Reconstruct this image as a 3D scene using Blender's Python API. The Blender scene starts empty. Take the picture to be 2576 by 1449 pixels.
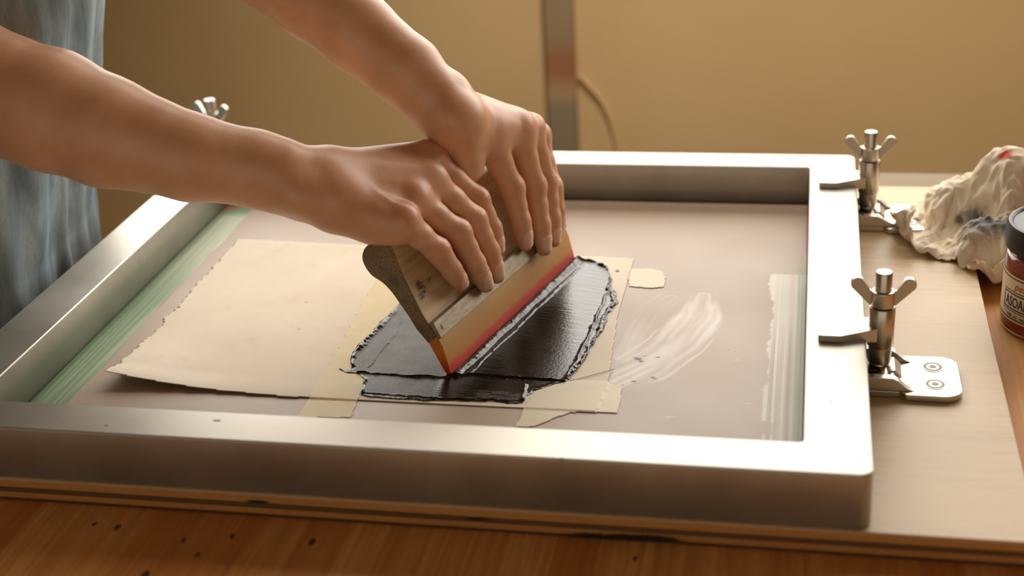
import bpy, bmesh, math, random
import numpy as np
from mathutils import Vector, Matrix
SC = bpy.context.scene
COL = SC.collection
rng = np.random.default_rng(7)

# ------------------------------------------------------------------ camera
CAM = np.array([-0.0454, -0.7415, 0.4592]); YAW, PIT, ROL, FPX = -0.2182, 0.4269, -0.0593, 3614.23
def cam_axes():
    cy, sy, cp, sp = math.cos(YAW), math.sin(YAW), math.cos(PIT), math.sin(PIT)
    f = np.array([sy*cp, cy*cp, -sp]); r0 = np.array([cy, -sy, 0.0]); u0 = np.cross(r0, f)
    c, s = math.cos(ROL), math.sin(ROL)
    return r0*c+u0*s, -r0*s+u0*c, f
RX, UX, FX = cam_axes()
def ray(px, py): return FX + RX*(px-1288)/FPX - UX*(py-724.5)/FPX
H = 0.0378                                   # height of the screen frame; its top is z = 0
def on(px, py, z=-H):                        # measured point on a horizontal plane
    d = ray(px, py); return CAM + d*((z-CAM[2])/d[2])
def onpl(px, py, p0, n):
    d = ray(px, py); return CAM + d*(((p0-CAM)@n)/(d@n))
def atd(px, py, depth): return CAM + ray(px, py)*depth
def nrm(v): v = np.asarray(v, float); return v/np.linalg.norm(v)

cd = bpy.data.cameras.new('camera'); co = bpy.data.objects.new('camera', cd); COL.objects.link(co)
M = Matrix(((RX[0], UX[0], -FX[0], CAM[0]), (RX[1], UX[1], -FX[1], CAM[1]), (RX[2], UX[2], -FX[2], CAM[2]), (0, 0, 0, 1)))
co.matrix_world = M
cd.sensor_width = 36; cd.lens = FPX/2576*36; cd.clip_start = 0.02; cd.clip_end = 50
cd.dof.use_dof = True; cd.dof.focus_distance = 1.085; cd.dof.aperture_fstop = 4.2
SC.camera = co
SC.view_settings.view_transform = 'Standard'; SC.view_settings.look = 'None'
SC.view_settings.gamma = 1; SC.view_settings.exposure = 0.0; SC.view_settings.use_curve_mapping = False

# ------------------------------------------------------------------ helpers
def smooth01(x): x = np.clip(x, 0, 1); return x*x*(3-2*x)
def _hash(ix, iy, iz, s):
    n = (ix.astype(np.int64)*374761393 + iy.astype(np.int64)*668265263 + iz.astype(np.int64)*2147483647 + s*974711) & 0xffffffff
    n = (n ^ (n >> 13))*1274126177 & 0xffffffff
    n = (n ^ (n >> 16))*2246822519 & 0xffffffff
    return ((n ^ (n >> 15)) & 0xffffff)/float(0xffffff)
def vnoise(p, s=0):                           # p (...,3) -> 0..1
    p = np.asarray(p, float); i = np.floor(p); f = p-i; f = f*f*(3-2*f); i = i.astype(np.int64)
    r = 0
    for a in (0, 1):
        for b in (0, 1):
            for c in (0, 1):
                w = (f[..., 0] if a else 1-f[..., 0])*(f[..., 1] if b else 1-f[..., 1])*(f[..., 2] if c else 1-f[..., 2])
                r = r + w*_hash(i[..., 0]+a, i[..., 1]+b, i[..., 2]+c, s)
    return r
def fbm(p, o=4, s=0):
    p = np.asarray(p, float); r = 0; a = 0.5; t = 0
    for k in range(o):
        r = r + a*vnoise(p*(2.03**k), s+k*17); t += a; a *= 0.5
    return r/t
def P3(x, y, z=0.0): return np.stack([x, y, np.zeros_like(x)+z], -1)

def tag(o, label=None, cat=None, group=None, kind=None):
    if label: o['label'] = label
    if cat: o['category'] = cat
    if group: o['group'] = group
    if kind: o['kind'] = kind
    return o
def empty(name, loc=(0, 0, 0), rz=0):
    o = bpy.data.objects.new(name, None); COL.objects.link(o); o.location = loc; o.rotation_euler = (0, 0, rz)
    o.empty_display_size = 0.02; return o
def mesh_obj(name, verts, faces, mat, parent=None, smooth=True, mats=None):
    me = bpy.data.meshes.new(name)
    verts = np.asarray(verts, float)
    if isinstance(faces, np.ndarray) and faces.ndim == 2:
        n, k = faces.shape
        me.vertices.add(len(verts)); me.vertices.foreach_set('co', verts.astype(np.float32).ravel())
        me.loops.add(n*k); me.loops.foreach_set('vertex_index', faces.astype(np.int32).ravel())
        me.polygons.add(n); me.polygons.foreach_set('loop_start', np.arange(0, n*k, k, dtype=np.int32))
        try: me.polygons.foreach_set('loop_total', np.full(n, k, dtype=np.int32))
        except Exception: pass
        me.update(calc_edges=True); me.validate()
    else:
        me.from_pydata([tuple(v) for v in verts], [], [tuple(int(i) for i in f) for f in faces]); me.update()
    me.materials.append(mat)
    o = bpy.data.objects.new(name, me); COL.objects.link(o)
    if parent is not None: o.parent = parent
    if smooth: me.polygons.foreach_set('use_smooth', [True]*len(me.polygons))
    return o
def bm_obj(name, bm, mat, parent=None, smooth=False, bevel=0, seg=2, recalc=True):
    if recalc: bmesh.ops.recalc_face_normals(bm, faces=bm.faces)
    me = bpy.data.meshes.new(name); bm.to_mesh(me); bm.free(); me.materials.append(mat)
    o = bpy.data.objects.new(name, me); COL.objects.link(o)
    if parent is not None: o.parent = parent
    if bevel:
        m = o.modifiers.new('bevel', 'BEVEL'); m.width = bevel; m.segments = seg; m.limit_method = 'ANGLE'; m.angle_limit = math.radians(35); m.harden_normals = True
        smooth = True
    if smooth:
        me.polygons.foreach_set('use_smooth', [True]*len(me.polygons))
        try: me.set_sharp_from_angle(angle=math.radians(38))
        except Exception: pass
    return o
def add_box(bm, a, b, mat=None):
    v = [bm.verts.new((x, y, z)) for x in (a[0], b[0]) for y in (a[1], b[1]) for z in (a[2], b[2])]
    for f in ((0, 1, 3, 2), (4, 6, 7, 5), (0, 4, 5, 1), (2, 3, 7, 6), (0, 2, 6, 4), (1, 5, 7, 3)): bm.faces.new([v[i] for i in f])
    if mat is not None:
        for q in v: q.co = mat @ q.co
    return v
def add_lathe(bm, prof, n=40, c=(0, 0), mat=None, closed=False):
    rings = []; allv = []
    for r, z in prof:
        if r < 1e-7: ring = [bm.verts.new((c[0], c[1], z))]
        else: ring = [bm.verts.new((c[0]+r*math.cos(2*math.pi*i/n), c[1]+r*math.sin(2*math.pi*i/n), z)) for i in range(n)]
        rings.append(ring); allv += ring
    pr = list(zip(rings, rings[1:])) + ([(rings[-1], rings[0])] if closed else [])
    for a, b in pr:
        for i in range(n):
            j = (i+1) % n
            if len(a) == 1 and len(b) == 1: continue
            if len(a) == 1: bm.faces.new((a[0], b[j], b[i]))
            elif len(b) == 1: bm.faces.new((a[i], a[j], b[0]))
            else: bm.faces.new((a[i], a[j], b[j], b[i]))
    if mat is not None:
        for q in allv: q.co = mat @ q.co
    return allv
def add_prism(bm, poly, z0, z1, mat=None):
    a = [bm.verts.new((x, y, z0)) for x, y in poly]; b = [bm.verts.new((x, y, z1)) for x, y in poly]
    n = len(poly)
    bm.faces.new(a[::-1]); bm.faces.new(b)
    for i in range(n): bm.faces.new((a[i], a[(i+1) % n], b[(i+1) % n], b[i]))
    if mat is not None:
        for q in a+b: q.co = mat @ q.co
    return a+b
def rrect(x0, y0, x1, y1, r, n=6):
    if not isinstance(r, (tuple, list)): r = (r,)*4
    p = []
    for k, (cx, cy, a0) in enumerate(((x0, y0, 180), (x1, y0, 270), (x1, y1, 0), (x0, y1, 90))):
        rr = r[k]; cx += rr if k in (0, 3) else -rr; cy += rr if k in (0, 1) else -rr
        for i in range(n+1):
            a = math.radians(a0+90*i/n); p.append((cx+rr*math.cos(a), cy+rr*math.sin(a)))
    return p
def catmull(pts, n=8, closed=True):
    pts = [np.array(p, float) for p in pts]; out = []; m = len(pts)
    for i in range(m if closed else m-1):
        g = (lambda k: pts[k % m]) if closed else (lambda k: pts[min(max(k, 0), m-1)])
        p0, p1, p2, p3 = g(i-1), g(i), g(i+1), g(i+2)
        for j in range(n):
            t = j/n
            out.append(.5*((2*p1)+(-p0+p2)*t+(2*p0-5*p1+4*p2-p3)*t*t+(-p0+3*p1-3*p2+p3)*t**3))
    if not closed: out.append(pts[-1])
    return out
def inpoly(X, Y, poly):
    r = np.zeros(X.shape, bool); n = len(poly)
    for i in range(n):
        x0, y0 = poly[i][:2]; x1, y1 = poly[(i+1) % n][:2]
        c = ((y0 > Y) != (y1 > Y)) & (X < (x1-x0)*(Y-y0)/((y1-y0) if y1 != y0 else 1e-12)+x0)
        r ^= c
    return r
def dline(X, Y, pl, closed=False):            # distance to polyline and arc parameter
    best = np.full(X.shape, 9.0); arc = np.zeros(X.shape); L = 0
    m = len(pl)
    for i in range(m if closed else m-1):
        a = np.array(pl[i][:2]); b = np.array(pl[(i+1) % m][:2]); e = b-a; l2 = e@e+1e-18
        t = np.clip(((X-a[0])*e[0]+(Y-a[1])*e[1])/l2, 0, 1)
        d = np.hypot(X-a[0]-t*e[0], Y-a[1]-t*e[1]); k = d < best
        best = np.where(k, d, best); arc = np.where(k, L+t*math.sqrt(l2), arc); L += math.sqrt(l2)
    return best, arc
def set_attr(o, name, arr):                    # per vertex colour attribute (RGBA)
    a = o.data.color_attributes.new(name, 'FLOAT_COLOR', 'POINT')
    arr = np.asarray(arr, np.float32)
    if arr.shape[1] == 3: arr = np.concatenate([arr, np.ones((len(arr), 1), np.float32)], 1)
    a.data.foreach_set('color', arr.ravel())

# ------------------------------------------------------------------ materials
def srgb(r, g, b):
    f = lambda c: (c/255/12.92 if c/255 <= .04045 else ((c/255+.055)/1.055)**2.4)
    return (f(r), f(g), f(b), 1)
class Mat:
    def __init__(s, name, base=(.5, .5, .5, 1), rough=.5, metal=0, spec=.5, **kw):
        s.m = bpy.data.materials.new(name); s.m.use_nodes = True; s.nt = s.m.node_tree; s.b = s.nt.nodes['Principled BSDF']
        s.b.inputs['Base Color'].default_value = base; s.b.inputs['Roughness'].default_value = rough
        s.b.inputs['Metallic'].default_value = metal; s.b.inputs['Specular IOR Level'].default_value = spec
        for k, v in kw.items(): s.b.inputs[k.replace('_', ' ')].default_value = v
    def n(s, t, **kw):
        x = s.nt.nodes.new(t)
        for k, v in kw.items():
            if k.startswith('i_'):
                key = k[2:].replace('_', ' ')
                x.inputs[key].default_value = v
            else: setattr(x, k, v)
        return x
    def l(s, a, b): s.nt.links.new(a, b)
    def coord(s, kind='Object', scale=(1, 1, 1), loc=(0, 0, 0), rot=(0, 0, 0)):
        t = s.n('ShaderNodeTexCoord'); m = s.n('ShaderNodeMapping'); s.l(t.outputs[kind], m.inputs[0])
        m.inputs['Scale'].default_value = scale; m.inputs['Location'].default_value = loc; m.inputs['Rotation'].default_value = rot
        return m.outputs[0]
    def noise(s, co, scale=5, detail=4, rough=.5, dist=0):
        x = s.n('ShaderNodeTexNoise'); s.l(co, x.inputs['Vector'])
        x.inputs['Scale'].default_value = scale; x.inputs['Detail'].default_value = detail; x.inputs['Roughness'].default_value = rough; x.inputs['Distortion'].default_value = dist
        return x.outputs['Fac']
    def ramp(s, fac, stops, interp='LINEAR'):
        x = s.n('ShaderNodeValToRGB'); s.l(fac, x.inputs[0]); e = x.color_ramp; e.interpolation = interp
        while len(e.elements) > 1: e.elements.remove(e.elements[0])
        e.elements[0].position = stops[0][0]; e.elements[0].color = stops[0][1]
        for p, c in stops[1:]: q = e.elements.new(p); q.color = c
        return x.outputs[0]
    def mix(s, fac, a, b, mode='MIX'):
        x = s.n('ShaderNodeMix', data_type='RGBA', blend_type=mode)
        for sock, v in ((x.inputs[0], fac), (x.inputs[6], a), (x.inputs[7], b)):
            if hasattr(v, 'links') or hasattr(v, 'is_linked'): s.l(v, sock)
            else: sock.default_value = v
        return x.outputs[2]
    def math(s, op, a, b=0.0, clamp=False):
        x = s.n('ShaderNodeMath', operation=op, use_clamp=clamp)
        for sock, v in ((x.inputs[0], a), (x.inputs[1], b)):
            if hasattr(v, 'is_linked'): s.l(v, sock)
            else: sock.default_value = v
        return x.outputs[0]
    def attr(s, name, ch=None):
        x = s.n('ShaderNodeAttribute', attribute_name=name)
        if ch is None: return x.outputs['Color']
        p = s.n('ShaderNodeSeparateColor'); s.l(x.outputs['Color'], p.inputs[0]); return p.outputs[ch]
    def xyz(s, co, i):
        p = s.n('ShaderNodeSeparateXYZ'); s.l(co, p.inputs[0]); return p.outputs[i]
    def color(s, c): s.l(c, s.b.inputs['Base Color'])
    def rough(s, c): s.l(c, s.b.inputs['Roughness'])
    def bump(s, h, strength=.3, dist=.001):
        x = s.n('ShaderNodeBump'); x.inputs['Strength'].default_value = strength; x.inputs['Distance'].default_value = dist
        s.l(h, x.inputs['Height']); s.l(x.outputs[0], s.b.inputs['Normal']); return x
    def spot(s, co, c, r, soft=.3, stretch=(1, 1, 1)):  # 1 inside a small blot, wobbly edge
        v = s.n('ShaderNodeVectorMath', operation='SUBTRACT'); s.l(co, v.inputs[0]); v.inputs[1].default_value = c
        w = s.n('ShaderNodeVectorMath', operation='MULTIPLY'); s.l(v.outputs[0], w.inputs[0]); w.inputs[1].default_value = stretch
        l = s.n('ShaderNodeVectorMath', operation='LENGTH'); s.l(w.outputs[0], l.inputs[0])
        nz = s.noise(co, 400, 2, .5); d = s.math('ADD', l.outputs['Value'], s.math('MULTIPLY', s.math('SUBTRACT', nz, .5), r*.8))
        q = s.n('ShaderNodeMapRange', interpolation_type='SMOOTHSTEP'); s.l(d, q.inputs[0])
        q.inputs[1].default_value = r*(1-soft); q.inputs[2].default_value = r*(1+soft); q.inputs[3].default_value = 1; q.inputs[4].default_value = 0
        return q.outputs[0]

# aluminium
alu = Mat('aluminium', srgb(206, 202, 194), .34, 1.0)
c = alu.coord(); n1 = alu.noise(c, 9, 5, .6); n2 = alu.noise(alu.coord(scale=(6, 60, 60)), 6, 4, .6)
colr = alu.ramp(n1, [(.3, srgb(172, 167, 157)), (.55, srgb(190, 186, 176)), (.75, srgb(200, 196, 186))])
sp = None
for x, y, r in ((545, 1058, .0016), (268, 1071, .001), (1413, 1153, .0011), (1760, 1163, .0008), (2090, 1010, .0009)):
    p = on(x, y, 0.0); q = alu.spot(c, tuple(p), r, stretch=(.6, 1.3, 1)); sp = q if sp is None else alu.math('MAXIMUM', sp, q)
colr = alu.mix(sp, colr, srgb(60, 48, 40)); alu.color(colr)
alu.l(alu.math('SUBTRACT', .76, alu.math('MULTIPLY', sp, .7)), alu.b.inputs['Metallic'])
alu.rough(alu.math('ADD', alu.math('MULTIPLY', n1, .20), .36)); alu.bump(n2, .08, .0006)
ALU = alu.m
st = Mat('steel', srgb(196, 186, 172), .26, 1.0); n1 = st.noise(st.coord(scale=(1, 1, 1)), 220, 4, .6)
st.rough(st.math('ADD', st.math('MULTIPLY', n1, .06), .27)); STEEL = st.m
sd = Mat('dark_steel', srgb(84, 76, 66), .4, .9); DSTEEL = sd.m

# pale plywood, darker layered edge
pw = Mat('plywood', rough=.42); c = pw.coord()
g = pw.noise(pw.coord(scale=(2.2, 26, 26)), 3.2, 6, .62, .8); g2 = pw.noise(pw.coord(scale=(5, 150, 150)), 3, 3, .6)
top = pw.ramp(g, [(.3, srgb(186, 156, 114)), (.5, srgb(206, 180, 140)), (.7, srgb(216, 192, 155))])
top = pw.mix(pw.math('MULTIPLY', g2, .25), top, srgb(170, 136, 92))
z = pw.xyz(c, 2)
lay = pw.ramp(pw.math('MULTIPLY', pw.math('ADD', z, .0554), 1/.0176), [(0, srgb(124, 80, 38)), (.12, srgb(70, 44, 22)), (.16, srgb(206, 146, 78)), (.36, srgb(212, 152, 84)), (.42, srgb(84, 56, 30)), (.5, srgb(136, 102, 62)), (.58, srgb(70, 46, 24)), (.64, srgb(216, 158, 88)), (.86, srgb(212, 156, 88)), (.93, srgb(224, 184, 128)), (1, srgb(206, 176, 130))])
en = pw.noise(pw.coord(scale=(3, 3, 90)), 6, 5, .65)
lay = pw.mix(pw.math('MULTIPLY', en, .5), lay, srgb(96, 62, 32), 'MULTIPLY')
void = None
for a, b in ((1580, 1352), (1500, 1350), (1640, 1354), (650, 1262), (1200, 1305)):
    p = onpl(a, b, np.array([0, -.0025, 0]), np.array([0, 1., 0])); q = pw.spot(c, tuple(p), .0045 if a > 1400 else .002, stretch=(.25, 1, 1.8)); void = q if void is None else pw.math('MAXIMUM', void, q)
lay = pw.mix(void, lay, srgb(30, 24, 16))
nz = pw.n('ShaderNodeNewGeometry'); fz = pw.math('GREATER_THAN', pw.xyz(nz.outputs['Normal'], 2), .6)
pw.color(pw.mix(fz, lay, top)); pw.rough(pw.math('ADD', .34, pw.math('MULTIPLY', g, .2))); pw.bump(g2, .12, .0006); PLY = pw.m

# orange brown table with staves running away from the camera
tb = Mat('table_wood', rough=.38, spec=.32); c = tb.coord()
x = tb.xyz(c, 0); brick = tb.n('ShaderNodeTexBrick'); tb.l(tb.coord(rot=(0, 0, math.pi/2), loc=(.013, .0, 0)), brick.inputs['Vector'])
brick.inputs['Scale'].default_value = 1; brick.inputs['Brick Width'].default_value = .62; brick.inputs['Row Height'].default_value = .027; brick.inputs['Mortar Size'].default_value = .0004
brick.inputs['Color1'].default_value = (0, 0, 0, 1); brick.inputs['Color2'].default_value = (1, 1, 1, 1); brick.inputs['Mortar'].default_value = (.2, .2, .2, 1); brick.offset = .37
g = tb.noise(tb.coord(scale=(60, 2.2, 40)), 2.4, 6, .62, .6); g2 = tb.noise(tb.coord(scale=(9, .8, 9)), 3, 3, .5)
base = tb.ramp(brick.outputs[0], [(0, srgb(206, 136, 66)), (.5, srgb(226, 158, 84)), (1, srgb(238, 182, 108))])
base = tb.mix(tb.ramp(g, [(.35, (0, 0, 0, 1)), (.75, (1, 1, 1, 1))]), base, srgb(178, 110, 52))
base = tb.mix(tb.ramp(g2, [(.45, (0, 0, 0, 1)), (.75, (.7, .7, .7, 1))]), base, srgb(222, 166, 98))
sp = None
for a, b, r in ((295, 1327, .0022), (585, 1348, .0017), (785, 1363, .0023), (462, 1359, .0016), (497, 1395, .0017), (365, 1447, .003), (238, 1318, .0016), (1598, 1405, .0016), (2535, 1405, .002)):
    p = on(a, b, -.0554); q = tb.spot(c, tuple(p), r, stretch=(1.1, .6, 1)); sp = q if sp is None else tb.math('MAXIMUM', sp, q)
tb.color(tb.mix(tb.math('MULTIPLY', sp, .9), base, srgb(40, 28, 18))); tb.rough(tb.math('ADD', .42, tb.math('MULTIPLY', g, .2))); tb.bump(g, .15, .0005); TABLE = tb.m

# ------------------------------------------------------------------ room
wl = Mat('tan_wall', srgb(206, 166, 108), .85); n1 = wl.noise(wl.coord(), 3.0, 4, .5)
wl.color(wl.ramp(n1, [(.3, srgb(218, 186, 134)), (.7, srgb(228, 198, 148))])); wl.bump(wl.noise(wl.coord(), 90, 3, .5), .1, .001); WALL = wl.m
fl = Mat('floor_concrete', srgb(150, 120, 84), .6); fl.color(fl.ramp(fl.noise(fl.coord(), 4, 5, .6), [(.3, srgb(88, 70, 50)), (.7, srgb(104, 84, 60))])); FLOOR = fl.m
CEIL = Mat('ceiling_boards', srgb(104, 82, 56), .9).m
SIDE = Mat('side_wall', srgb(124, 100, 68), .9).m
wf = Mat('window_paint', srgb(214, 204, 186), .5); WPAINT = wf.m
YW = 1.32; FZ = -.94; CZ = 1.75; XL, XR = -2.2, 2.2
WX0, WX1, WZ0, WZ1 = -1.55, 1.75, .17, 1.45
def struct(name, bm, m, **k): o = bm_obj(name, bm, m, **k); o['kind'] = 'structure'; return o
bm = bmesh.new(); add_box(bm, (XL-.1, -3.2, FZ-.1), (XR+.1, YW+.12, FZ)); struct('floor', bm, FLOOR)
bm = bmesh.new()
for a, b in (((XL, WZ0), (0, 0)),): pass
add_box(bm, (XL, YW, FZ), (XR, YW+.12, WZ0)); add_box(bm, (XL, YW, WZ1), (XR, YW+.12, CZ)); add_box(bm, (XL, YW, WZ0), (WX0, YW+.12, WZ1)); add_box(bm, (WX1, YW, WZ0), (XR, YW+.12, WZ1))
struct('wall_back', bm, WALL)
bm = bmesh.new(); add_box(bm, (XL-.1, -3.2, FZ), (XL, YW, CZ)); struct('wall_left', bm, SIDE)
bm = bmesh.new(); add_box(bm, (XR, -3.2, FZ), (XR+.1, YW, CZ)); struct('wall_right', bm, SIDE)
bm = bmesh.new(); add_box(bm, (XL-.1, -3.2, CZ), (XR+.1, YW+.12, CZ+.1)); struct('ceiling', bm, CEIL)
bm = bmesh.new(); add_box(bm, (XL, YW-.014, FZ), (XR, YW, FZ+.09)); struct('baseboard_back', bm, WPAINT)
bm = bmesh.new(); t = .035
add_box(bm, (WX0, YW+.03, WZ0), (WX0+t, YW+.09, WZ1)); add_box(bm, (WX1-t, YW+.03, WZ0), (WX1, YW+.09, WZ1))
add_box(bm, (WX0+t, YW+.03, WZ0), (WX1-t, YW+.09, WZ0+t)); add_box(bm, (WX0+t, YW+.03, WZ1-t), (WX1-t, YW+.09, WZ1))
struct('window_1', bm, WPAINT, bevel=.003)
L = bpy.data.lights.new('window_daylight', 'AREA'); L.shape = 'RECTANGLE'; L.size = WX1-WX0-.08; L.size_y = WZ1-WZ0-.08
L.color = (1.0, .95, .88); L.energy = 61
lo = bpy.data.objects.new('window_daylight', L); COL.objects.link(lo); lo.location = ((WX0+WX1)/2, YW+.10, (WZ0+WZ1)/2); lo.rotation_euler = (-math.pi/2, 0, 0)
W = bpy.data.worlds.new('world'); SC.world = W; W.use_nodes = True; bg = W.node_tree.nodes['Background']
bg.inputs[0].default_value = (1.0, .87, .70, 1); bg.inputs[1].default_value = .78

SL = bpy.data.lights.new('added_wall_spot', 'SPOT'); SL.energy = 138; SL.color = (1, .90, .74); SL.spot_size = math.radians(62); SL.spot_blend = 1.0; SL.shadow_soft_size = .05  # added spot lamp that brightens the back wall, not a known room light
so_ = bpy.data.objects.new('added_wall_spot', SL); COL.objects.link(so_); so_.location = (-.15, .62, 1.62)
so_.rotation_euler = (Vector((-.15, 1.32, -.25))-Vector((-.15, .62, 1.62))).to_track_quat('-Z', 'Y').to_euler()
bm = bmesh.new(); add_lathe(bm, [(0, 1.75), (.012, 1.75), (.012, 1.71), (.045, 1.70), (.055, 1.60), (.050, 1.60), (.040, 1.69), (0, 1.695)], 32, (-.15, .62)); struct('added_spot_housing', bm, WPAINT, smooth=True)  # invented out-of-view lamp housing to go with the added wall spot

# paint-stained vertical batten on the wall
bt = Mat('stained_batten', rough=.7); c = bt.coord(); z = bt.xyz(c, 2)
zt = lambda py: onpl(1410, py, np.array([0, YW-.02, 0]), np.array([0, 1., 0]))[2]
z0, z1 = zt(380), zt(-60)
rr = lambda py: (zt(py)-z0)/(z1-z0)
nz1 = bt.noise(bt.coord(scale=(3, 3, 1)), 14, 3, .5)
zz = bt.math('ADD', bt.math('MULTIPLY', bt.math('SUBTRACT', z, z0), 1/(z1-z0)), bt.math('MULTIPLY', bt.math('SUBTRACT', nz1, .5), .12))
bt.color(bt.ramp(zz, [(0, srgb(148, 136, 108)), (rr(270), srgb(150, 138, 112)), (rr(240), srgb(186, 154, 116)), (rr(215), srgb(180, 142, 104)), (rr(190), srgb(168, 116, 80)), (rr(150), srgb(166, 116, 82)), (rr(100), srgb(164, 138, 106)), (1, srgb(168, 146, 114))]))
BATT = bt.m
a = onpl(1374, 200, np.array([0, YW-.02, 0]), np.array([0, 1., 0])); b = onpl(1446, 200, np.array([0, YW-.02, 0]), np.array([0, 1., 0]))
bm = bmesh.new(); add_box(bm, (a[0], YW-.02, FZ+.09), (b[0], YW, WZ0-.02)); o = struct('trim_1', bm, BATT, bevel=.003)
bm = bmesh.new(); add_box(bm, (WX0-.06, YW-.05, WZ0-.03), (WX1+.06, YW+.03, WZ0)); struct('trim_2', bm, WPAINT, bevel=.004)

# ------------------------------------------------------------------ table and board
t = empty('work_table', (-.1, .1, FZ)); tag(t, 'orange-brown stave-topped wooden work table under the plywood printing board', 'table')
inv = -Vector((-.1, .1, FZ))
bm = bmesh.new(); add_box(bm, (-.6565, -.42, -.0954), (.62, .589, -.0554)); bmesh.ops.translate(bm, verts=bm.verts, vec=inv); tt = bm_obj('tabletop', bm, TABLE, t, bevel=.002)
tt.data.transform(Matrix.Translation(-inv)); tt.location = inv
bm = bmesh.new(); add_box(bm, (-.6565, .5895, -.0950), (.62, .669, -.0556)); br_ = bm_obj('back_rail', bm, Mat('back_rail_wood', srgb(124, 108, 82), .7).m, t, bevel=.002); br_.location = inv; br_['label'] = 'grey-brown back rail'
for x, y in ((-.60, -.36), (.56, -.36), (-.60, .53), (.56, .53)):
    bm = bmesh.new(); add_box(bm, (x-.03, y-.03, FZ), (x+.03, y+.03, -.0954)); lg = bm_obj('leg', bm, TABLE, t, bevel=.003); lg.location = inv
bm = bmesh.new(); add_box(bm, (-.645, -.0025, -.0554), (.0956, .5816, -H)); o = bm_obj('plywood_board', bm, PLY, bevel=.0007); tag(o, 'pale plywood base board with layered brown edge, under the metal screen frame', 'board')

# ------------------------------------------------------------------ screen frame
FW, FD, MY, MX = .6414, .5624, .0352, .0409
scr = empty('printing_screen', (-FW/2, FD/2, -H)); tag(scr, 'aluminium screen printing frame with taupe mesh lying on the plywood board', 'screen frame')
so = -Vector((-FW/2, FD/2, -H))
bm = bmesh.new(); z0 = -H+.0002; N = 7
def loop(x0, y0, x1, y1, r, z): return [bm.verts.new((p[0], p[1], z)) for p in rrect(x0, y0, x1, y1, r, N)]
def off(o_, i_, z, out=True):
    if out: return loop(-FW+o_, o_, -o_, FD-o_, max(.0085-o_, .002), z)
    return loop(-FW+MX-i_, MY-i_, -MX+i_, FD-MY+i_, max(.003+i_, .001), z)
Ls = [off(0, 0, z0), off(0, 0, -.0014), off(.00035, 0, -.0005), off(.0012, 0, 0), off(0, .0012, 0, False), off(0, .00035, -.0005, False), off(0, 0, -.0014, False), off(0, 0, z0, False)]
for a, b in list(zip(Ls, Ls[1:]))+[(Ls[-1], Ls[0])]:
    for i in range(len(a)): j = (i+1) % len(a); bm.faces.new((a[i], a[j], b[j], b[i]))
fr = bm_obj('frame', bm, ALU, scr, smooth=True); fr.location = so
wn = fr.modifiers.new('wn', 'WEIGHTED_NORMAL'); wn.weight = 100; wn.keep_sharp = False; wn.mode = 'FACE_AREA'

# screen mesh with stencil tape, green filler and white haze
mx0, mx1, my0, my1 = -FW+MX, -MX, MY, FD-MY
st_ = .0011
gx = np.arange(mx0, mx1+st_*.5, st_); gx[-1] = mx1; gy = np.arange(my0, my1+st_*.5, st_); gy[-1] = my1
X, Y = np.meshgrid(gx, gy, indexing='ij')
def lin(r, g, b): return np.array(srgb(r, g, b)[:3])
colA = np.zeros(X.shape+(3,)); colA[:] = lin(178, 160, 143)
colA *= (0.94+.12*fbm(P3(X*14, Y*14), 4, 3))[..., None]
def blend(m, c): 
    global colA
    colA = colA*(1-m[..., None])+np.asarray(c)*m[..., None]
# left green strip, lighter streak lines along Y
gxl = on(90, 1010)[0]; gxr = on(165, 1017)[0]+.0005*0
edge = gxr+.0015*(fbm(P3(X*0, Y*40), 3, 5)-.5)*2 + .002
m = smooth01((edge-X)/.0012)
streak = fbm(P3(X*900, Y*5), 3, 11); far = smooth01((Y-.26)/.14)
gc = lin(132, 158, 128)*(1-far[..., None])+lin(186, 196, 172)*far[..., None]
gc = gc*(1-.5*(streak[..., None]-.3))+lin(190, 196, 170)*(.35*smooth01((streak-.55)/.15))[..., None]
gc = gc*(1-smooth01((Y-.46)/.02)[..., None]) + lin(120, 150, 120)*smooth01((Y-.46)/.02)[..., None]
colA = colA*(1-m[..., None])+gc*m[..., None]
blend(smooth01((gxl+.0035-X)/.002)*.6, lin(96, 128, 96))
blend(smooth01((.012-np.hypot((X-gxl)*.8, (Y-(.49)))) / .006)*.7, lin(178, 96, 76))
# right white brushed strip with fine ruled lines and green edge
xs0, xs1 = on(1914, 1090)[0], on(2030, 1090)[0]
yb = on(1960, 690)[1]
le = xs0+.010*(fbm(P3(X*0, Y*26), 4, 21)-.5)+.004*(fbm(P3(X*0, Y*170), 3, 23)-.5) + .006*smooth01((.22-Y)/.1)*(vnoise(P3(X*0, Y*60), 9) > .55)
m = smooth01((X-le)/.0007)*smooth01((yb-Y)/.004)
lines = fbm(P3(X*420, Y*2.5), 2, 31)
den = .50+.42*smooth01((Y-.17)/.08)
lm = np.clip(den+(lines-.5)*1.6*(1-.75*smooth01((Y-.24)/.06)), 0, 1)
blend(m*lm, lin(226, 221, 208)); STRIP = m.copy()
ge = xs1-.0100
m = smooth01((X-ge)/.001)*smooth01((yb+.03-Y)/.04); blend(m*(.35+.5*lines), lin(150, 172, 138))
for dx in (.0018, .0042, .0066):
    blend(smooth01((.0007-abs(X-ge-dx))/.0005)*.55*smooth01((yb-Y)/.06), lin(98, 122, 92))
# haze smear, brushed along an arc
cx, cy = on(1500, 700)[:2]
sx = [on(a, b)[:2] for a, b in ((1535, 965), (1620, 925), (1700, 870), (1760, 800), (1770, 745))]
d1, arc = dline(X, Y, sx)
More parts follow.
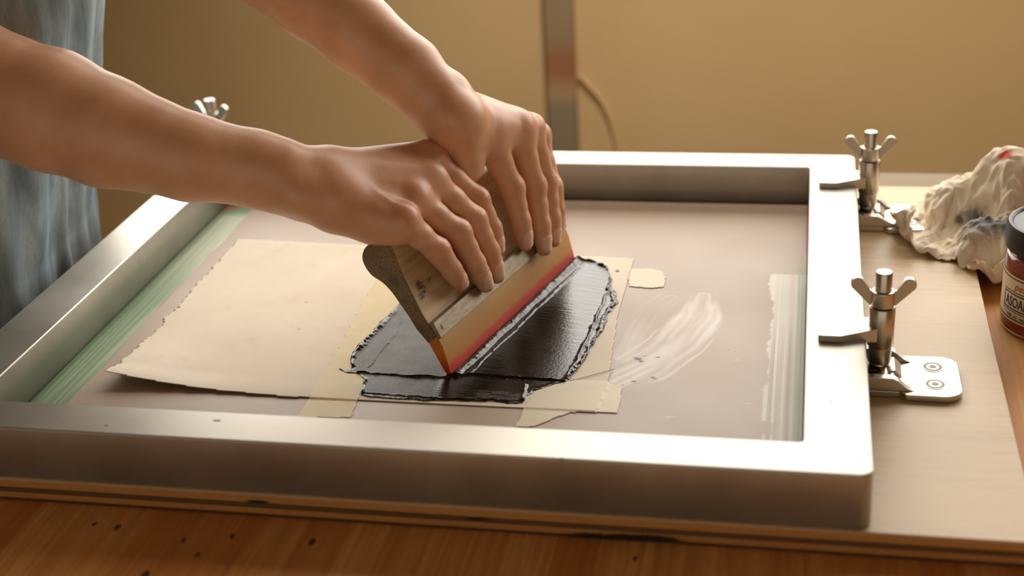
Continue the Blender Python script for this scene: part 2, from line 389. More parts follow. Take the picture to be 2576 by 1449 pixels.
# signed side
wid = np.interp(arc, [0, .03, .07, .11, .16], [.018, .028, .032, .028, .014])
nzs = fbm(np.stack([d1*260, arc*16, 0*X], -1), 4, 41); nzf = fbm(P3(X*240, Y*90), 3, 43)
m = smooth01((wid*(.72+.75*(nzs-.35))-d1)/.009)*np.clip(.45+1.7*(nzs-.42)+.3*(nzf-.5), 0, 1)
m *= (X > on(1530, 975)[0]+.0)*smooth01((arc)/.004+.5)
blend(np.clip(m*.80, 0, 1), lin(228, 220, 212))
sx2 = [on(a, b)[:2] for a, b in ((1570, 900), (1600, 840), (1640, 780), (1690, 750))]
d2, a2 = dline(X, Y, sx2); n2 = fbm(np.stack([d2*300, a2*14, 0*X+3], -1), 3, 47)
blend(smooth01((.014-d2)/.012)*np.clip((n2-.38)*1.6, 0, .45), lin(220, 210, 202))
# ink specks
for a, b, r in ((1606, 906, 2.2), (1612, 912, 1.8), (1597, 903, 1.4), (1622, 899, 1.0), (1655, 902, 1.3), (1594, 963, 1.5), (1642, 953, 1.5), (1566, 972, .9), (1833, 884, .7), (1648, 956, 1.0)):
    p = on(a, b); blend(smooth01((r*.001*(.8+.6*vnoise(P3(X*900, Y*900), 3))-np.hypot((X-p[0])*.75, Y-p[1]))/.0006), lin(34, 32, 30))
for a, b in ((1852, 909), (1880, 1018), (1678, 1053), (1690, 1051)):
    p = on(a, b); blend(smooth01((.0016-np.hypot((X-p[0])*.5, (Y-p[1])*1.5))/.001)*.6, lin(216, 204, 186))
# red stain by the right and far members
blend(smooth01((.0022-(mx1-X))/.0012)*smooth01((Y-.40)/.03)*.85, lin(170, 82, 66))
blend(smooth01((.003-(my1-Y))/.002)*.75, lin(140, 112, 96))
nx, ny = X.shape
def gridfaces(nx, ny, keep=None):
    i, j = np.meshgrid(np.arange(nx-1), np.arange(ny-1), indexing='ij')
    a = i*ny+j; f = np.stack([a, a+ny, a+ny+1, a+1], -1).reshape(-1, 4)
    if keep is not None: f = f[keep.reshape(-1)]
    return f
V = np.stack([X, Y, np.full_like(X, -H+.0010)], -1).reshape(-1, 3)
sm = Mat('screen_mesh', rough=.5, spec=.45); sl_ = sm.ramp(sm.noise(sm.coord(scale=(640, 1.6, 1)), 1, 2, .6), [(.44, (0, 0, 0, 1)), (.56, (1, 1, 1, 1))]); sm.color(sm.mix(sm.math('MULTIPLY', sm.math('MULTIPLY', sl_, sm.attr('strip', 0)), .38), sm.attr('col'), srgb(128, 118, 96)))
wv = sm.n('ShaderNodeTexChecker'); sm.l(sm.coord(), wv.inputs[0]); wv.inputs['Scale'].default_value = 2600
sm.bump(sm.noise(sm.coord(), 700, 3, .6), .12, .0003); sm.rough(sm.math('ADD', .40, sm.math('MULTIPLY', sm.noise(sm.coord(), 12, 4, .5), .18)))
ms = mesh_obj('mesh_fabric', V, gridfaces(nx, ny), sm.m, scr); ms.location = so; set_attr(ms, 'col', colA.reshape(-1, 3)); set_attr(ms, 'strip', np.stack([(STRIP*(.25+.75*smooth01((.30-Y)/.08))).reshape(-1)]*3, -1))
m_ = ms.modifiers.new('s', 'SOLIDIFY'); m_.thickness = .0006; m_.offset = -1
MZ = -H+.0010                                  # upper face of the mesh

# ------------------------------------------------------------------ paper
pp = Mat('paper', srgb(226, 214, 192), .75); c = pp.coord()
pc = pp.ramp(pp.noise(c, 18, 5, .6), [(.3, srgb(222, 209, 186)), (.7, srgb(231, 220, 200))])
pc = pp.mix(pp.ramp(pp.noise(c, 32, 3, .5), [(.62, (0, 0, 0, 1)), (.74, (.35, .35, .35, 1))]), pc, srgb(208, 184, 140))
sx0 = None
for a, b, r in ((1553, 684, .0022), (752, 830, .002), (770, 762, .0015)):
    q = pp.spot(c, tuple(on(a, b, MZ)), r); q = pp.math('MULTIPLY', q, 1.0 if a > 1500 else .3); sx0 = q if sx0 is None else pp.math('MAXIMUM', sx0, q)
pc = pp.mix(sx0, pc, srgb(86, 66, 36)); pp.color(pc); pp.bump(pp.noise(c, 500, 4, .6), .12, .0004)
pp.b.inputs['Subsurface Weight'].default_value = 0
PAPER = pp.m
PA = [on(255, 970), on(590, 605), on(1597, 655), on(1555, 800), on(1530, 975), on(1500, 1042), on(1320, 1032), on(700, 1003)]
px0, px1 = -.572, -.17; py0, py1 = .115, .42
s_ = .0011; gx = np.arange(px0, px1, s_); gy = np.arange(py0, py1, s_); X, Y = np.meshgrid(gx, gy, indexing='ij')
PAu = [(a[0], a[1]) for a in PA]
ins = inpoly(X, Y, PAu)
dl, al = dline(X, Y, [PAu[0], PAu[1]])
torn = .0008+.0052*fbm(P3(X*0, al*70), 4, 3)+.0040*(fbm(P3(X*0, al*300), 3, 5)-.4)
keepv = ins & (dl > torn)
c0 = np.array(PAu[0]); dc = np.hypot(X-c0[0], Y-c0[1])
lift = .0095*np.clip(1-dc/.10, 0, 1)**1.7 + .0022*smooth01(1-(Y-py0-.01)/.03)*smooth01((-.36-X)/.15)
Z = MZ+.0004+lift + .0006*(fbm(P3(X*9, Y*9), 2, 8)-.5)*smooth01((-.33-X)/.08)+.0003
keepf = keepv[:-1, :-1] & keepv[1:, :-1] & keepv[:-1, 1:] & keepv[1:, 1:]
def compact(V, F):
    u, inv_ = np.unique(F, return_inverse=True); return V[u], inv_.reshape(F.shape), u
F = gridfaces(*X.shape, keep=keepf); V = np.stack([X, Y, Z], -1).reshape(-1, 3); V, F, _ = compact(V, F)
po = mesh_obj('paper_sheet', V, F, PAPER); tag(po, 'cream sheet of paper with torn left edge lying on the screen under the ink', 'paper')
m_ = po.modifiers.new('s', 'SOLIDIFY'); m_.thickness = .0003; m_.offset = -1
def paper_z(x, y):
    dc = np.hypot(x-c0[0], y-c0[1])
    l = .0095*np.clip(1-dc/.10, 0, 1)**1.7 + .0022*smooth01(1-(y-py0-.01)/.03)*smooth01((-.36-x)/.15)
    zz = MZ+.0007+l+.0006*(fbm(P3(x*9, y*9), 2, 8)-.5)*smooth01((-.33-x)/.08)
    ins = inpoly(x, y, PAu)
    return np.where(ins, zz, MZ+.0001)

# masking tape
def tape_mat(name, ca, cb, alpha):
    t = Mat(name, ca, .5, spec=.4); c = t.coord(); t.color(t.ramp(t.noise(c, 30, 4, .55), [(.3, ca), (.7, cb)])); t.b.inputs['Alpha'].default_value = alpha
    t.bump(t.noise(t.coord(scale=(1, 6, 1)), 160, 3, .5), .12, .0004); return t.m
TY = tape_mat('yellow_tape', srgb(206, 182, 118), srgb(216, 196, 138), .92)
TC = tape_mat('cream_tape', srgb(218, 206, 176), srgb(226, 216, 190), .96)
def tape(polypx, mat, lab, lift=.0002, sc=.0011, seed=1, rough_=.0012, grp=None):
    pl = [on(a, b, MZ)[:2] for a, b in polypx]
    ax = np.array(pl); X, Y = np.meshgrid(np.arange(ax[:, 0].min(), ax[:, 0].max(), sc), np.arange(ax[:, 1].min(), ax[:, 1].max(), sc), indexing='ij')
    ox = rough_*(fbm(P3(X*90, Y*90), 3, seed)-.5)*2; oy = rough_*(fbm(P3(X*90, Y*90), 3, seed+9)-.5)*2
    k = inpoly(X+ox, Y+oy, pl); Z = paper_z(X, Y)+lift
    kf = k[:-1, :-1] & k[1:, :-1] & k[:-1, 1:] & k[1:, 1:]
    F = gridfaces(*X.shape, keep=kf); V = np.stack([X, Y, Z], -1).reshape(-1, 3); V, F, _ = compact(V, F)
    o = mesh_obj('masking_tape', V, F, mat); tag(o, lab, 'tape', grp)
    return o
def edge_at(px, y, xx): return (px, y)
tape([(1062, 612), (1010, 612), (935, 720), (838, 900), (802, 960), (746, 1050), (884, 1052), (905, 1000), (960, 880), (1040, 760), (1110, 640)], TY, 'yellow translucent tape strip running across the paper left of the squeegee', .0003, seed=3, rough_=.0003)
tape([(1296, 1076), (1318, 1025), (1345, 985), (1435, 958), (1530, 962), (1568, 975), (1560, 990), (1566, 1003), (1556, 1042), (1440, 1038), (1395, 1055), (1345, 1076)], TC, 'cream torn tape piece between the ink puddle and the near frame member', .0006, seed=5)
tape([(1585, 678), (1640, 676), (1668, 684), (1676, 700), (1672, 724), (1630, 727), (1580, 722)], TC, 'short cream tape tab at the far right corner of the paper', .0006, seed=7)
# fine hair lying on the tape
hb = bmesh.new(); hp = [on(a, b, MZ+.0014) for a, b in ((1432, 958), (1470, 949), (1510, 938), (1545, 929))]

# ------------------------------------------------------------------ squeegee
P0 = on(1132, 945, MZ+.0004); P1 = on(1445, 652, MZ+.0004)
Dv = nrm(P1-P0); Sv = np.cross(Dv, [0, 0, 1.]); Zv = np.array([0, 0, 1.]); LEN = float(np.linalg.norm(P1-P0))
def loc(px, py):                               # pixel on the near end plane -> (s, z)
    p = onpl(px, py, P0, Dv)-P0; return (p@Sv, p[2])
def W3(d, s, z): return P0+Dv*d+Sv*s+Zv*z
SQ = Matrix(((Dv[0], Sv[0], 0, P0[0]), (Dv[1], Sv[1], 0, P0[1]), (Dv[2], Sv[2], 1, P0[2]), (0, 0, 0, 1)))
sq = empty('squeegee', tuple(P0)); sq.matrix_world = SQ
tag(sq, 'wooden handled squeegee with amber red-tipped blade, held in both hands', 'squeegee')
hpts = [(1097, 853), (1078, 868), (1062, 846), (1050, 832), (1030, 800), (1005, 765), (985, 738), (960, 712), (934, 694), (917, 672), (909, 648), (915, 626), (935, 610), (958, 605), (978, 612), (990, 630), (1001, 660), (1018, 700), (1038, 742), (1060, 788), (1082, 826)]
prof = [loc(*p) for p in hpts]
prof = catmull(prof[2:-1], 4, closed=False); tail = [loc(1100, 851), loc(1079, 866)]
prof = [tuple(p) for p in prof]+[tuple(p) for p in tail]
def extrude_profile(bm, prof, d0, d1, nseg, bev=.0018):
    pr = np.array(prof); cen = pr.mean(0); n = len(pr)
    ds = [d0, d0+bev*.3, d0+bev]+list(np.linspace(d0+bev, d1-bev, nseg+1)[1:-1])+[d1-bev, d1-bev*.3, d1]
    sh = [bev, bev*.3, 0]+[0]*(nseg-1)+[0, bev*.3, bev]
    rings = []
    for d, s in zip(ds, sh):
        v = pr-cen; l = np.linalg.norm(v, axis=1, keepdims=True); q = cen+v*(1-np.minimum(s/np.maximum(l, 1e-6), .3))
        rings.append([bm.verts.new((d, a, b)) for a, b in q])
    for a, b in zip(rings, rings[1:]):
        for i in range(n): j = (i+1) % n; bm.faces.new((a[i], a[j], b[j], b[i]))
    bm.faces.new(rings[0]); bm.faces.new(rings[-1][::-1])
wd = Mat('handle_wood', rough=.52); c = wd.coord()
g = wd.noise(wd.coord(scale=(2.5, 60, 60)), 3.2, 5, .6, .5); gm = wd.noise(c, 22, 4, .6)
wc = wd.ramp(g, [(.3, srgb(186, 156, 112)), (.55, srgb(204, 174, 130)), (.8, srgb(216, 190, 148))])
wc = wd.mix(wd.ramp(gm, [(.5, (0, 0, 0, 1)), (.8, (.55, .55, .55, 1))]), wc, srgb(150, 124, 92))
# end grain darker and speckled
geo = wd.n('ShaderNodeNewGeometry'); dx = wd.xyz(c, 0)
endm = wd.math('LESS_THAN', dx, .0008)
sp1 = wd.noise(c, 700, 4, .7); ec = wd.ramp(sp1, [(.35, srgb(84, 66, 44)), (.55, srgb(134, 110, 74)), (.72, srgb(160, 134, 94))])
ec = wd.mix(wd.ramp(wd.noise(c, 60, 4, .6), [(.45, (0, 0, 0, 1)), (.7, (.7, .7, .7, 1))]), ec, srgb(78, 64, 48))
wc = wd.mix(endm, wc, ec)
# ink smudges: one patch of short dashes and thin lines
FN = np.array([.870, .492])
def face_pt(px, py):
    n3 = Sv*.870+Zv*.492; f0 = P0+Sv*(-.0377*.88)+Zv*(.0879*.88); p = onpl(px, py, f0, n3)-P0; return (p@Dv, p@Sv, p[2])
smk = None
for a, b, r, stv in ((1062, 722, .0058, (.9, 1, 1)), (1076, 706, .0034, (.4, 1.6, 1.6)), (1065, 742, .0042, (.8, 1, 1)), (1028, 655, .0015, (.16, 1.1, 1.1)), (1046, 643, .0014, (.16, 1.2, 1.2)), (1165, 738, .0014, (.14, 1.4, 1.4)), (1010, 640, .0007, (1, 1, 1))):
    q = wd.spot(c, face_pt(a, b), r, .35, stv); smk = q if smk is None else wd.math('MAXIMUM', smk, q)
dash = wd.ramp(wd.noise(wd.coord(scale=(120, 700, 500)), 1, 3, .6), [(.4, (.05, .05, .05, 1)), (.6, (1, 1, 1, 1))])
sep = wd.math('MULTIPLY', smk, dash); wc = wd.mix(wd.math('MULTIPLY', sep, .95), wc, srgb(58, 52, 46))
wd.color(wc); wd.bump(wd.math('ADD', wd.math('MULTIPLY', sp1, .5), g), .25, .0006); HWOOD = wd.m
bm = bmesh.new(); extrude_profile(bm, prof, 0, LEN, 30); hd = bm_obj('handle', bm, HWOOD, sq, smooth=True)
# blade
bl = Mat('blade', rough=.42, spec=.5); c = bl.coord(); zz = bl.xyz(c, 2); dx = bl.xyz(c, 0)
nzb = bl.noise(bl.coord(scale=(14, 14, 14)), 3, 3, .5)
hgt = bl.math('ADD', zz, bl.math('MULTIPLY', bl.math('SUBTRACT', nzb, .5), .0035))
bc = bl.ramp(bl.math('MULTIPLY', hgt, 1/.03), [(0, srgb(196, 58, 34)), (.20, srgb(206, 72, 44)), (.27, srgb(204, 96, 52)), (.32, srgb(190, 132, 62)), (1, srgb(190, 148, 80))])
eb = bl.ramp(bl.math('MULTIPLY', hgt, 1/.03), [(0, srgb(206, 70, 30)), (.25, srgb(226, 92, 30)), (.5, srgb(226, 124, 30)), (1, srgb(196, 116, 44))])
endb = bl.math('MAXIMUM', bl.math('LESS_THAN', dx, .0012), bl.math('GREATER_THAN', dx, LEN-.003))
bl.color(bl.mix(endb, bc, eb)); bl.b.inputs['Subsurface Weight'].default_value = .15; bl.b.inputs['Subsurface Radius'].default_value = (.004, .002, .001); BLADE = bl.m
bprof = [loc(1071, 850), loc(1098, 845), loc(1112, 872), loc(1134, 944), (0.0002, 0.0), (-.0026, 0.0), loc(1115, 931)]
bprof[3] = (0.0008, .0012)
up = np.array(bprof[1])-np.array(bprof[3]); 
bm = bmesh.new(); extrude_profile(bm, bprof, .0004, LEN-.0004, 12, .0006); bm_obj('blade', bm, BLADE, sq, smooth=True)
# pale metal rail along the lower face
rl = Mat('rail_metal', srgb(176, 164, 146), .42, .55); c = rl.coord(); rn = rl.noise(rl.coord(scale=(20, 90, 90)), 4, 4, .6)
rc = rl.ramp(rn, [(.3, srgb(128, 114, 94)), (.7, srgb(160, 148, 128))])
rc = rl.mix(rl.spot(c, loc3 if False else tuple(np.array(face_pt(1108, 825))), .0024, .3, (1.6, 1, .7)), rc, srgb(84, 76, 68))
rl.color(rc); RAIL = rl.m
ra, rb_ = np.array(loc(1084, 812)), np.array(loc(1105, 853)); rn2 = np.array([.870, .492]); dn = nrm(rb_-ra); nn = np.array([-dn[1], dn[0]]); nn = nn if nn[0] > 0 else -nn
rprof = [tuple(ra+nn*.0004-nn*.002), tuple(ra+nn*.0006), tuple(ra+dn*.001+nn*.0016), tuple(rb_-dn*.0005+nn*.0016), tuple(rb_+nn*.0004), tuple(rb_-nn*.002)]
bm = bmesh.new(); extrude_profile(bm, rprof, .0006, LEN-.0006, 4, .0004); ro = bm_obj('metal_rail', bm, RAIL, sq, smooth=True); ro['label'] = 'pale metal rail'

# ------------------------------------------------------------------ ink
s_ = .00065
ipx = [(850, 928), (885, 932), (880, 905), (900, 868), (925, 852), (945, 826), (962, 806), (985, 788), (1000, 768), (1080, 700), (1200, 720), (1300, 700), (1400, 672), (1440, 652), (1452, 650), (1500, 662), (1525, 674), (1538, 694), (1540, 722), (1552, 745), (1554, 766), (1532, 790), (1522, 830), (1500, 860), (1482, 892), (1466, 920), (1440, 952), (1425, 966), (1380, 976), (1345, 986), (1330, 1000), (1322, 1016), (1300, 1020), (1240, 1014), (1150, 1014), (1080, 1012), (1000, 1006), (950, 1003), (906, 998), (912, 975), (916, 958), (900, 944), (870, 940), (850, 934)]
IP = [tuple(on(a, b, MZ)[:2]) for a, b in ipx]
A = np.array(IP); X, Y = np.meshgrid(np.arange(A[:, 0].min()-.003, A[:, 0].max()+.003, s_), np.arange(A[:, 1].min()-.003, A[:, 1].max()+.003, s_), indexing='ij')
wob = lambda s, a, f: a*(fbm(P3(X*f, Y*f), 3, s)-.5)*2
Xw, Yw = X+wob(61, .0022, 120), Y+wob(62, .0022, 120)
ins = inpoly(Xw, Yw, IP); de, _ = dline(Xw, Yw, IP, closed=True)
sd_ = (X-P0[0])*Sv[0]+(Y-P0[1])*Sv[1]; dd_ = (X-P0[0])*Dv[0]+(Y-P0[1])*Dv[1]
def pl(*pts): return [tuple(on(a, b, MZ)[:2]) for a, b in pts]
def ridge(pts, w, h, seed, wobf=160):
    d, a = dline(X+wob(seed, .0016, wobf), Y+wob(seed+1, .0016, wobf), pl(*pts))
    amp = h*(.35+1.1*fbm(P3(a*110, d*0), 3, seed+2)); ww = w*(.6+.8*fbm(P3(a*90, d*0+3), 3, seed+3))
    return amp*np.exp(-(d/ww)**2)
hgt = .00035+.0007*np.clip(1-de/.003, 0, 1)*0
hh = np.full(X.shape, .00035)
hh += .0008*fbm(P3(X*220, Y*220), 3, 71)*np.exp(-(de/.003)**2)*1.4
hh += ridge(((1452, 655), (1500, 664), (1530, 680), (1538, 705), (1528, 740), (1512, 780), (1490, 830), (1468, 880), (1448, 920), (1425, 955)), .0013, .0022, 80)
hh += ridge(((1540, 740), (1545, 765), (1520, 800), (1505, 845), (1480, 890), (1462, 922), (1440, 948)), .0016, .0020, 90, 260)
hh += ridge(((905, 941), (1000, 948), (1110, 953), (1190, 946), (1300, 954), (1430, 964)), .0011, .0018, 100)
hh += ridge(((885, 925), (890, 895), (925, 858), (960, 822), (990, 790)), .0018, .0022, 110, 260)
hh += ridge(((912, 992), (1000, 1000), (1150, 1008), (1240, 1010), (1320, 1012)), .0010, .0012, 120)
hh += ridge(((918, 960), (912, 990)), .001, .0015, 125)
hh += ridge(((1318, 972), (1318, 1010)), .0010, .0016, 130)
hh += ridge(((930, 925), (1000, 835), (1010, 800)), .0006, .0006, 135)
# bead of ink pushed up along the blade
bw = np.exp(-((sd_-.0048+.0012*(fbm(P3(dd_*90, dd_*0), 3, 141)-.5))/.0028)**2)*smooth01((dd_+.004)/.004)*smooth01((LEN+.002-dd_)/.004)
hh += bw*(.0016+.0018*fbm(np.stack([dd_*70, sd_*320, 0*X], -1), 3, 142)+.0009*(fbm(P3(X*420, Y*420), 3, 143)-.5))
bw2 = np.exp(-((sd_-.0125-.003*(fbm(P3(dd_*60, dd_*0), 3, 144)-.5))/.0012)**2)*smooth01(dd_/.01)*smooth01((LEN-dd_)/.02)
hh += bw2*.0009*(.4+fbm(P3(X*200, Y*200), 3, 145))
# streaks pulled by earlier strokes
hh += .00016*(fbm(np.stack([dd_*700, sd_*60, 0*X], -1), 3, 151)-.5)*smooth01((sd_-.012)/.01)
left = smooth01((-sd_-.001)/.004); low = smooth01(((Y-on(905, 944)[1])*-1)/.003*0+0)
bl_line = np.interp(X, [on(905, 0)[0] if False else A[:, 0].min(), A[:, 0].max()], [0, 0])
ylow = np.interp(X, sorted([on(905, 942, MZ)[0], on(1110, 952, MZ)[0], on(1430, 964, MZ)[0]]), [on(905, 942, MZ)[1], on(1110, 952, MZ)[1], on(1430, 964, MZ)[1]])
below = smooth01((ylow-Y)/.002)
dry = left*(1-below)
bx = on(1110, 980, MZ)[0]; dry = np.maximum(dry, below*smooth01((bx-X)/.006)*.95)
bx2 = on(1190, 990, MZ)[0]; by2 = on(1250, 985, MZ)[1]
dry = np.maximum(dry, below*smooth01((X-bx2)/.006)*smooth01((by2-Y)/.003)*.75*(fbm(P3(X*90, Y*900), 3, 160) > .45))
dry = np.clip(dry*(1-np.exp(-(de/.0022)**2)), 0, 1)*(1-np.clip((hh-.0009)/.0008, 0, 1))
Z = paper_z(X, Y)+.00005+hh*np.where(ins, np.clip(de/.0012, 0, 1)**.5, 0)
kf = ins[:-1, :-1] & ins[1:, :-1] & ins[:-1, 1:] & ins[1:, 1:]
F = gridfaces(*X.shape, keep=kf); V = np.stack([X, Y, Z], -1).reshape(-1, 3); V, F, u = compact(V, F)
ik = Mat('black_ink', srgb(20, 20, 19), .22, spec=.42); c = ik.coord(); dr = ik.attr('dry', 0)
ks = ik.noise(ik.coord(scale=(1, 1, 1)), 900, 3, .7); kl = ik.noise(c, 70, 4, .6)
spk = ik.ramp(ik.math('ADD', ik.math('MULTIPLY', ks, .65), ik.math('MULTIPLY', kl, .35)), [(.44, srgb(34, 33, 31)), (.56, srgb(98, 91, 82))])
ik.l(ik.math('SUBTRACT', .42, ik.math('MULTIPLY', dr, .30)), ik.b.inputs['Specular IOR Level'])
ik.color(ik.mix(dr, srgb(17, 18, 17), spk))
rw = ik.noise(ik.coord(scale=(1, 1, 1)), 60, 4, .6)
ik.rough(ik.math('ADD', ik.math('ADD', .08, ik.math('MULTIPLY', rw, .14)), ik.math('MULTIPLY', dr, .22)))
ik.bump(ik.math('ADD', ik.noise(c, 420, 4, .65), ik.math('MULTIPLY', ks, dr)), .30, .0005)
io = mesh_obj('ink_puddle', V, F, ik.m); set_attr(io, 'dry', np.stack([dry.reshape(-1)[u]]*3, -1)); tag(io, 'wet black ink spread over the paper around the squeegee blade, with wrinkled rims', 'ink')

# hair
hr = Mat('hair_strand', srgb(150, 120, 70), .5)
def tube(name, pts, rad, mat, parent=None, n=8, radii=None):
    pts = [np.asarray(p, float) for p in pts]; V = []; F = []
    prev = None
    for i, p in enumerate(pts):
        tdir = nrm(pts[min(i+1, len(pts)-1)]-pts[max(i-1, 0)])
        a = np.cross(tdir, [0, 0, 1.]) if prev is None else prev-tdir*(prev@tdir)
        if np.linalg.norm(a) < 1e-6: a = np.cross(tdir, [0, 1., 0])
        a = nrm(a); prev = a; b = np.cross(tdir, a); r = radii[i] if radii is not None else rad
        for k in range(n): V.append(p+r*(a*math.cos(2*math.pi*k/n)+b*math.sin(2*math.pi*k/n)))
    m = len(pts)
    for i in range(m-1):
        for k in range(n): F.append((i*n+k, i*n+(k+1) % n, (i+1)*n+(k+1) % n, (i+1)*n+k))
    F.append(tuple(range(n))[::-1]); F.append(tuple((m-1)*n+k for k in range(n)))
    return mesh_obj(name, V, F, mat, parent)
ho = tube('fallen_hair', catmull(hp, 6, False), .00022, hr.m, n=6); tag(ho, 'thin brown hair lying across the tape right of the ink', 'hair strand')

# ------------------------------------------------------------------ hinge clamps
def make_clamp():
    # local frame: x away from the frame edge (frame edge at x=0), z=0 at the frame top, base at -H
    r = empty('hinge_clamp'); B = -H
    # base plate
    bm = bmesh.new()
    poly = [(.003, -.0255), (.024, -.0255), (.028, -.030)]+rrect(.028, -.0305, .0665, .0305, (.001, .013, .013, .001), 8)[9:27]+[(.028, .030), (.024, .0255), (.003, .0255)]
    add_prism(bm, poly, B+.0003, B+.0050); bm_obj('base_plate', bm, STEEL, r, bevel=.0008)
    for y in (-.013, .013):
        bm = bmesh.new(); z = B+.0050
        add_lathe(bm, [(.0072, z-.0002), (.0072, z+.0004), (.0066, z+.0005), (.0050, z-.0012), (.0044, z-.0012), (.0044, z+.0006), (.0024, z+.0006), (.0022, z-.0014), (0, z-.0014)], 28, (.0485, y))
        s = bm_obj('screw', bm, STEEL, r, smooth=True)
        bm = bmesh.new(); add_lathe(bm, [(0, z+.0001), (.0025, z+.0001), (.0025, z+.0008), (0, z+.0008)], 12, (.0485, y)); bm_obj('socket', bm, DSTEEL, s)
        bm = bmesh.new(); add_lathe(bm, [(.0046, z+.00045), (.0064, z+.00045), (.0064, z+.0007), (.0046, z+.0007)], 28, (.0485, y), closed=True); bm_obj('countersink', bm, DSTEEL, s)
    # bridge: two side cheeks with a bent strap over them
    for y0, y1 in ((-.0250, -.0185), (.0185, .0250)):
        bm = bmesh.new(); pts = [(.002, B+.005), (.034, B+.005), (.0285, B+.0075), (.0235, B+.0120), (.0195, B+.0145), (.002, B+.0150)]
        a = [bm.verts.new((x, y0, z)) for x, z in pts]; b = [bm.verts.new((x, y1, z)) for x, z in pts]
        bm.faces.new(a); bm.faces.new(b[::-1])
        for i in range(len(pts)): j = (i+1) % len(pts); bm.faces.new((a[i], b[i], b[j], a[j]))
        bm_obj('cheek', bm, STEEL, r, bevel=.0006)
    bm = bmesh.new(); R_ = Matrix.Translation((.013, 0, B+.0095)) @ Matrix.Rotation(math.pi/2, 4, 'X')
    add_lathe(bm, [(0, -.0185), (.0042, -.0185), (.0042, .0185), (0, .0185)], 24, mat=R_)
    bm_obj('hinge_pin', bm, STEEL, r, smooth=True)
    bm = bmesh.new(); pts = [(.016, B+.0125), (.021, B+.0135), (.0262, B+.0085), (.0250, B+.0070), (.0200, B+.0115), (.016, B+.0108)]
    a = [bm.verts.new((x, -.0105, z)) for x, z in pts]; b = [bm.verts.new((x, .0105, z)) for x, z in pts]
    bm.faces.new(a); bm.faces.new(b[::-1])
    for i in range(len(pts)): j = (i+1) % len(pts); bm.faces.new((a[i], b[i], b[j], a[j]))
    bm_obj('strap', bm, STEEL, r, bevel=.0004)
    # dark swivel block under the post
    X0 = .0105
    bm = bmesh.new(); add_box(bm, (.0012, -.0095, B+.006), (.0185, .0095, B+.0128)); bm_obj('swivel_block', bm, DSTEEL, r, bevel=.0015)
    # post: knurled nut, lower tube, sleeve
    bm = bmesh.new(); add_lathe(bm, [(0, B+.0125), (.0066, B+.0125), (.0072, -.0235), (.0068, -.0225), (.0079, -.0222), (.0081, -.0215), (.0081, -.0095), (0, -.0095)], 36, (X0, 0)); bm_obj('post', bm, STEEL, r, smooth=True)
    bm = bmesh.new(); add_lathe(bm, [(0, -.0098), (.0086, -.0098), (.0091, -.0090), (.0091, .0196), (.0086, .0203), (0, .0203)], 36, (X0, 0)); bm_obj('sleeve', bm, STEEL, r, smooth=True)
    bm = bmesh.new(); add_lathe(bm, [(0, .0203), (.0058, .0203), (.0058, .0455), (.0052, .0465), (0, .0467)], 32, (X0, 0)); bm_obj('threaded_rod', bm, STEEL, r, smooth=True)
    # wing nut
    bm = bmesh.new(); add_lathe(bm, [(.0059, .0208), (.0080, .0208), (.0083, .0216), (.0080, .0320), (.0072, .0328), (.0059, .0328)], 36, (X0, 0), closed=True)
    for s in (-1, 1):
        pts = []
        for k in range(11):
            a = math.radians(-48+k*18); pts.append((.0172+.0049*math.cos(a), .0375+.0049*math.sin(a)))
        pts = [(.0060, .0212), (.0085, .0212)]+pts+[(.0090, .0328), (.0060, .0320)]
        a = [bm.verts.new((X0+s*x, -.0017-.0006*(x > .01), z)) for x, z in pts]; b = [bm.verts.new((X0+s*x, .0017+.0006*(x > .01), z)) for x, z in pts]
        bm.faces.new(a); bm.faces.new(b[::-1])
        for i in range(len(pts)): j = (i+1) % len(pts); bm.faces.new((a[i], b[i], b[j], a[j]))
    bm_obj('wing_nut', bm, STEEL, r, bevel=.0007)
    # jaw gripping the frame: plate, two tapering arms and centre spike
    bm = bmesh.new(); zc = .0003
    out = [(-.0325, -.0185), (-.0310, -.0195), (-.0175, -.0195), (.0085, -.0082), (.0135, -.0080), (.0135, -.0060), (.004, -.0050), (-.0120, -.0026), (-.0250, .0004), (-.0120, .0040), (.004, .0055), (.0135, .0060), (.0135, .0080), (.0085, .0084), (-.0120, .0155), (-.0170, .0185), (-.0310, .0185), (-.0325, .0175)]
    top = []; bot = []
    for x, y in out:
        k = smooth01(np.float64((x+.017)/.02)); top.append(bm.verts.new((x, y, zc+.0050+.0012*k))); bot.append(bm.verts.new((x, y, zc-.0045*k*(1 if x > .0005 else 0))))
    n = len(out); bm.faces.new(top); bm.faces.new(bot[::-1])
    for i in range(n): j = (i+1) % n; bm.faces.new((bot[i], bot[j], top[j], top[i]))
    bmesh.ops.triangulate(bm, faces=[f for f in bm.faces if len(f.verts) > 4]); bm_obj('jaw', bm, STEEL, r, bevel=.0005)
    bm = bmesh.new(); v = [(-.0245, .0004, .0005), (-.006, -.0030, .0005), (-.006, .0038, .0005), (-.008, .0004, .0042), (.004, .0004, .0048), (.004, -.0040, .0005), (.004, .0048, .0005)]
    q = [bm.verts.new(p) for p in v]
    for f in ((0, 3, 1), (0, 2, 3), (1, 3, 4, 5), (3, 2, 6, 4), (0, 1, 5, 6, 2), (5, 4, 6)): bm.faces.new([q[i] for i in f])
    bm_obj('spike', bm, STEEL, r, bevel=.0002)
    return r
def kids(o): return [c for c in bpy.data.objects if c.parent is o]
def copy_tree(o, parent=None):
    c = o.copy(); COL.objects.link(c)
    if parent is not None: c.parent = parent
    for ch in kids(o): copy_tree(ch, c)
    return c
cl = make_clamp(); c2 = copy_tree(cl); c3 = copy_tree(cl)
cl.location = (0, .1905, 0); tag(cl, 'near steel wing-nut hinge clamp gripping the right side of the screen frame', 'clamp', 'hinge clamps on the screen frame')
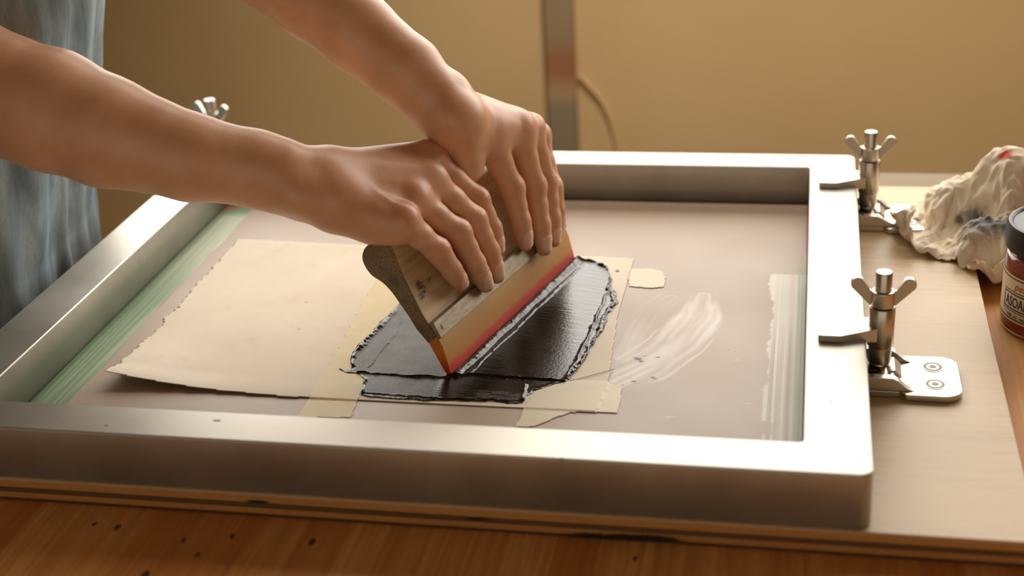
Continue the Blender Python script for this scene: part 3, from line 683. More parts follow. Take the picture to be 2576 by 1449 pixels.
c2.location = (0, .492, 0); tag(c2, 'steel hinge clamp at the far right corner of the frame, beside the rag', 'clamp', 'hinge clamps on the screen frame')
pL = onpl(528, 262, np.array([0, FD+.0105, 0]), np.array([0, 1., 0]))
c3.location = (pL[0], FD, 0); c3.rotation_euler = (0, 0, math.pi/2+.5*0); 
for ch in kids(c3):
    if ch.name.startswith('wing_nut'): ch.matrix_basis = Matrix.Translation((.0105, 0, 0)) @ Matrix.Rotation(1.25, 4, 'Z') @ Matrix.Translation((-.0105, 0, 0))
bm = bmesh.new(); add_box(bm, (.0205, -.031, -.0554), (.066, .031, -H+.0002)); bm_obj('riser', bm, PLY, c3)
tag(c3, 'blurred clamp at the far left corner, its wing nut showing above the forearm', 'clamp', 'hinge clamps on the screen frame')

# ------------------------------------------------------------------ person
class Prim:
    __slots__ = ('a', 'b', 'ra', 'rb', 'k', 'fl', 'flr', 'ab', 'l2', 'cen', 'br')
    def __init__(s, a, b, ra, rb, k=.004, fl=None, flr=1.0):
        s.a = np.asarray(a, float); s.b = np.asarray(b, float); s.ra = ra; s.rb = rb; s.k = k; s.fl = None if fl is None else nrm(fl); s.flr = flr
        s.ab = s.b-s.a; s.l2 = float(s.ab@s.ab)+1e-12; s.cen = (s.a+s.b)/2; s.br = math.sqrt(s.l2)/2+max(ra, rb)
    def __call__(s, p):
        q = p-s.a; t = np.clip(q@s.ab/s.l2, 0, 1); v = q-t[..., None]*s.ab
        if s.fl is not None: v = v+(v@s.fl)[..., None]*s.fl*(s.flr-1)
        return np.sqrt((v*v).sum(-1))-(s.ra+(s.rb-s.ra)*t)
def smin(a, b, k):
    h = np.maximum(k-np.abs(a-b), 0)/k
    return np.minimum(a, b)-h*h*k*.25
class Arm:
    def __init__(s): s.base = []; s.fingers = []; s.mods = []; s.nails = []; s.red = []; s.subs = []
    def field(s, p, cull=None):
        def use(q): return cull is None or np.linalg.norm(q.cen-cull[0])-q.br-cull[1] < cull[2]
        d = np.full(p.shape[:-1], .05)
        for q in s.base:
            if use(q): d = smin(d, q(p), q.k)
        out = d
        for kf, f in s.fingers:
            g = None
            for q in f:
                if use(q): g = q(p) if g is None else smin(g, q(p), q.k)
            if g is not None: out = np.minimum(out, smin(d, g, kf))
        for c, r, fn in s.mods:
            if cull is None or np.linalg.norm(c-cull[0]) < r+cull[1]: out = fn(p, out)
        return out
    def mesh(s, h=.001, B=16):
        allp = s.base+[q for _, f in s.fingers for q in f]
        lo = np.min([np.minimum(q.a, q.b)-max(q.ra, q.rb) for q in allp], 0)-.006; hi = np.max([np.maximum(q.a, q.b)+max(q.ra, q.rb) for q in allp], 0)+.006
        nb = np.ceil((hi-lo)/(h*B)).astype(int); n = nb*B+1
        V = np.full(tuple(n), 1.0, np.float32); rad = h*B*math.sqrt(3)/2
        o = np.stack(np.meshgrid(*[np.arange(B+1)*h]*3, indexing='ij'), -1)
        bc = np.stack(np.meshgrid(*[lo[i]+(np.arange(nb[i])+.5)*B*h for i in range(3)], indexing='ij'), -1).reshape(-1, 3)
        dc = np.full(len(bc), 9.0)
        for q in allp: dc = np.minimum(dc, q(bc))
        idx = np.stack(np.meshgrid(*[np.arange(m) for m in nb], indexing='ij'), -1).reshape(-1, 3)
        for c, d0, ix in zip(bc, dc, idx):
            if abs(d0) > rad+.012:
                if d0 < 0: V[tuple(slice(i*B, i*B+B+1) for i in ix)] = -1
                continue
            v = s.field(lo+ix*B*h+o, (c, rad, rad+.012+max(d0, 0)+.01))
            V[tuple(slice(i*B, i*B+B+1) for i in ix)] = v
        return surface_nets(V, lo, h)
def surface_nets(V, lo, h):
    S = V < 0; nx, ny, nz = V.shape
    cnt = np.zeros((nx-1, ny-1, nz-1), np.int8)
    for a in (0, 1):
        for b in (0, 1):
            for c in (0, 1): cnt += S[a:nx-1+a, b:ny-1+b, c:nz-1+c]
    m = (cnt > 0) & (cnt < 8); I = np.argwhere(m); ID = np.full(m.shape, -1, np.int32); ID[m] = np.arange(len(I))
    acc = np.zeros((len(I), 3)); w = np.zeros(len(I))
    cor = [(a, b, c) for a in (0, 1) for b in (0, 1) for c in (0, 1)]
    val = {c: V[I[:, 0]+c[0], I[:, 1]+c[1], I[:, 2]+c[2]].astype(float) for c in cor}
    for c in cor:
        for ax in range(3):
            if c[ax]: continue
            e = list(c); e[ax] = 1; e = tuple(e); va, vb = val[c], val[e]; k = (va < 0) != (vb < 0)
            t = np.where(k, va/np.where(k, va-vb, 1), 0); pt = np.tile(np.array(c, float), (len(I), 1)); pt[:, ax] += t
            acc += pt*k[:, None]; w += k
    P = lo+(I+acc/w[:, None])*h; F = []
    for ax in range(3):
        o1, o2 = [i for i in range(3) if i != ax]
        sl0 = [slice(None)]*3; sl1 = [slice(None)]*3; sl0[ax] = slice(0, -1); sl1[ax] = slice(1, None)
        ch = S[tuple(sl0)] != S[tuple(sl1)]
        E = np.argwhere(ch); E = E[(E[:, o1] > 0) & (E[:, o2] > 0) & (E[:, o1] < V.shape[o1]-1) & (E[:, o2] < V.shape[o2]-1)]
        if not len(E): continue
        fl = S[tuple(E.T)]
        g = lambda d1, d2: ID[tuple((E-np.eye(3, dtype=int)[o1]*d1-np.eye(3, dtype=int)[o2]*d2).T)]
        q = np.stack([g(1, 1), g(0, 1), g(0, 0), g(1, 0)], 1)
        if ax == 1: fl = ~fl
        q = np.where(fl[:, None], q, q[:, ::-1]); F.append(q)
    F = np.concatenate(F); F = F[(F >= 0).all(1)]
    return P, F

NF = Sv*.870+Zv*.492; F0 = P0+Sv*(-.0377*.88)+Zv*(.0879*.88)
def fp(px, py, o): return onpl(px, py, F0+NF*o, NF)
def along(px, py, target, L):                  # point on the sight line at distance L from target, on the near side
    d = ray(px, py); d = d/np.linalg.norm(d); v = target-CAM; t0 = v@d; h2 = v@v-t0*t0
    return CAM+d*(t0-math.sqrt(max(L*L-h2, 0)))
def build_hand(arm, spec):
    rs = spec['radii']; J = {}
    for nme in ('index', 'middle', 'ring', 'pinky'):
        m, p_, d_, t_ = spec[nme]; r = rs[nme]
        Pp = fp(p_[0], p_[1], p_[2]); Dp = fp(d_[0], d_[1], d_[2]); T = fp(t_[0], t_[1], t_[2]); Mc = along(m[0], m[1], Pp, spec['L'][nme])
        J[nme] = (Mc, Pp, Dp, T)
    A = nrm(J['index'][0]-J['pinky'][0])
    Wp = along(spec['wrist'][0], spec['wrist'][1], J['middle'][0], spec['Lw']); 
    fwd = nrm(J['middle'][0]-Wp); Nn = nrm(np.cross(A, fwd)); Nn = Nn if Nn[2] > 0 else -Nn
    A = nrm(np.cross(fwd, Nn)) if np.cross(fwd, Nn)@A > 0 else -nrm(np.cross(fwd, Nn))
    B = arm.base
    cw = {'index': .014, 'middle': .005, 'ring': -.005, 'pinky': -.014}
    for nme in ('index', 'middle', 'ring', 'pinky'):
        Mc, Pp, Dp, T = J[nme]; r = rs[nme]; c = Wp+A*cw[nme]+fwd*.012-Nn*.002
        B.append(Prim(c, Mc-Nn*.0015, .0135, r[0]*1.02, .016))
        B.append(Prim(c-Nn*.007+fwd*.004, Mc-Nn*.0075-fwd*.006, .0125, r[0]*.95, .014))
        # tendon on the back of the hand
        B.append(Prim(c+Nn*.0118+fwd*.012, Mc+Nn*(r[0]*.80), .0014, .0026, .0045))
        B.append(Prim(Mc+Nn*r[0]*.28, Mc+Nn*r[0]*.28+fwd*.001, r[0]*.92, r[0]*.9, .005))   # knuckle
        f = []
        # shaped finger: slimmer mid-phalanges, fuller joints and pad
        lerp = lambda a, b, t: a+(b-a)*t
        f.append(Prim(Mc, lerp(Mc, Pp, .5), r[0]*.97, r[1]*1.10, .004)); f.append(Prim(lerp(Mc, Pp, .5), Pp, r[1]*1.10, r[1], .003))
        mid = lerp(Pp, Dp, .5)
        f.append(Prim(Pp, mid, r[1]*1.0, r[2]*1.04, .003)); f.append(Prim(mid, Dp, r[2]*1.04, r[2]*1.02, .003))
        tip = T-nrm(T-Dp)*r[3]*.0
        f.append(Prim(Dp, lerp(Dp, tip, .55), r[2]*1.0, r[3]*1.06, .003)); f.append(Prim(lerp(Dp, tip, .55), tip, r[3]*1.06, r[3]*.92, .003))
        # finger dorsal direction: away from the handle face, perpendicular to the segment
        s1 = nrm(T-Dp); sd = nrm(NF-s1*(NF@s1)); s0 = nrm(Dp-Pp); dp = nrm(NF-s0*(NF@s0)); sp_ = nrm(Pp-Mc)
        dpip = nrm(nrm(Nn-sp_*(Nn@sp_))*.5+dp*.8)
        f.append(Prim(Pp+dpip*r[1]*.10, Pp+dpip*r[1]*.10+s0*.001, r[1]*.89, r[1]*.89, .007))
        # tiny bumps of skin over the joint
        arm.fingers.append((.006, f))
        def wr(c_, ax_, dv_, rr, amp, freq, sig):
            def fn(p, d):
                v = p-c_; u = v@ax_; dn_ = v@dv_; l = np.sqrt((v*v).sum(-1))
                w = np.exp(-(u/sig)**2)*smooth01(dn_/rr)*(l < rr*2.6)
                side = v@np.cross(ax_, dv_); return d+amp*w*np.cos(u*freq+6*np.sin(side*260))
            return (c_, rr*2.8, fn)
        arm.mods.append(wr(Pp, nrm(s0+sp_), dpip, r[1], .00022, 3300, .0045))
        arm.mods.append(wr(Dp, nrm(s0+s1), sd, r[2], .00014, 3600, .003))
        # nail
        tcv = nrm(CAM-T); tcv = tcv-s1*(tcv@s1); sn = nrm(sd*.85+tcv*.45); side = nrm(np.cross(s1, sn)); rt = r[3]; nc = lerp(Dp, tip, .70)+s1*rt*.30
        a_, b_ = rt*.98, rt*.76
        def nail(c_, u_, v_, n_, a_, b_, rr):
            def shape(p):
                q = p-c_; u = (q@u_)/a_; v = (q@v_)/b_; n = q@n_
                return (np.abs(u)**3+np.abs(v)**3)**(1/3.), n, q
            def fn(p, d):
                s, n, q = shape(p); g = (n > rr*.25)
                ins = smooth01((1.06-s)/.10)*g; flat = (n-rr*.86)*.8
                groove = np.exp(-((s-1.10)/.10)**2)*g
                return d+.00055*groove*smooth01((.006-np.abs(d))/.004)-.0002*ins
            return (c_, rr*2.2, fn), (lambda p: smooth01((1.05-shape(p)[0])/.08)*(shape(p)[1] > rr*.25))
        md, nm = nail(nc, s1, side, sn, a_, b_, rt); arm.mods.append(md); arm.nails.append(nm)
        arm.red += [(Mc+Nn*r[0], .010, .9), (Pp+dpip*r[1], .0075, .8), (Dp+sd*r[2], .005, .45), (T, .009, .75)]
    if spec.get('fill'):
        B.append(Prim(Wp+A*.010+Nn*.004+fwd*.004, J['index'][0]+Nn*.0005-fwd*.006, .0150, .0120, .014)); B.append(Prim(Wp+A*.004+Nn*.004+fwd*.004, J['middle'][0]+Nn*.0005-fwd*.008, .0150, .0115, .014))
    # heel of the hand and thumb
    B.append(Prim(Wp-A*.012-Nn*.010+fwd*.014, lerp_(Wp, J['pinky'][0], .66)-Nn*.013, .0135, .0125, .014))
    th_ = spec.get('then', (.018, .012, .036)); B.append(Prim(Wp+A*.010-Nn*.010+fwd*.010, Wp+A*th_[0]-Nn*th_[1]+fwd*th_[2], .0130, .0125, .012))
    tc, tm, ti, tt = [np.asarray(q) for q in spec['thumb'](Wp, A, Nn, fwd)]
    B.append(Prim(tc, tm, .0140, .0112, .010)); B.append(Prim(tm, lerp_(Wp, J['index'][0], spec.get('web', .72))-Nn*.014, .0080, .0090, .008))
    s1 = nrm(tt-ti)
    arm.fingers.append((.010, [Prim(tm, ti, .0112, .0100, .004), Prim(ti, tt, .0100, .0088, .004)]))
    # wrist
    B.append(Prim(Wp-A*.013, Wp+A*.012, .0175, .0175, .016)); B.append(Prim(Wp+fwd*.010-A*.010, Wp+fwd*.012+A*.012, .0165, .0160, .016))
    return J, Wp, A, Nn, fwd
def lerp_(a, b, t): return a+(b-a)*t

R1 = dict(index=(.0112, .0092, .0083, .0073), middle=(.0116, .0095, .0086, .0075), ring=(.0112, .0091, .0083, .0073), pinky=(.0106, .0085, .0077, .0067))
near = Arm()
near_spec = dict(radii=R1, L=dict(index=.048, middle=.050, ring=.048, pinky=.040),
    index=((1082, 403), (1198, 502, .020), (1236, 575, .014), (1250, 625, .0075)),
    middle=((1082, 455), (1190, 552, .021), (1229, 632, .014), (1249, 692, .0075)),
    ring=((1036, 502), (1152, 584, .021), (1194, 662, .014), (1221, 715, .0075)),
    pinky=((1012, 556), (1100, 630, .018), (1136, 678, .0125), (1160, 712, .0070)),
    wrist=(806, 474), Lw=.086, fill=1,
    thumb=lambda W, A, N, f: (W+A*.016-N*.010+f*.018, W3(.035, -.083, .108), W3(.058, -.079, .086), W3(.078, -.073, .066)))
Jn = build_hand(near, near_spec)
Wp, A_, Nn_, fw = Jn[1:]
print('near J', {k: [np.round(x, 3).tolist() for x in v] for k, v in Jn[0].items()}, 'W', Wp, 'dep', (Wp-CAM)@FX)
dW = (Wp-CAM)@FX
ctr = [((770, 465), 178, .995), ((700, 441), 184, .99), ((640, 424), 191, .99), ((480, 396), 217, .99), ((265, 331), 277, 1.0), ((130, 278), 306, 1.01), ((0, 237), 304, 1.02), ((-150, 178), 302, 1.03)]
pts = []
for (a, b), th, dep in ctr:
    dep = dep*dW/.995 if False else dep+(dW-.995)*max(0, (a+150)/920); pts.append((atd(a, b, dep), th/2/FPX*dep))
prev = (Wp, .0245)
for p, r in pts:
    near.base.append(Prim(prev[0], p, min(prev[1], .03) if prev[0] is Wp else prev[1], r, .006)); prev = (p, r)
elbow = prev[0]
sh_n = np.array([-.80, .135, .46]); near.base.append(Prim(elbow, lerp_(elbow, sh_n, .5), .046, .047, .02)); near.base.append(Prim(lerp_(elbow, sh_n, .5), sh_n, .047, .052, .02))
near.base.append(Prim(Wp-A_*.012+Nn_*.006-fw*.018, Wp-A_*.012+Nn_*.006-fw*.022, .0125, .0125, .012))   # ulna head

far = Arm()
far_spec = dict(radii=dict(index=(.0138, .0097, .0083, .0073), middle=(.0116, .0090, .0082, .0072), ring=(.0106, .0084, .0077, .0067), pinky=(.0098, .0076, .0070, .0062)),
    L=dict(index=.050, middle=.052, ring=.049, pinky=.042),
    index=((1226, 342), (1286, 472, .020), (1309, 556, .014), (1321, 612, .0075)),
    middle=((1300, 325), (1344, 467, .021), (1360, 565, .014), (1368, 624, .0075)),
    ring=((1334, 325), (1374, 458, .021), (1388, 548, .014), (1393, 604, .0072)),
    pinky=((1352, 343), (1389, 470, .018), (1400, 528, .0125), (1405, 566, .0068)),
    wrist=(1108, 268), Lw=.084, then=(.008, .018, .030), web=.5,
    thumb=lambda W, A, N, f: (W+A*.016-N*.012+f*.018, W3(.112, -.036, .1215), W3(.104, -.066, .108), W3(.102, -.080, .082)))
Jf = build_hand(far, far_spec)
Wp2, A2, N2, fw2 = Jf[1:]
print('far J', {k: [np.round(x, 3).tolist() for x in v] for k, v in Jf[0].items()}, 'W', Wp2, 'dep', (Wp2-CAM)@FX)
dW2 = (Wp2-CAM)@FX
ctr = [((1080, 238), 156, 0), ((1025, 181), 178, .002), ((898, 80), 197, .008), ((790, -5), 210, .015), ((650, -110), 232, .03), ((520, -200), 246, .05)]
prev = (Wp2, .0225)
for (a, b), th, dd in ctr:
    dep = dW2+dd; p = atd(a, b, dep); r = th/2/FPX*dep; far.base.append(Prim(prev[0], p, prev[1], r, .006)); prev = (p, r)
elb2 = prev[0]; sh_f = np.array([-.80, .47, .46]); print('elbows', elbow, elb2)
far.base.append(Prim(elb2, lerp_(elb2, sh_f, .5), .043, .046, .02)); far.base.append(Prim(lerp_(elb2, sh_f, .5), sh_f, .046, .052, .02))
far.base.append(Prim(atd(1142, 222, dW2+.005), atd(1138, 219, dW2+.005), .0095, .0095, .010))

HS = .0011 if not globals().get('FINE') else .0009
VA, FA = near.mesh(HS); VB, FB = far.mesh(HS)
def paintmask(arm, V):
    r = np.zeros(len(V)); n = np.zeros(len(V))
    for c_, rad, a in arm.red:
        d = np.linalg.norm(V-c_, axis=1); r = np.maximum(r, a*np.exp(-(d/rad)**2))
    for f in arm.nails: n = np.maximum(n, f(V))
    return r, n
ra_, na_ = paintmask(near, VA); rb2, nb2 = paintmask(far, VB)
# torso, coarse, hidden under the shirt
tor = Arm(); cy_ = .30
tor.base = [Prim((-.80, cy_, .42), (-.80, cy_, .02), .092, .080, .05, (0, 1, 0), .66), Prim((-.80, cy_, .02), (-.80, cy_, -.12), .080, .085, .03, (0, 1, 0), .66),
            Prim((-.80, .17, .44), (-.80, .43, .44), .055, .055, .06), Prim((-.80, cy_, .44), (-.79, cy_, .57), .055, .05, .03)]
tor.base += [Prim((-.80, cy_+s*.085, -.10), (-.80, cy_+s*.09, -.50), .070, .06, .02) for s in (-1, 1)]+[Prim((-.80, cy_+s*.09, -.50), (-.80, cy_+s*.09, FZ+.06), .055, .038, .02) for s in (-1, 1)]
tor.base += [Prim((-.80, cy_+s*.09, FZ+.04), (-.66, cy_+s*.09, FZ+.032), .034, .030, .02) for s in (-1, 1)]
# head with simple face above the frame of view
hc = np.array([-.765, cy_, .69])
tor.base += [Prim(hc+[-.012, 0, .02], hc+[.005, 0, .02], .088, .084, .03, (0, 1, 0), 1.15), Prim(hc+[.03, 0, -.01], hc+[.035, 0, -.07], .060, .038, .03, (0, 1, 0), 1.05),
             Prim(hc+[.09, 0, .0], hc+[.102, 0, -.022], .008, .012, .012), Prim(hc+[.078, -.018, -.052], hc+[.078, .018, -.052], .010, .010, .008),
             Prim(hc+[.0, -.078, .0], hc+[-.004, -.080, -.03], .014, .010, .01), Prim(hc+[.0, .078, .0], hc+[-.004, .080, -.03], .014, .010, .01),
             Prim(hc+[.072, -.03, .006], hc+[.072, -.034, .006], .012, .012, .006), Prim(hc+[.072, .03, .006], hc+[.072, .034, .006], .012, .012, .006)]
VC, FC = tor.mesh(.0055, 8)
V = np.concatenate([VA, VB, VC]); F = np.concatenate([FA, FB+len(VA), FC+len(VA)+len(VB)])
sk = Mat('skin', rough=.42, spec=.5); c = sk.coord()
s1 = sk.noise(c, 38, 4, .55); s2 = sk.noise(c, 9, 3, .5)
base = sk.ramp(s1, [(.3, srgb(204, 150, 112)), (.7, srgb(218, 168, 130))])
base = sk.mix(sk.math('MULTIPLY', sk.ramp(s2, [(.4, (0, 0, 0, 1)), (.75, (1, 1, 1, 1))]), .35), base, srgb(196, 132, 100))
base = sk.mix(sk.math('MULTIPLY', sk.attr('mask', 0), .34), base, srgb(206, 116, 90))
base = sk.mix(sk.math('MULTIPLY', sk.attr('mask', 1), .75), base, srgb(238, 196, 174)); sk.color(base)
sk.b.inputs['Subsurface Weight'].default_value = .12; sk.b.inputs['Subsurface Radius'].default_value = (.006, .0025, .0013); sk.b.inputs['Subsurface Scale'].default_value = 1.0
sk.rough(sk.math('SUBTRACT', sk.math('ADD', .34, sk.math('MULTIPLY', s1, .14)), sk.math('MULTIPLY', sk.attr('mask', 1), .16)))
vor = sk.n('ShaderNodeTexVoronoi'); sk.l(c, vor.inputs['Vector']); vor.inputs['Scale'].default_value = 900
sk.bump(sk.math('ADD', sk.math('MULTIPLY', vor.outputs['Distance'], .6), sk.noise(c, 420, 3, .6)), .22, .0003)
pe = mesh_obj('person', V, F, sk.m)
mk = np.zeros((len(V), 3)); mk[:len(VA), 0] = ra_; mk[:len(VA), 1] = na_; mk[len(VA):len(VA)+len(VB), 0] = rb2; mk[len(VA):len(VA)+len(VB), 1] = nb2
set_attr(pe, 'mask', mk)
cs = pe.modifiers.new('smooth', 'SMOOTH'); cs.factor = .5; cs.iterations = 2
tag(pe, 'person in a faded blue denim garment pushing the squeegee with both bare hands', 'person')
# hair
hm = Mat('hair', srgb(70, 46, 30), .55)
ha = Arm(); ha.base = [Prim(hc+[-.035, 0, .03], hc+[-.008, 0, .055], .094, .078, .03, (0, 1, 0), 1.08), Prim(hc+[-.075, 0, -.01], hc+[-.085, 0, -.10], .055, .03, .03)]
VH, FH = ha.mesh(.006, 8); mesh_obj('hair', VH, FH, hm.m, pe)
# denim shirt: torso tube with vertical folds and short sleeves
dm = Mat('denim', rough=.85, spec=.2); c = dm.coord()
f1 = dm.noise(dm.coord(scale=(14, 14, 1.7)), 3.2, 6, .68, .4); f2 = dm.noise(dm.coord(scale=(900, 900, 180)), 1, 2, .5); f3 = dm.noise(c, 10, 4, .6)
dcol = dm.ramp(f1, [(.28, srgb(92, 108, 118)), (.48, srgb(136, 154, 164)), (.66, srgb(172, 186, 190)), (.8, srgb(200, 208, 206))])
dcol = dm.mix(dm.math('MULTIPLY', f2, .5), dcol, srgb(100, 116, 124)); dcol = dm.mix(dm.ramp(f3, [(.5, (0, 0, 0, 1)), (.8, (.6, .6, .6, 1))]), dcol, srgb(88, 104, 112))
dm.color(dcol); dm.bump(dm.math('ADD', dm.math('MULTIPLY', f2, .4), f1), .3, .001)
nz_, na = 150, 220; V = []; zs = np.linspace(-.30, .53, nz_)
th = np.arange(na)/na*2*np.pi
def sil(z): return np.interp(z, [-.30, -.06, .0, .05, .12, .20, .30, .45, .50, .53], [-.682, -.676, -.6710, -.658, -.640, -.622, -.617, -.655, -.70, -.745])
for z in zs:
    ax_ = sil(z)+.80; ay_ = np.interp(z, [-.30, 0, .2, .4, .47, .53], [.185, .165, .175, .19, .15, .065])
    fold = (fbm(np.stack([np.cos(th)*3.2, np.sin(th)*3.2, np.full(na, z*2.2)], -1), 3, 5)-.5)*.026+.004*np.sin(th*23+3*np.sin(z*9))*vnoise(np.stack([th*2, th*0, np.full(na, z*5)], -1), 4)
    k = np.minimum(1, (zs[-1]-z)/.06+.3)
    e = 2.4; cr = (np.abs(np.cos(th))**e+np.abs(np.sin(th))**e)**(-1/e)
    V.append(np.stack([-.80+(ax_*cr+fold*k)*np.cos(th), cy_+(ay_*cr+fold*k)*np.sin(th), np.full(na, z)], -1))
V = np.concatenate(V); i, j = np.meshgrid(np.arange(nz_-1), np.arange(na), indexing='ij'); a = i*na+j; b = i*na+(j+1) % na
F = np.stack([a, b, b+na, a+na], -1).reshape(-1, 4)
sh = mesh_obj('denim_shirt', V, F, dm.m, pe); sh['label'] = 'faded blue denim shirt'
m_ = sh.modifiers.new('s', 'SOLIDIFY'); m_.thickness = .003; m_.offset = -1
for elb, shd in ((elbow, sh_n), (elb2, sh_f)):
    p_ = [lerp_(elb, shd, t) for t in (.38, .5, .65, .8, .95, 1.08)]
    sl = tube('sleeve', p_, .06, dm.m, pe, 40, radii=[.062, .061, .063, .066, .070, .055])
    bm = bmesh.new(); bm.from_mesh(sl.data); bmesh.ops.delete(bm, geom=[f for f in bm.faces if len(f.verts) > 4], context='FACES_ONLY'); bm.to_mesh(sl.data); bm.free()
    m_ = sl.modifiers.new('s', 'SOLIDIFY'); m_.thickness = .003
# trousers
tr = Mat('trousers', srgb(52, 54, 60), .85)
for s in (-1, 1):
    tl = tube('trouser_leg', [(-.80, cy_+s*.085, z) for z in (-.10, -.3, -.55, -.8, FZ+.05)], .1, tr.m, pe, 36, radii=[.105, .10, .085, .075, .072])

RAGP = {'c': [0.1105, 0.468, -0.0374], 's': [0.7, 0.87, 0.86], 'rz': 0.0, 'dark': [[2495, 530, 0.45, 0.022], [2450, 525, 0.44, 0.009], [2535, 545, 0.455, 0.014], [2408, 597, 0.4, 0.004], [2402, 545, 0.41, 0.005]], 'red': [[2517, 380, 0.478, 0.006], [2442, 650, 0.4, 0.003]]}
# ------------------------------------------------------------------ ink jar
JX, JY, JR, JB, JH = .1490, .3260, .0405, -.0554, .0
jar = empty('ink_jar', (JX, JY, JB)); tag(jar, 'glass jar of red ink with black screw lid and cream printed label, at right edge', 'jar')
gm_ = Mat('jar_glass', (1, .96, .94, 1), .03); gm_.b.inputs['Transmission Weight'].default_value = 1; gm_.b.inputs['IOR'].default_value = 1.45
rm = Mat('red_ink', srgb(176, 44, 30), .35, spec=.4)
bk = Mat('lid_plastic', srgb(34, 33, 32), .42); bk.bump(bk.noise(bk.coord(), 300, 2, .5), .08, .0003)
bm = bmesh.new(); add_lathe(bm, [(0, .0), (.036, 0), (.0395, .0022), (JR, .006), (JR, .0600), (.0385, .0650), (.0350, .0668), (.0350, .0700), (.0332, .0700), (.0332, .0660), (.0370, .0630), (.0388, .0590), (.0388, .0060), (.036, .0030), (0, .0026)], 96)
bm_obj('glass', bm, gm_.m, jar, smooth=True)
bm = bmesh.new(); add_lathe(bm, [(0, .0027), (.0359, .0031), (.0387, .0061), (.0387, .0590), (.0369, .0629), (0, .0632)], 96); bm_obj('red_ink', bm, rm.m, jar, smooth=True)
bm = bmesh.new(); pr = [(.0353, .0672), (.0405, .0668), (.0412, .0675), (.0412, .0858), (.0405, .0872), (.0385, .0876), (.0372, .0868), (.0366, .0858), (0, .0858), (0, .0842), (.0353, .0842)]
add_lathe(bm, pr, 120); 
for v in bm.verts:
    r = math.hypot(v.co.x, v.co.y)
    if r > .0408 and .068 < v.co.z < .086: 
        k = 1+.004*math.cos(60*math.atan2(v.co.y, v.co.x)); v.co.x *= k; v.co.y *= k
bm_obj('lid', bm, bk.m, jar, smooth=True)
face = math.atan2(CAM[1]-JY, CAM[0]-JX)
def cyl(s, z, r): a = face+s/JR; return (r*math.cos(a), r*math.sin(a), z)
lm_ = Mat('label_paper', srgb(214, 192, 158), .7); lg_ = Mat('label_green', srgb(60, 74, 62), .7); lr_ = Mat('label_red', srgb(176, 66, 44), .7); lb_ = Mat('label_blue', srgb(52, 72, 84), .7)
def band(name, s0, s1, z0, z1, r, mat, par, th=.00012):
    n = max(3, int(abs(s1-s0)/.0012)); V = []; F = []
    for k in range(n+1):
        s = s0+(s1-s0)*k/n
        for z, rr_ in ((z0, r), (z1, r), (z1, r+th), (z0, r+th)): V.append(cyl(s, z, rr_))
    for k in range(n):
        for q in range(4): F.append((k*4+q, k*4+(q+1) % 4, (k+1)*4+(q+1) % 4, (k+1)*4+q))
    F += [(3, 2, 1, 0), tuple(n*4+q for q in range(4))]
    return mesh_obj(name, V, F, mat, par, smooth=False)
HP = math.pi*JR
LZ0, LZ1 = .0125, .0500
lab = band('label', -HP*.86, HP*.86, LZ0, LZ1, JR+.0001, lm_.m, jar); lab['label'] = 'cream label with dark rules, red script and a dark block name'
S0 = -.0470
for z in (LZ0+.0022, LZ1-.0022): band('rule', -HP*.86+.001, HP*.86-.001, z-.0005, z+.0005, JR+.00024, lg_.m, lab)
for z, h_ in ((.0372, .0003), (.0352, .0005), (.0228, .0005), (.0210, .0003)): band('rule', S0, .030, z-h_, z+h_, JR+.00024, lb_.m, lab)
band('rule', S0, S0+.0009, .0228, .0352, JR+.00024, lb_.m, lab)
def text(txt, s0, z0, size, mat, par, shear=0, sx=1.0, bold=0):
    cu = bpy.data.curves.new('lettering', 'FONT'); cu.body = txt; cu.size = size; cu.shear = shear; cu.offset = bold; cu.extrude = .00008; cu.resolution_u = 4
    tmp = bpy.data.objects.new('tmp', cu); COL.objects.link(tmp); dg = bpy.context.evaluated_depsgraph_get(); dg.update()
    me = bpy.data.meshes.new_from_object(tmp.evaluated_get(dg)); bpy.data.objects.remove(tmp); 
    for v in me.vertices: v.co = cyl(s0+v.co.x*sx, z0+v.co.y, JR+.00030+v.co.z)
    me.materials.clear(); me.materials.append(mat); o = bpy.data.objects.new('lettering', me); COL.objects.link(o); o.parent = par; return o
text('permanent', -.0345, .0395, .0085, lr_.m, lab, .35)
text('ASOAILS', S0+.0030, .0248, .0115, lb_.m, lab, 0, .66, .0002)
text('100 ml  net', S0+.006, .0160, .0042, lg_.m, lab)

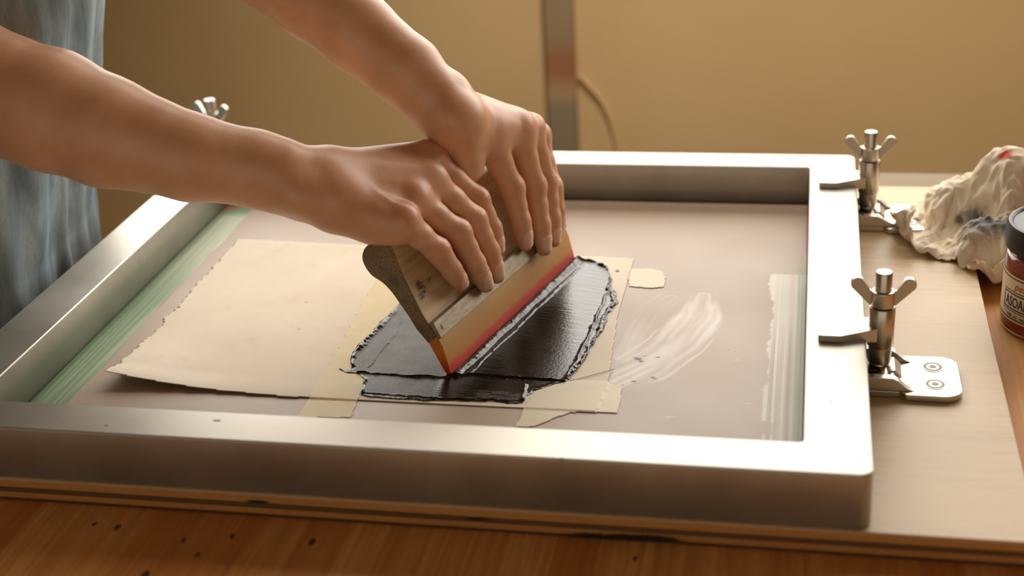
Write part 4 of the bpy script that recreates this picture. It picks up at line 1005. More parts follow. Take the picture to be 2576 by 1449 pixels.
# ------------------------------------------------------------------ crumpled rag
RAG_STEPS = [
-177,-6,1,-4,-9,-9,-10,-10,-3,4,-6,-1,-1,1,-3,-1,8,-3,-1,6,2,-5,2,10,-1,3,3,6,5,4,3,3,3,7,0,-2,2,6,-3,3,-3,5,3,4,6,4,6,-2,3,4,6,9,6,9,3,6,7,1,0,9,
6,8,4,5,6,2,4,5,7,8,3,8,0,2,-10,-4,-4,0,-7,1,7,7,8,8,-168,-3,-6,4,-8,-9,-8,-5,-9,6,-2,-4,-1,-5,5,-7,6,5,-2,-2,-2,8,-4,4,8,5,1,5,4,5,3,4,-1,5,7,-1,
0,2,4,-1,1,-1,2,7,6,6,7,2,3,4,3,6,9,2,10,-5,4,7,7,8,5,4,8,6,1,6,3,4,3,6,9,6,6,-3,-4,-5,-5,-1,-4,-3,7,7,7,7,-169,-9,-5,5,-7,2,-10,-6,-9,3,2,-1,
-3,-3,-3,-2,5,4,3,-3,-4,1,5,1,7,3,6,2,5,3,4,3,3,4,0,2,3,4,0,4,-2,1,3,-3,3,5,5,7,7,9,6,0,8,8,0,6,1,6,7,1,8,6,1,6,8,2,6,5,6,1,7,7,
9,1,-6,-3,-5,-4,-2,-4,6,6,6,6,-174,-3,-10,-1,3,6,-8,-7,-9,-8,2,-1,7,0,-4,-3,3,2,-1,5,-4,3,0,5,5,6,0,4,3,6,3,3,6,-3,7,1,2,3,2,1,3,-1,2,2,0,5,4,8,
7,5,5,6,7,1,6,1,6,3,4,6,6,6,6,-2,6,7,4,6,0,9,9,4,3,8,-6,-7,0,-6,1,-4,3,7,6,6,-184,5,-9,-4,9,2,-3,-10,-7,-8,-6,3,1,8,-6,6,-3,3,3,-4,4,-2,5,-1,
8,0,6,2,3,5,5,1,2,5,1,3,2,4,2,4,2,1,1,2,3,2,6,3,7,7,5,7,0,7,0,6,1,6,5,2,6,5,7,6,-1,5,7,1,8,3,7,10,7,1,-7,1,-5,-1,-5,3,0,5,7,6,
-193,8,-2,-9,2,9,-1,-8,-4,-6,-5,-4,-2,2,3,2,7,3,-7,5,-2,4,0,4,1,6,3,6,-1,6,2,7,-2,4,4,2,4,0,1,6,5,2,2,0,4,1,4,4,6,7,3,8,4,-1,7,-1,6,3,3,4,
7,4,2,8,5,3,4,6,5,7,6,3,9,-5,5,-6,3,-6,0,2,3,1,6,5,-195,-1,8,-4,-6,9,-3,-1,-9,-9,-1,6,-1,-1,3,0,2,8,-7,0,6,3,2,-1,3,6,1,6,2,1,7,-1,6,-2,7,4,
1,5,-3,3,0,1,6,5,4,2,4,5,4,4,5,0,6,8,-2,8,-2,6,5,5,2,6,5,0,6,7,6,5,7,2,6,8,-2,7,-4,6,-5,0,0,2,2,1,2,6,-195,4,-6,4,-7,5,-4,5,-9,-8,-2,1,
2,8,2,3,0,-2,5,-3,7,-4,7,3,1,6,0,6,4,-4,4,6,-3,6,-3,7,4,4,5,1,1,1,0,5,6,2,7,-3,7,4,4,3,6,0,8,-3,5,4,4,4,7,3,5,6,2,6,5,6,4,6,6,10,
2,-2,4,-3,3,-1,1,1,-1,3,0,2,-189,3,-2,-8,5,-8,-2,7,-6,-5,1,-2,1,2,4,7,-3,6,-3,5,-2,5,2,3,3,3,5,5,5,-5,6,-4,2,2,0,0,0,3,4,6,8,0,6,2,4,5,5,1,
3,4,4,3,4,5,0,4,5,3,3,3,5,6,4,4,4,3,5,7,8,6,7,2,9,-3,3,1,1,1,2,-2,2,1,0,1,-198,8,-7,4,-7,5,-5,-1,3,-4,1,-3,1,2,4,1,6,-3,5,-2,4,3,2,4,
3,4,3,6,0,5,-4,2,4,0,2,0,0,-2,2,2,8,7,5,4,3,3,4,5,0,4,5,2,4,5,4,1,4,6,1,4,5,4,7,2,5,5,3,5,9,3,11,-1,6,4,2,1,3,0,3,-6,5,-1,0,0,
-203,8,2,-7,4,-6,6,-2,-2,3,-5,3,-1,2,2,4,1,4,-2,4,2,2,3,3,4,2,7,0,6,-3,6,1,2,-6,7,0,-2,3,1,-1,3,3,6,7,7,4,1,6,3,0,6,4,3,3,3,4,5,2,3,5,
5,5,5,5,0,6,7,1,9,6,5,6,6,0,5,2,-1,5,-3,2,-5,2,3,0,-207,-1,9,1,-7,5,-4,6,-1,-2,2,-3,4,1,2,2,3,1,2,3,1,3,2,3,2,6,-2,8,3,2,0,2,-8,7,3,2,
2,2,1,1,-1,5,-1,5,5,7,7,0,4,6,0,6,5,4,4,4,3,5,1,4,3,5,3,2,8,1,5,7,5,9,5,5,2,6,5,3,0,1,2,-2,-1,1,0,3,-214,6,-4,3,6,-6,5,-1,5,-1,-1,2,
-1,0,5,1,4,1,2,2,3,0,5,1,7,-4,7,1,-7,-1,1,5,2,0,1,-1,4,3,2,-2,4,8,6,2,7,5,3,6,2,4,5,2,4,9,-4,3,6,8,4,0,4,3,4,4,1,8,2,7,6,9,7,3,
7,5,1,6,0,1,2,-1,0,-1,2,-1,-214,0,6,-3,5,-1,4,1,-1,3,0,-1,3,-1,1,6,0,4,0,4,1,5,-3,8,-1,6,-8,-3,1,7,-8,-3,1,1,1,2,2,3,3,3,6,5,5,7,9,1,9,4,
5,2,4,7,1,4,3,5,-1,4,4,8,5,1,3,4,4,0,3,9,8,7,9,5,6,5,4,3,3,2,-2,3,-3,2,-3,2,-217,4,-2,6,-2,5,-1,0,3,1,1,3,-1,2,-1,3,4,-1,6,4,2,-4,3,7,
4,-8,4,-6,6,-3,3,-5,-3,0,0,1,3,3,3,6,6,5,4,4,7,8,5,6,4,4,3,4,6,4,0,5,5,0,4,2,4,7,3,3,4,5,0,5,7,8,6,8,9,6,3,5,3,1,1,-3,3,-3,2,-3,
-214,-1,5,0,2,-1,5,-1,3,0,2,1,1,0,2,3,0,4,0,-1,6,4,0,3,5,-6,-4,7,-5,7,-3,2,-3,0,1,-2,3,2,2,4,5,4,9,1,6,8,8,4,5,5,6,2,4,6,2,1,3,5,1,3,
3,3,6,3,4,5,3,4,5,3,5,9,8,9,9,2,6,1,-1,2,-3,2,-3,-2,-214,2,1,3,0,1,0,5,-2,3,1,2,1,0,2,1,2,3,2,-1,5,2,4,4,-3,-1,-5,-1,5,-1,7,-4,4,-5,6,-2,
0,2,1,5,4,5,2,10,1,9,7,7,6,3,4,6,1,5,4,2,3,2,4,1,4,2,4,6,2,6,4,4,6,3,0,6,9,7,8,8,6,5,0,-2,2,-5,4,-4,-214,1,2,1,2,2,-1,1,2,1,3,0,
-1,4,0,3,1,3,3,-2,3,3,5,1,3,-5,-1,-6,6,0,1,5,-4,-1,6,3,-1,-6,4,8,4,4,3,2,4,10,8,7,8,5,3,3,4,6,0,7,0,2,2,4,0,4,7,-1,7,0,7,6,6,4,3,-1,
8,9,7,8,3,4,7,2,-4,0,-4,0,-209,-3,3,1,0,3,2,-4,6,0,1,3,-2,1,3,1,3,1,4,2,-3,6,-2,3,2,1,-3,-1,2,1,2,0,2,-1,-2,0,7,-3,3,4,8,4,2,5,1,9,8,7,
7,5,6,2,3,4,5,-1,7,-2,5,1,5,-3,8,4,1,6,1,7,6,3,3,6,1,7,7,10,4,7,-2,8,4,-1,-4,-4,-210,2,-4,5,1,0,5,-4,2,4,1,-2,3,0,0,5,0,4,1,4,-1,-2,7,2,
1,-1,1,-2,-3,5,0,2,0,1,-2,0,0,5,-1,8,4,1,7,3,2,9,7,8,7,7,2,5,2,4,4,3,0,5,-1,6,0,1,2,7,5,-1,7,4,-2,1,5,6,10,7,5,8,8,7,3,-5,3,8,1,-5,
-214,5,-3,1,3,1,1,1,1,4,-4,4,-1,3,1,0,4,1,4,-1,5,-2,-1,2,6,3,-2,0,-4,-2,6,3,-3,3,-3,3,-1,1,5,4,5,3,4,6,1,7,8,8,3,6,8,1,4,5,3,5,1,-1,5,0,
4,4,-1,4,7,-3,8,-4,-1,1,5,7,8,10,10,7,8,8,6,-2,-7,3,9,1,-217,3,2,-2,3,0,2,0,3,0,2,-2,3,1,2,1,1,4,0,5,-1,3,-2,3,2,3,3,-2,-1,-2,-2,4,4,-2,1,-3,
3,0,3,8,-1,4,7,6,1,5,8,8,5,6,3,6,2,4,7,-2,7,1,0,5,4,-1,4,2,9,-7,3,7,-4,3,0,4,7,8,10,10,9,9,8,2,-9,-7,7,8,-212,0,5,-1,-1,3,-1,4,-1,4,-2,2,
-1,3,1,2,2,1,4,-1,4,2,1,-6,6,6,3,1,-1,-2,-1,-1,0,4,0,0,-3,5,0,2,7,3,5,4,5,3,7,8,7,2,5,5,6,1,7,4,-3,7,2,1,7,2,-3,6,1,3,2,4,2,-2,5,-4,
4,7,8,11,10,10,8,10,-6,-10,-5,8,-205,4,-1,6,-1,-2,5,-1,2,-2,5,-2,3,0,2,2,3,1,1,4,-2,5,-3,-2,0,4,7,1,-1,-4,5,2,1,-1,4,0,-2,1,1,3,3,5,6,2,2,6,3,6,
9,8,2,2,7,7,-2,9,3,-2,8,3,-2,2,6,-1,7,1,2,5,0,5,-5,4,-4,6,8,5,11,11,11,7,5,-7,-10,0,-197,2,3,-1,5,-2,4,1,-3,4,-3,5,0,-1,4,3,2,1,2,0,3,-1,1,1,
0,-2,1,1,1,2,3,5,3,2,2,-1,0,-3,3,1,4,5,3,6,0,5,-2,7,7,7,7,6,0,5,7,-1,4,8,5,6,0,-2,1,6,0,6,3,-2,7,4,0,-6,3,-5,9,6,7,8,12,8,9,2,-8,1,
-201,2,1,3,-1,4,-1,-1,3,-1,3,2,4,-3,5,-2,6,1,1,2,1,1,1,-1,1,1,-1,1,2,0,1,2,1,2,6,3,1,-2,-1,2,2,5,4,3,5,3,2,-1,7,8,7,6,6,4,-2,8,5,5,5,6,
-3,3,0,3,4,-1,8,-5,6,-4,8,2,-8,-5,6,8,6,6,11,2,9,9,7,1,-203,0,1,2,1,0,4,-1,-1,2,4,-2,-1,7,-3,6,-2,6,0,2,1,2,0,2,0,2,1,1,1,2,1,1,1,-1,0,1,
2,4,1,2,1,5,2,3,5,4,6,-4,3,5,5,4,5,7,7,5,6,3,6,6,2,-3,4,0,4,3,-2,7,-6,5,-4,6,0,-8,-2,7,8,9,3,9,9,9,9,7,-205,3,1,1,0,1,0,2,0,4,-4,5,
2,-5,7,-3,7,0,5,0,2,0,3,0,2,-1,5,-5,5,3,3,1,0,2,0,0,-2,3,2,1,3,-1,6,2,4,2,4,6,3,4,4,5,5,2,4,7,7,2,6,3,7,1,-2,5,0,2,2,-1,5,-6,6,-6,
0,4,-6,1,8,6,9,8,9,9,10,7,-201,3,0,3,1,0,1,0,2,-2,5,-5,-2,6,-1,1,6,4,1,3,1,1,2,2,-1,2,2,1,-3,0,1,4,5,-3,0,3,6,-1,3,-1,4,-1,2,6,2,4,4,4,
6,5,5,5,4,4,4,-3,5,9,2,6,6,-5,8,0,4,1,0,3,-5,6,-5,6,-2,-3,2,-3,1,7,8,6,8,10,12,10,-195,0,2,3,-1,3,-3,5,-4,3,0,1,-4,3,3,0,1,5,3,3,3,2,-1,3,
1,1,1,2,-1,1,-2,2,1,2,3,1,1,5,0,3,-2,6,-3,3,7,6,-4,7,7,7,6,5,5,5,4,-2,-4,6,6,6,7,-1,6,1,1,4,-1,1,-4,0,5,-5,7,-2,-1,1,0,-1,6,8,8,9,10,11,
-184,-3,4,-3,5,-4,5,-4,6,-7,7,1,-3,3,-2,5,-1,6,1,5,3,-3,5,-2,5,1,1,1,-2,4,-1,-1,3,3,-2,3,3,0,5,-1,3,-2,5,1,8,-3,7,0,6,7,7,7,2,3,6,-2,2,2,7,5,
4,7,0,7,0,-2,4,-1,0,-1,1,-3,0,7,-3,1,0,2,-2,5,8,9,10,10,-178,3,-3,4,-4,5,-4,6,-5,1,6,-5,6,-4,5,-3,6,1,2,2,8,0,-3,4,-1,6,1,0,1,0,3,-2,1,4,0,0,
1,5,-1,5,-2,4,0,7,-2,7,0,8,-2,5,7,7,7,4,1,3,4,0,5,6,3,6,3,5,2,1,-2,3,1,-2,-1,1,-1,-1,5,-2,3,-1,-1,0,6,7,8,10,-169,4,-1,-5,5,-2,2,6,-6,3,-3,6,
-5,6,-4,7,-3,7,2,3,-1,7,0,-1,3,-1,6,2,-4,5,0,2,-3,3,2,1,0,1,5,-2,5,-2,8,-1,7,0,7,-2,8,-3,5,7,7,8,5,3,2,-1,5,5,6,3,4,4,3,1,-1,3,1,-4,4,-5,
3,-1,-1,3,-3,5,-2,3,1,3,5,8,-157,-6,7,0,-4,6,2,-3,4,-7,8,-5,5,-5,2,7,-1,2,6,4,2,-2,5,2,-3,3,0,7,-3,5,-3,5,-3,4,0,3,-1,1,-1,5,-2,6,3,6,-2,9,-4,3,
4,7,1,1,7,8,7,0,7,0,6,4,5,5,2,4,5,1,1,0,-1,1,1,-1,0,1,0,-3,2,-2,4,-1,4,3,2,4,-159,4,-6,8,2,-3,8,0,-5,0,7,-3,-3,5,-3,8,2,-3,7,3,5,0,-3,7,
0,-1,3,1,3,-2,5,-3,5,-3,5,0,3,-3,3,0,4,3,6,6,-1,0,4,5,-2,5,7,2,0,5,10,-1,6,6,6,3,4,2,8,1,3,6,0,0,2,0,0,0,-3,5,-2,-2,-3,2,-1,4,0,5,2,4,
-158,-8,5,-4,5,8,-2,7,0,-6,4,6,-6,5,-6,6,6,-5,6,6,5,2,-5,2,7,-1,2,1,1,2,-2,4,-2,4,-2,6,-2,1,-3,8,4,1,8,2,3,1,3,0,4,-1,4,7,4,-2,6,5,8,4,6,5,
4,4,5,2,4,3,3,1,-1,5,-5,4,-2,-7,-2,4,1,-4,4,0,1,3,5,1,-165,2,-5,2,7,1,8,-3,8,-1,-3,8,0,-4,0,3,8,-5,4,6,5,-2,5,-5,2,2,7,1,1,2,0,-1,3,-1,3,1,
2,1,-3,6,1,8,4,5,-1,4,-1,4,-1,4,0,1,3,7,7,4,5,6,9,3,5,4,3,6,4,4,-2,4,1,-1,3,-5,-3,-3,-2,-2,5,2,-3,4,3,0,3,5,-176,0,4,4,2,7,-1,7,-3,8,-5,3,
8,0,-2,1,6,-4,3,7,0,1,6,0,1,1,4,4,2,2,0,0,-2,2,3,2,2,-5,4,-1,6,9,5,-1,5,-1,3,-2,4,0,5,-1,4,5,5,8,3,6,7,5,5,4,5,5,4,5,1,3,-2,1,-1,2,
-5,-2,-3,-3,0,4,0,0,4,3,0,0,-174,4,4,4,0,3,8,-4,7,-3,7,-3,4,7,0,3,3,-3,2,0,2,4,4,4,2,0,4,2,-1,7,2,-1,0,1,3,0,-4,3,-3,5,8,-2,8,6,-4,6,0,2,
-3,6,-2,6,0,6,8,5,4,8,6,5,5,5,5,6,6,4,0,-2,2,2,0,0,-2,-2,-4,-9,-2,6,3,1,1,5,-3,3,-175,4,5,-4,8,4,-1,6,-5,10,-4,8,-1,3,9,-2,6,-5,5,0,2,1,4,5,
2,1,4,2,1,1,6,0,1,-4,6,-5,3,-2,2,6,0,6,2,0,6,-2,6,2,-3,0,5,-1,7,4,9,3,8,7,5,5,6,4,5,4,7,4,3,-3,4,-5,5,1,-1,-5,-6,-8,-4,5,2,5,2,2,3,-4,
-177,7,0,4,4,2,6,3,-7,10,0,6,4,-1,1,5,7,-2,0,5,-1,5,-2,5,1,6,4,3,2,-4,5,5,-8,7,-5,6,2,-4,4,0,6,5,1,0,-2,7,-2,7,-2,0,-1,6,5,6,5,8,7,7,5,7,
5,5,6,1,8,4,-2,4,-5,4,-5,4,-1,-9,-5,-4,-4,3,5,1,5,3,2,0,-180,3,3,5,5,1,5,-5,-1,6,9,1,8,1,-1,6,0,6,1,-2,5,-1,1,3,2,3,5,7,-4,5,-2,7,-3,6,-4,5,
-5,4,-2,6,5,-2,7,-1,-1,-2,7,-2,8,-2,0,4,9,5,7,6,7,6,7,5,4,6,7,3,1,7,1,-5,4,-5,4,-6,-4,-3,3,-5,-4,-2,6,2,1,1,6,2,-179,3,2,3,6,2,1,1,-5,8,1,8,
3,8,-2,7,-3,2,6,-4,6,2,3,-3,5,1,4,4,5,-4,8,-4,7,-3,5,-4,4,-3,4,2,1,5,0,0,6,-6,3,7,-3,7,2,1,10,4,8,8,5,8,3,7,5,1,10,4,1,6,-6,5,-6,5,-7,4,
-4,-6,3,-2,-4,-1,-4,4,6,3,1,-3,-173,6,2,3,2,2,4,2,-6,5,5,2,9,1,6,-2,6,2,-2,5,-1,3,4,0,3,3,4,1,6,-4,7,-3,7,1,-4,5,-3,2,2,2,5,-2,6,0,-6,4,4,0,
6,-1,10,0,8,7,8,6,8,4,7,5,0,7,2,9,4,-3,2,-6,6,-6,4,-9,0,0,3,-5,1,-7,1,2,5,-1,6,1,-177,4,7,2,-1,5,3,1,-5,4,5,-2,8,7,0,6,-2,2,6,-1,5,-2,4,3,
2,5,0,6,-3,6,-3,7,-4,1,6,-3,4,3,0,3,-3,6,-4,5,-2,6,-2,6,-2,7,5,6,8,7,6,9,3,8,6,-1,7,0,7,-1,10,1,-7,5,-6,5,-7,-1,3,0,-2,0,-6,-1,0,3,-2,3,3,5,
-183,7,8,5,-2,4,1,5,-4,2,6,-3,7,4,6,1,2,1,2,4,0,4,-1,5,2,1,7,-2,6,-3,7,-3,6,-1,-2,7,3,-1,2,-4,6,-5,0,5,2,2,3,4,4,3,7,7,7,8,7,3,9,4,1,7,
0,6,-4,4,9,-4,5,-7,7,-6,4,-3,-6,7,1,-1,-6,-1,0,3,-1,0,4,4,-183,4,8,8,-2,4,0,6,-2,1,6,-3,3,7,3,3,2,2,3,0,6,-1,3,3,2,2,0,7,-5,4,3,5,-1,6,-4,-2,
9,-5,1,5,-1,3,0,2,3,3,3,4,5,4,6,6,8,6,9,2,9,0,6,1,6,4,-5,5,-1,7,-6,7,-7,5,-7,-1,0,2,-3,5,-7,6,0,0,2,0,4,1,-183,4,7,4,6,3,1,2,3,-2,6,-2,
4,3,7,0,3,1,3,2,0,4,0,3,6,-1,5,-2,1,4,3,3,2,0,3,-3,-1,7,-3,6,2,0,1,3,1,6,2,3,6,5,6,7,5,8,4,8,2,7,-3,9,4,-4,5,-4,7,-4,7,-6,6,-6,3,-5,
4,1,-1,-6,-3,4,5,1,1,1,2,4,-187,5,5,7,6,5,-2,5,3,-4,6,0,1,6,2,5,-2,5,1,3,2,1,3,0,3,5,-1,4,-1,1,6,3,3,2,-5,4,-2,1,5,-1,0,2,5,5,2,3,4,3,
5,4,5,8,8,3,8,2,8,-2,7,-2,8,3,-7,3,2,7,-5,6,-5,4,-5,4,-6,7,-7,3,-5,3,6,0,1,3,1,1,-186,5,7,6,6,6,-3,4,5,-3,2,4,1,3,2,5,0,3,4,1,2,1,2,1,
5,-1,5,0,3,0,2,5,4,-4,4,-3,4,-2,4,3,0,2,2,3,5,4,3,4,3,5,7,9,2,9,1,8,0,7,-3,6,0,8,-6,5,0,3,4,-5,5,-4,4,-7,5,-7,5,-4,3,-4,1,5,5,2,3,3,
-191,7,7,5,8,6,-3,4,4,-1,2,3,2,3,3,3,1,4,1,3,1,2,0,2,2,3,1,5,-3,3,3,2,4,0,-2,3,1,1,2,2,2,0,4,5,-1,6,4,5,2,6,8,2,9,2,8,0,8,-1,7,-4,
7,-3,7,-5,9,2,2,-1,-6,5,-4,5,-7,5,-7,6,-4,2,1,4,1,5,3,2,-193,7,9,6,8,-1,7,2,1,3,1,3,3,3,3,3,3,2,3,1,3,0,2,0,4,-1,0,3,3,1,0,4,2,4,-3,1,
2,2,1,5,0,1,2,3,4,3,7,-1,7,6,3,8,2,8,1,8,-2,8,-3,7,-4,7,-5,7,-3,9,-5,6,-1,-4,6,-5,4,-5,1,0,5,-4,3,1,5,-1,3,7,-193,4,6,9,7,5,4,3,1,3,2,3,
3,3,3,4,3,3,3,3,2,-1,3,0,2,0,-2,1,4,-3,6,-2,5,2,0,-1,4,1,2,3,3,0,4,4,-3,8,0,6,2,6,8,2,7,2,8,-1,7,-2,7,-4,7,-4,7,-6,7,-3,7,-5,8,0,-4,2,
3,2,1,1,1,-3,-3,5,1,3,1,3,-183,2,6,8,6,4,6,1,3,1,4,1,0,1,3,2,3,4,3,8,7,2,1,1,-5,-2,6,-3,4,0,-4,6,-1,6,2,-1,0,4,0,4,0,6,0,7,-4,4,7,0,
5,5,4,7,1,8,1,6,-2,6,-1,7,-4,7,-6,6,-5,9,-4,3,2,4,4,2,1,0,-1,0,0,4,-6,3,5,-4,7,4,-184,4,6,3,9,4,2,2,4,2,3,0,2,3,3,3,4,4,4,1,3,4,7,-7,
5,-6,3,4,-5,5,-5,1,6,-1,6,1,-2,2,5,0,5,-1,5,0,6,3,0,7,3,6,2,8,-2,8,5,-2,7,-4,7,-1,7,-5,6,-6,1,1,7,5,5,2,-3,2,-5,-1,-1,0,2,4,6,1,-3,0,9,5,
-180,4,2,7,4,7,0,3,1,3,3,3,3,3,3,4,4,5,4,2,3,4,-8,8,1,-5,-4,6,-4,4,-1,-3,1,6,0,6,-2,3,0,6,-1,5,0,5,1,6,1,4,4,4,7,-1,8,-1,8,4,-5,8,-3,7,
-2,8,-4,1,2,5,1,8,-7,-1,5,-5,-2,-1,0,1,4,7,5,3,-2,0,2,11,-181,5,6,0,8,1,5,1,3,1,4,5,4,3,3,-3,2,3,1,3,4,9,1,-8,-1,5,6,-5,4,-1,2,-2,-3,6,3,-2,
7,-3,5,0,5,0,5,1,6,-1,6,2,5,5,0,7,-1,7,-1,8,-3,8,-3,5,6,5,-2,4,2,-4,7,-4,6,-9,-1,2,-3,-1,3,3,5,-2,3,6,7,0,-1,8,-181,3,7,9,-2,6,2,5,1,2,7,-2,
8,-5,5,5,3,7,-6,7,-5,3,0,0,3,7,3,-2,-1,5,-1,0,-3,0,6,2,-2,6,-2,6,0,3,3,5,-1,7,0,5,4,6,-1,3,7,-2,6,-1,7,0,7,0,7,6,2,-1,6,-5,0,6,-6,0,0,-1,
0,-3,-1,3,-3,9,-2,4,5,9,-1,7,-175,0,5,3,5,3,5,-1,7,-2,1,8,-1,5,7,5,5,-7,8,-4,2,1,1,2,-3,7,6,-1,-1,-1,5,-5,3,-3,6,-4,7,-4,4,5,3,1,2,0,7,3,5,3,
5,0,6,0,7,-1,-1,8,-3,9,2,6,7,6,5,-2,3,-1,1,1,-4,1,1,-4,-5,3,-5,-2,6,-4,11,2,4,7,3,2,-165,-4,2,5,3,4,1,5,-2,4,3,1,6,7,-3,2,8,6,-8,9,3,1,1,0,
-5,1,7,-1,5,-2,4,-2,-6,0,6,-2,5,-1,4,3,4,4,2,-2,3,6,4,5,1,6,-1,7,1,6,-5,10,-6,6,8,4,7,8,1,5,-2,3,2,-5,3,-6,2,-7,1,-5,5,-4,-6,9,0,11,5,6,4,-1,
-164,2,-5,5,5,4,-6,7,1,3,3,4,5,2,6,-4,0,4,8,-7,5,9,0,2,-1,-5,3,8,-1,4,-3,4,-7,2,-2,6,0,4,2,3,5,4,3,-4,4,2,6,3,5,0,6,-1,6,7,-5,7,-2,6,4,9,
2,8,7,-1,6,-4,5,-3,-8,3,-8,3,-8,7,0,-8,3,-5,12,0,10,11,-2,3,-166,-4,9,-5,7,5,-1,5,2,-1,7,0,8,2,1,4,1,-4,0,6,-5,8,-4,3,8,-1,2,3,7,-3,5,-1,-3,-6,5,0,
5,2,3,4,0,8,-5,7,-1,4,3,3,4,6,-2,7,-1,7,4,-4,8,0,9,-1,7,7,9,5,-4,5,-7,-3,3,-8,3,-8,4,-6,8,-4,-10,10,0,10,9,9,0,-2,-172,8,-2,8,-3,3,6,5,4,-3,8,-1,
4,6,4,-1,4,-3,-2,-1,3,-2,1,9,1,7,-2,6,-2,7,1,-9,-3,6,-2,5,3,3,4,0,6,-2,6,-4,8,1,3,5,3,0,6,-2,7,1,8,-1,6,0,5,5,5,9,7,6,-1,-6,4,-4,-8,2,-9,4,
-9,7,-2,-8,5,-2,11,2,9,12,2,1,-175,1,8,-4,4,7,4,7,6,-4,4,3,5,2,2,5,-1,0,-1,0,-2,5,-3,3,9,-3,8,-2,7,1,-6,5,-5,0,5,1,2,4,2,6,-2,6,-4,2,3,6,3,3,
5,3,-2,-1,4,8,5,6,-3,9,5,4,5,-1,9,7,1,-8,4,-7,0,-9,3,-9,3,-8,-1,7,-7,12,6,-1,11,10,3,2,-170,-3,0,4,7,0,9,6,9,-5,5,4,0,4,4,2,2,-3,3,-5,4,0,0,4,
-2,8,-2,7,3,-7,6,-5,7,-1,-1,5,-1,3,6,0,6,-4,7,1,2,3,3,4,2,6,2,-3,0,7,9,6,0,-1,6,9,-3,5,3,10,-4,4,-7,1,-6,-3,-7,-1,-6,-3,7,-5,4,9,-1,11,4,7,6,-4,
-158,-1,2,-3,5,8,1,9,8,0,0,8,1,1,6,-1,3,-2,0,-1,5,-3,3,-1,4,-2,4,7,-6,5,-5,4,-2,3,6,-1,5,0,2,6,-3,2,6,0,5,4,3,1,6,1,5,1,-2,4,6,9,4,-3,5,0,
9,4,1,-1,7,-7,3,-5,-4,-6,-3,-8,-3,6,-7,5,8,-1,8,4,9,-1,6,6,-156,1,-4,4,-1,8,2,6,8,6,1,0,7,3,0,4,0,-2,1,1,1,1,-1,3,0,2,4,-2,4,-5,4,-1,3,2,0,7,
-3,6,3,-2,7,-1,2,4,1,4,2,6,0,6,5,-5,6,0,6,2,8,5,-4,7,-2,8,-3,2,8,-1,-8,1,-7,-4,-7,0,0,-8,10,6,-4,7,0,7,3,10,5,-2,-148,-6,6,2,-3,3,8,3,9,-1,7,2,
6,5,3,1,-1,2,-2,3,-1,3,-2,-1,6,0,-1,5,-4,3,-3,5,0,2,4,-3,7,-5,0,6,7,5,0,0,4,2,3,4,1,7,-3,7,-4,8,-1,8,-1,8,3,-3,8,-3,2,8,-6,6,-3,-8,-4,-5,-2,-6,
0,6,2,8,3,-3,6,4,2,1,3,7,-147,-2,-2,5,4,0,3,7,4,8,-2,8,6,1,5,5,1,-1,1,-2,3,2,-2,0,2,2,-1,-2,4,-1,2,0,2,3,-1,5,-4,5,-3,7,0,0,5,6,1,4,3,2,
6,-1,6,-6,8,-2,8,-1,8,-3,3,7,-2,9,3,-7,5,-6,4,-4,-8,-1,-8,7,1,-2,7,1,5,4,5,-3,6,4,-3,-3,-132,-1,-2,3,1,2,2,2,9,4,4,0,4,8,2,9,4,1,-2,0,3,-4,2,-2,
5,-1,1,-2,-1,4,-1,2,2,-1,4,-4,4,-5,8,0,7,0,1,2,7,2,3,5,0,6,-3,-1,4,7,-2,8,-2,7,-3,3,7,-3,9,1,-10,3,-7,5,-5,-7,7,-3,3,5,5,2,5,5,-4,7,-7,5,-6,4,
-141,7,5,-5,5,3,0,5,-4,4,7,8,3,0,9,1,7,8,2,0,-7,5,-3,2,-2,5,-1,0,0,1,0,3,-3,3,-2,4,-7,-1,7,7,-2,8,1,2,3,4,3,2,6,-2,6,-4,4,1,7,-2,8,1,4,-3,
0,8,-5,7,-5,-8,5,-8,-1,9,0,4,2,4,3,3,0,2,6,0,-6,-2,-2,-3,-132,3,7,3,-4,9,1,-2,3,1,3,5,8,4,-2,7,2,8,8,-4,4,-3,4,-2,2,-3,5,2,-1,-2,3,-2,2,-3,3,-5,
1,-5,2,8,7,-3,5,7,4,1,3,4,3,5,-3,6,-4,7,-1,5,1,6,5,1,1,-7,8,-6,-3,4,-8,1,1,8,5,0,4,6,1,4,-2,-2,2,5,-2,-3,-3,-2,-141,7,6,-4,8,-1,8,1,1,-1,4,3,
4,6,4,-3,5,5,9,6,-3,5,-3,4,-2,2,0,5,-2,-1,3,-3,0,1,-4,2,-7,2,-6,6,8,7,4,-1,7,4,2,3,4,6,2,-5,7,-4,8,-2,9,-5,9,-6,1,7,-6,7,-1,-6,-2,4,0,7,4,2,
7,1,6,-1,2,-2,-2,-1,3,-3,-6,-2,-143,5,8,-1,8,-3,9,-2,7,1,-2,7,4,5,5,-2,5,8,6,0,6,-4,5,-2,3,0,1,1,3,1,-2,2,-3,-3,1,-7,2,-7,1,-1,8,8,7,5,-2,8,5,1,
6,-4,8,1,-2,7,0,5,0,-1,8,-5,5,-6,6,-5,8,-1,-3,2,1,4,6,6,2,6,1,4,-3,2,-5,1,-5,-4,-5,1,-142,5,2,7,-1,7,-2,7,6,-5,7,-1,7,6,5,2,0,2,9,7,1,4,-4,5,
-1,3,3,0,2,-1,2,-5,3,-4,-7,2,-8,0,5,-3,6,2,7,2,6,7,3,8,1,-8,4,2,4,7,6,4,4,-4,-2,6,-5,3,-5,6,-3,7,2,-6,5,7,5,2,7,-1,9,-2,4,-8,5,-4,-2,-8,-7,-4,
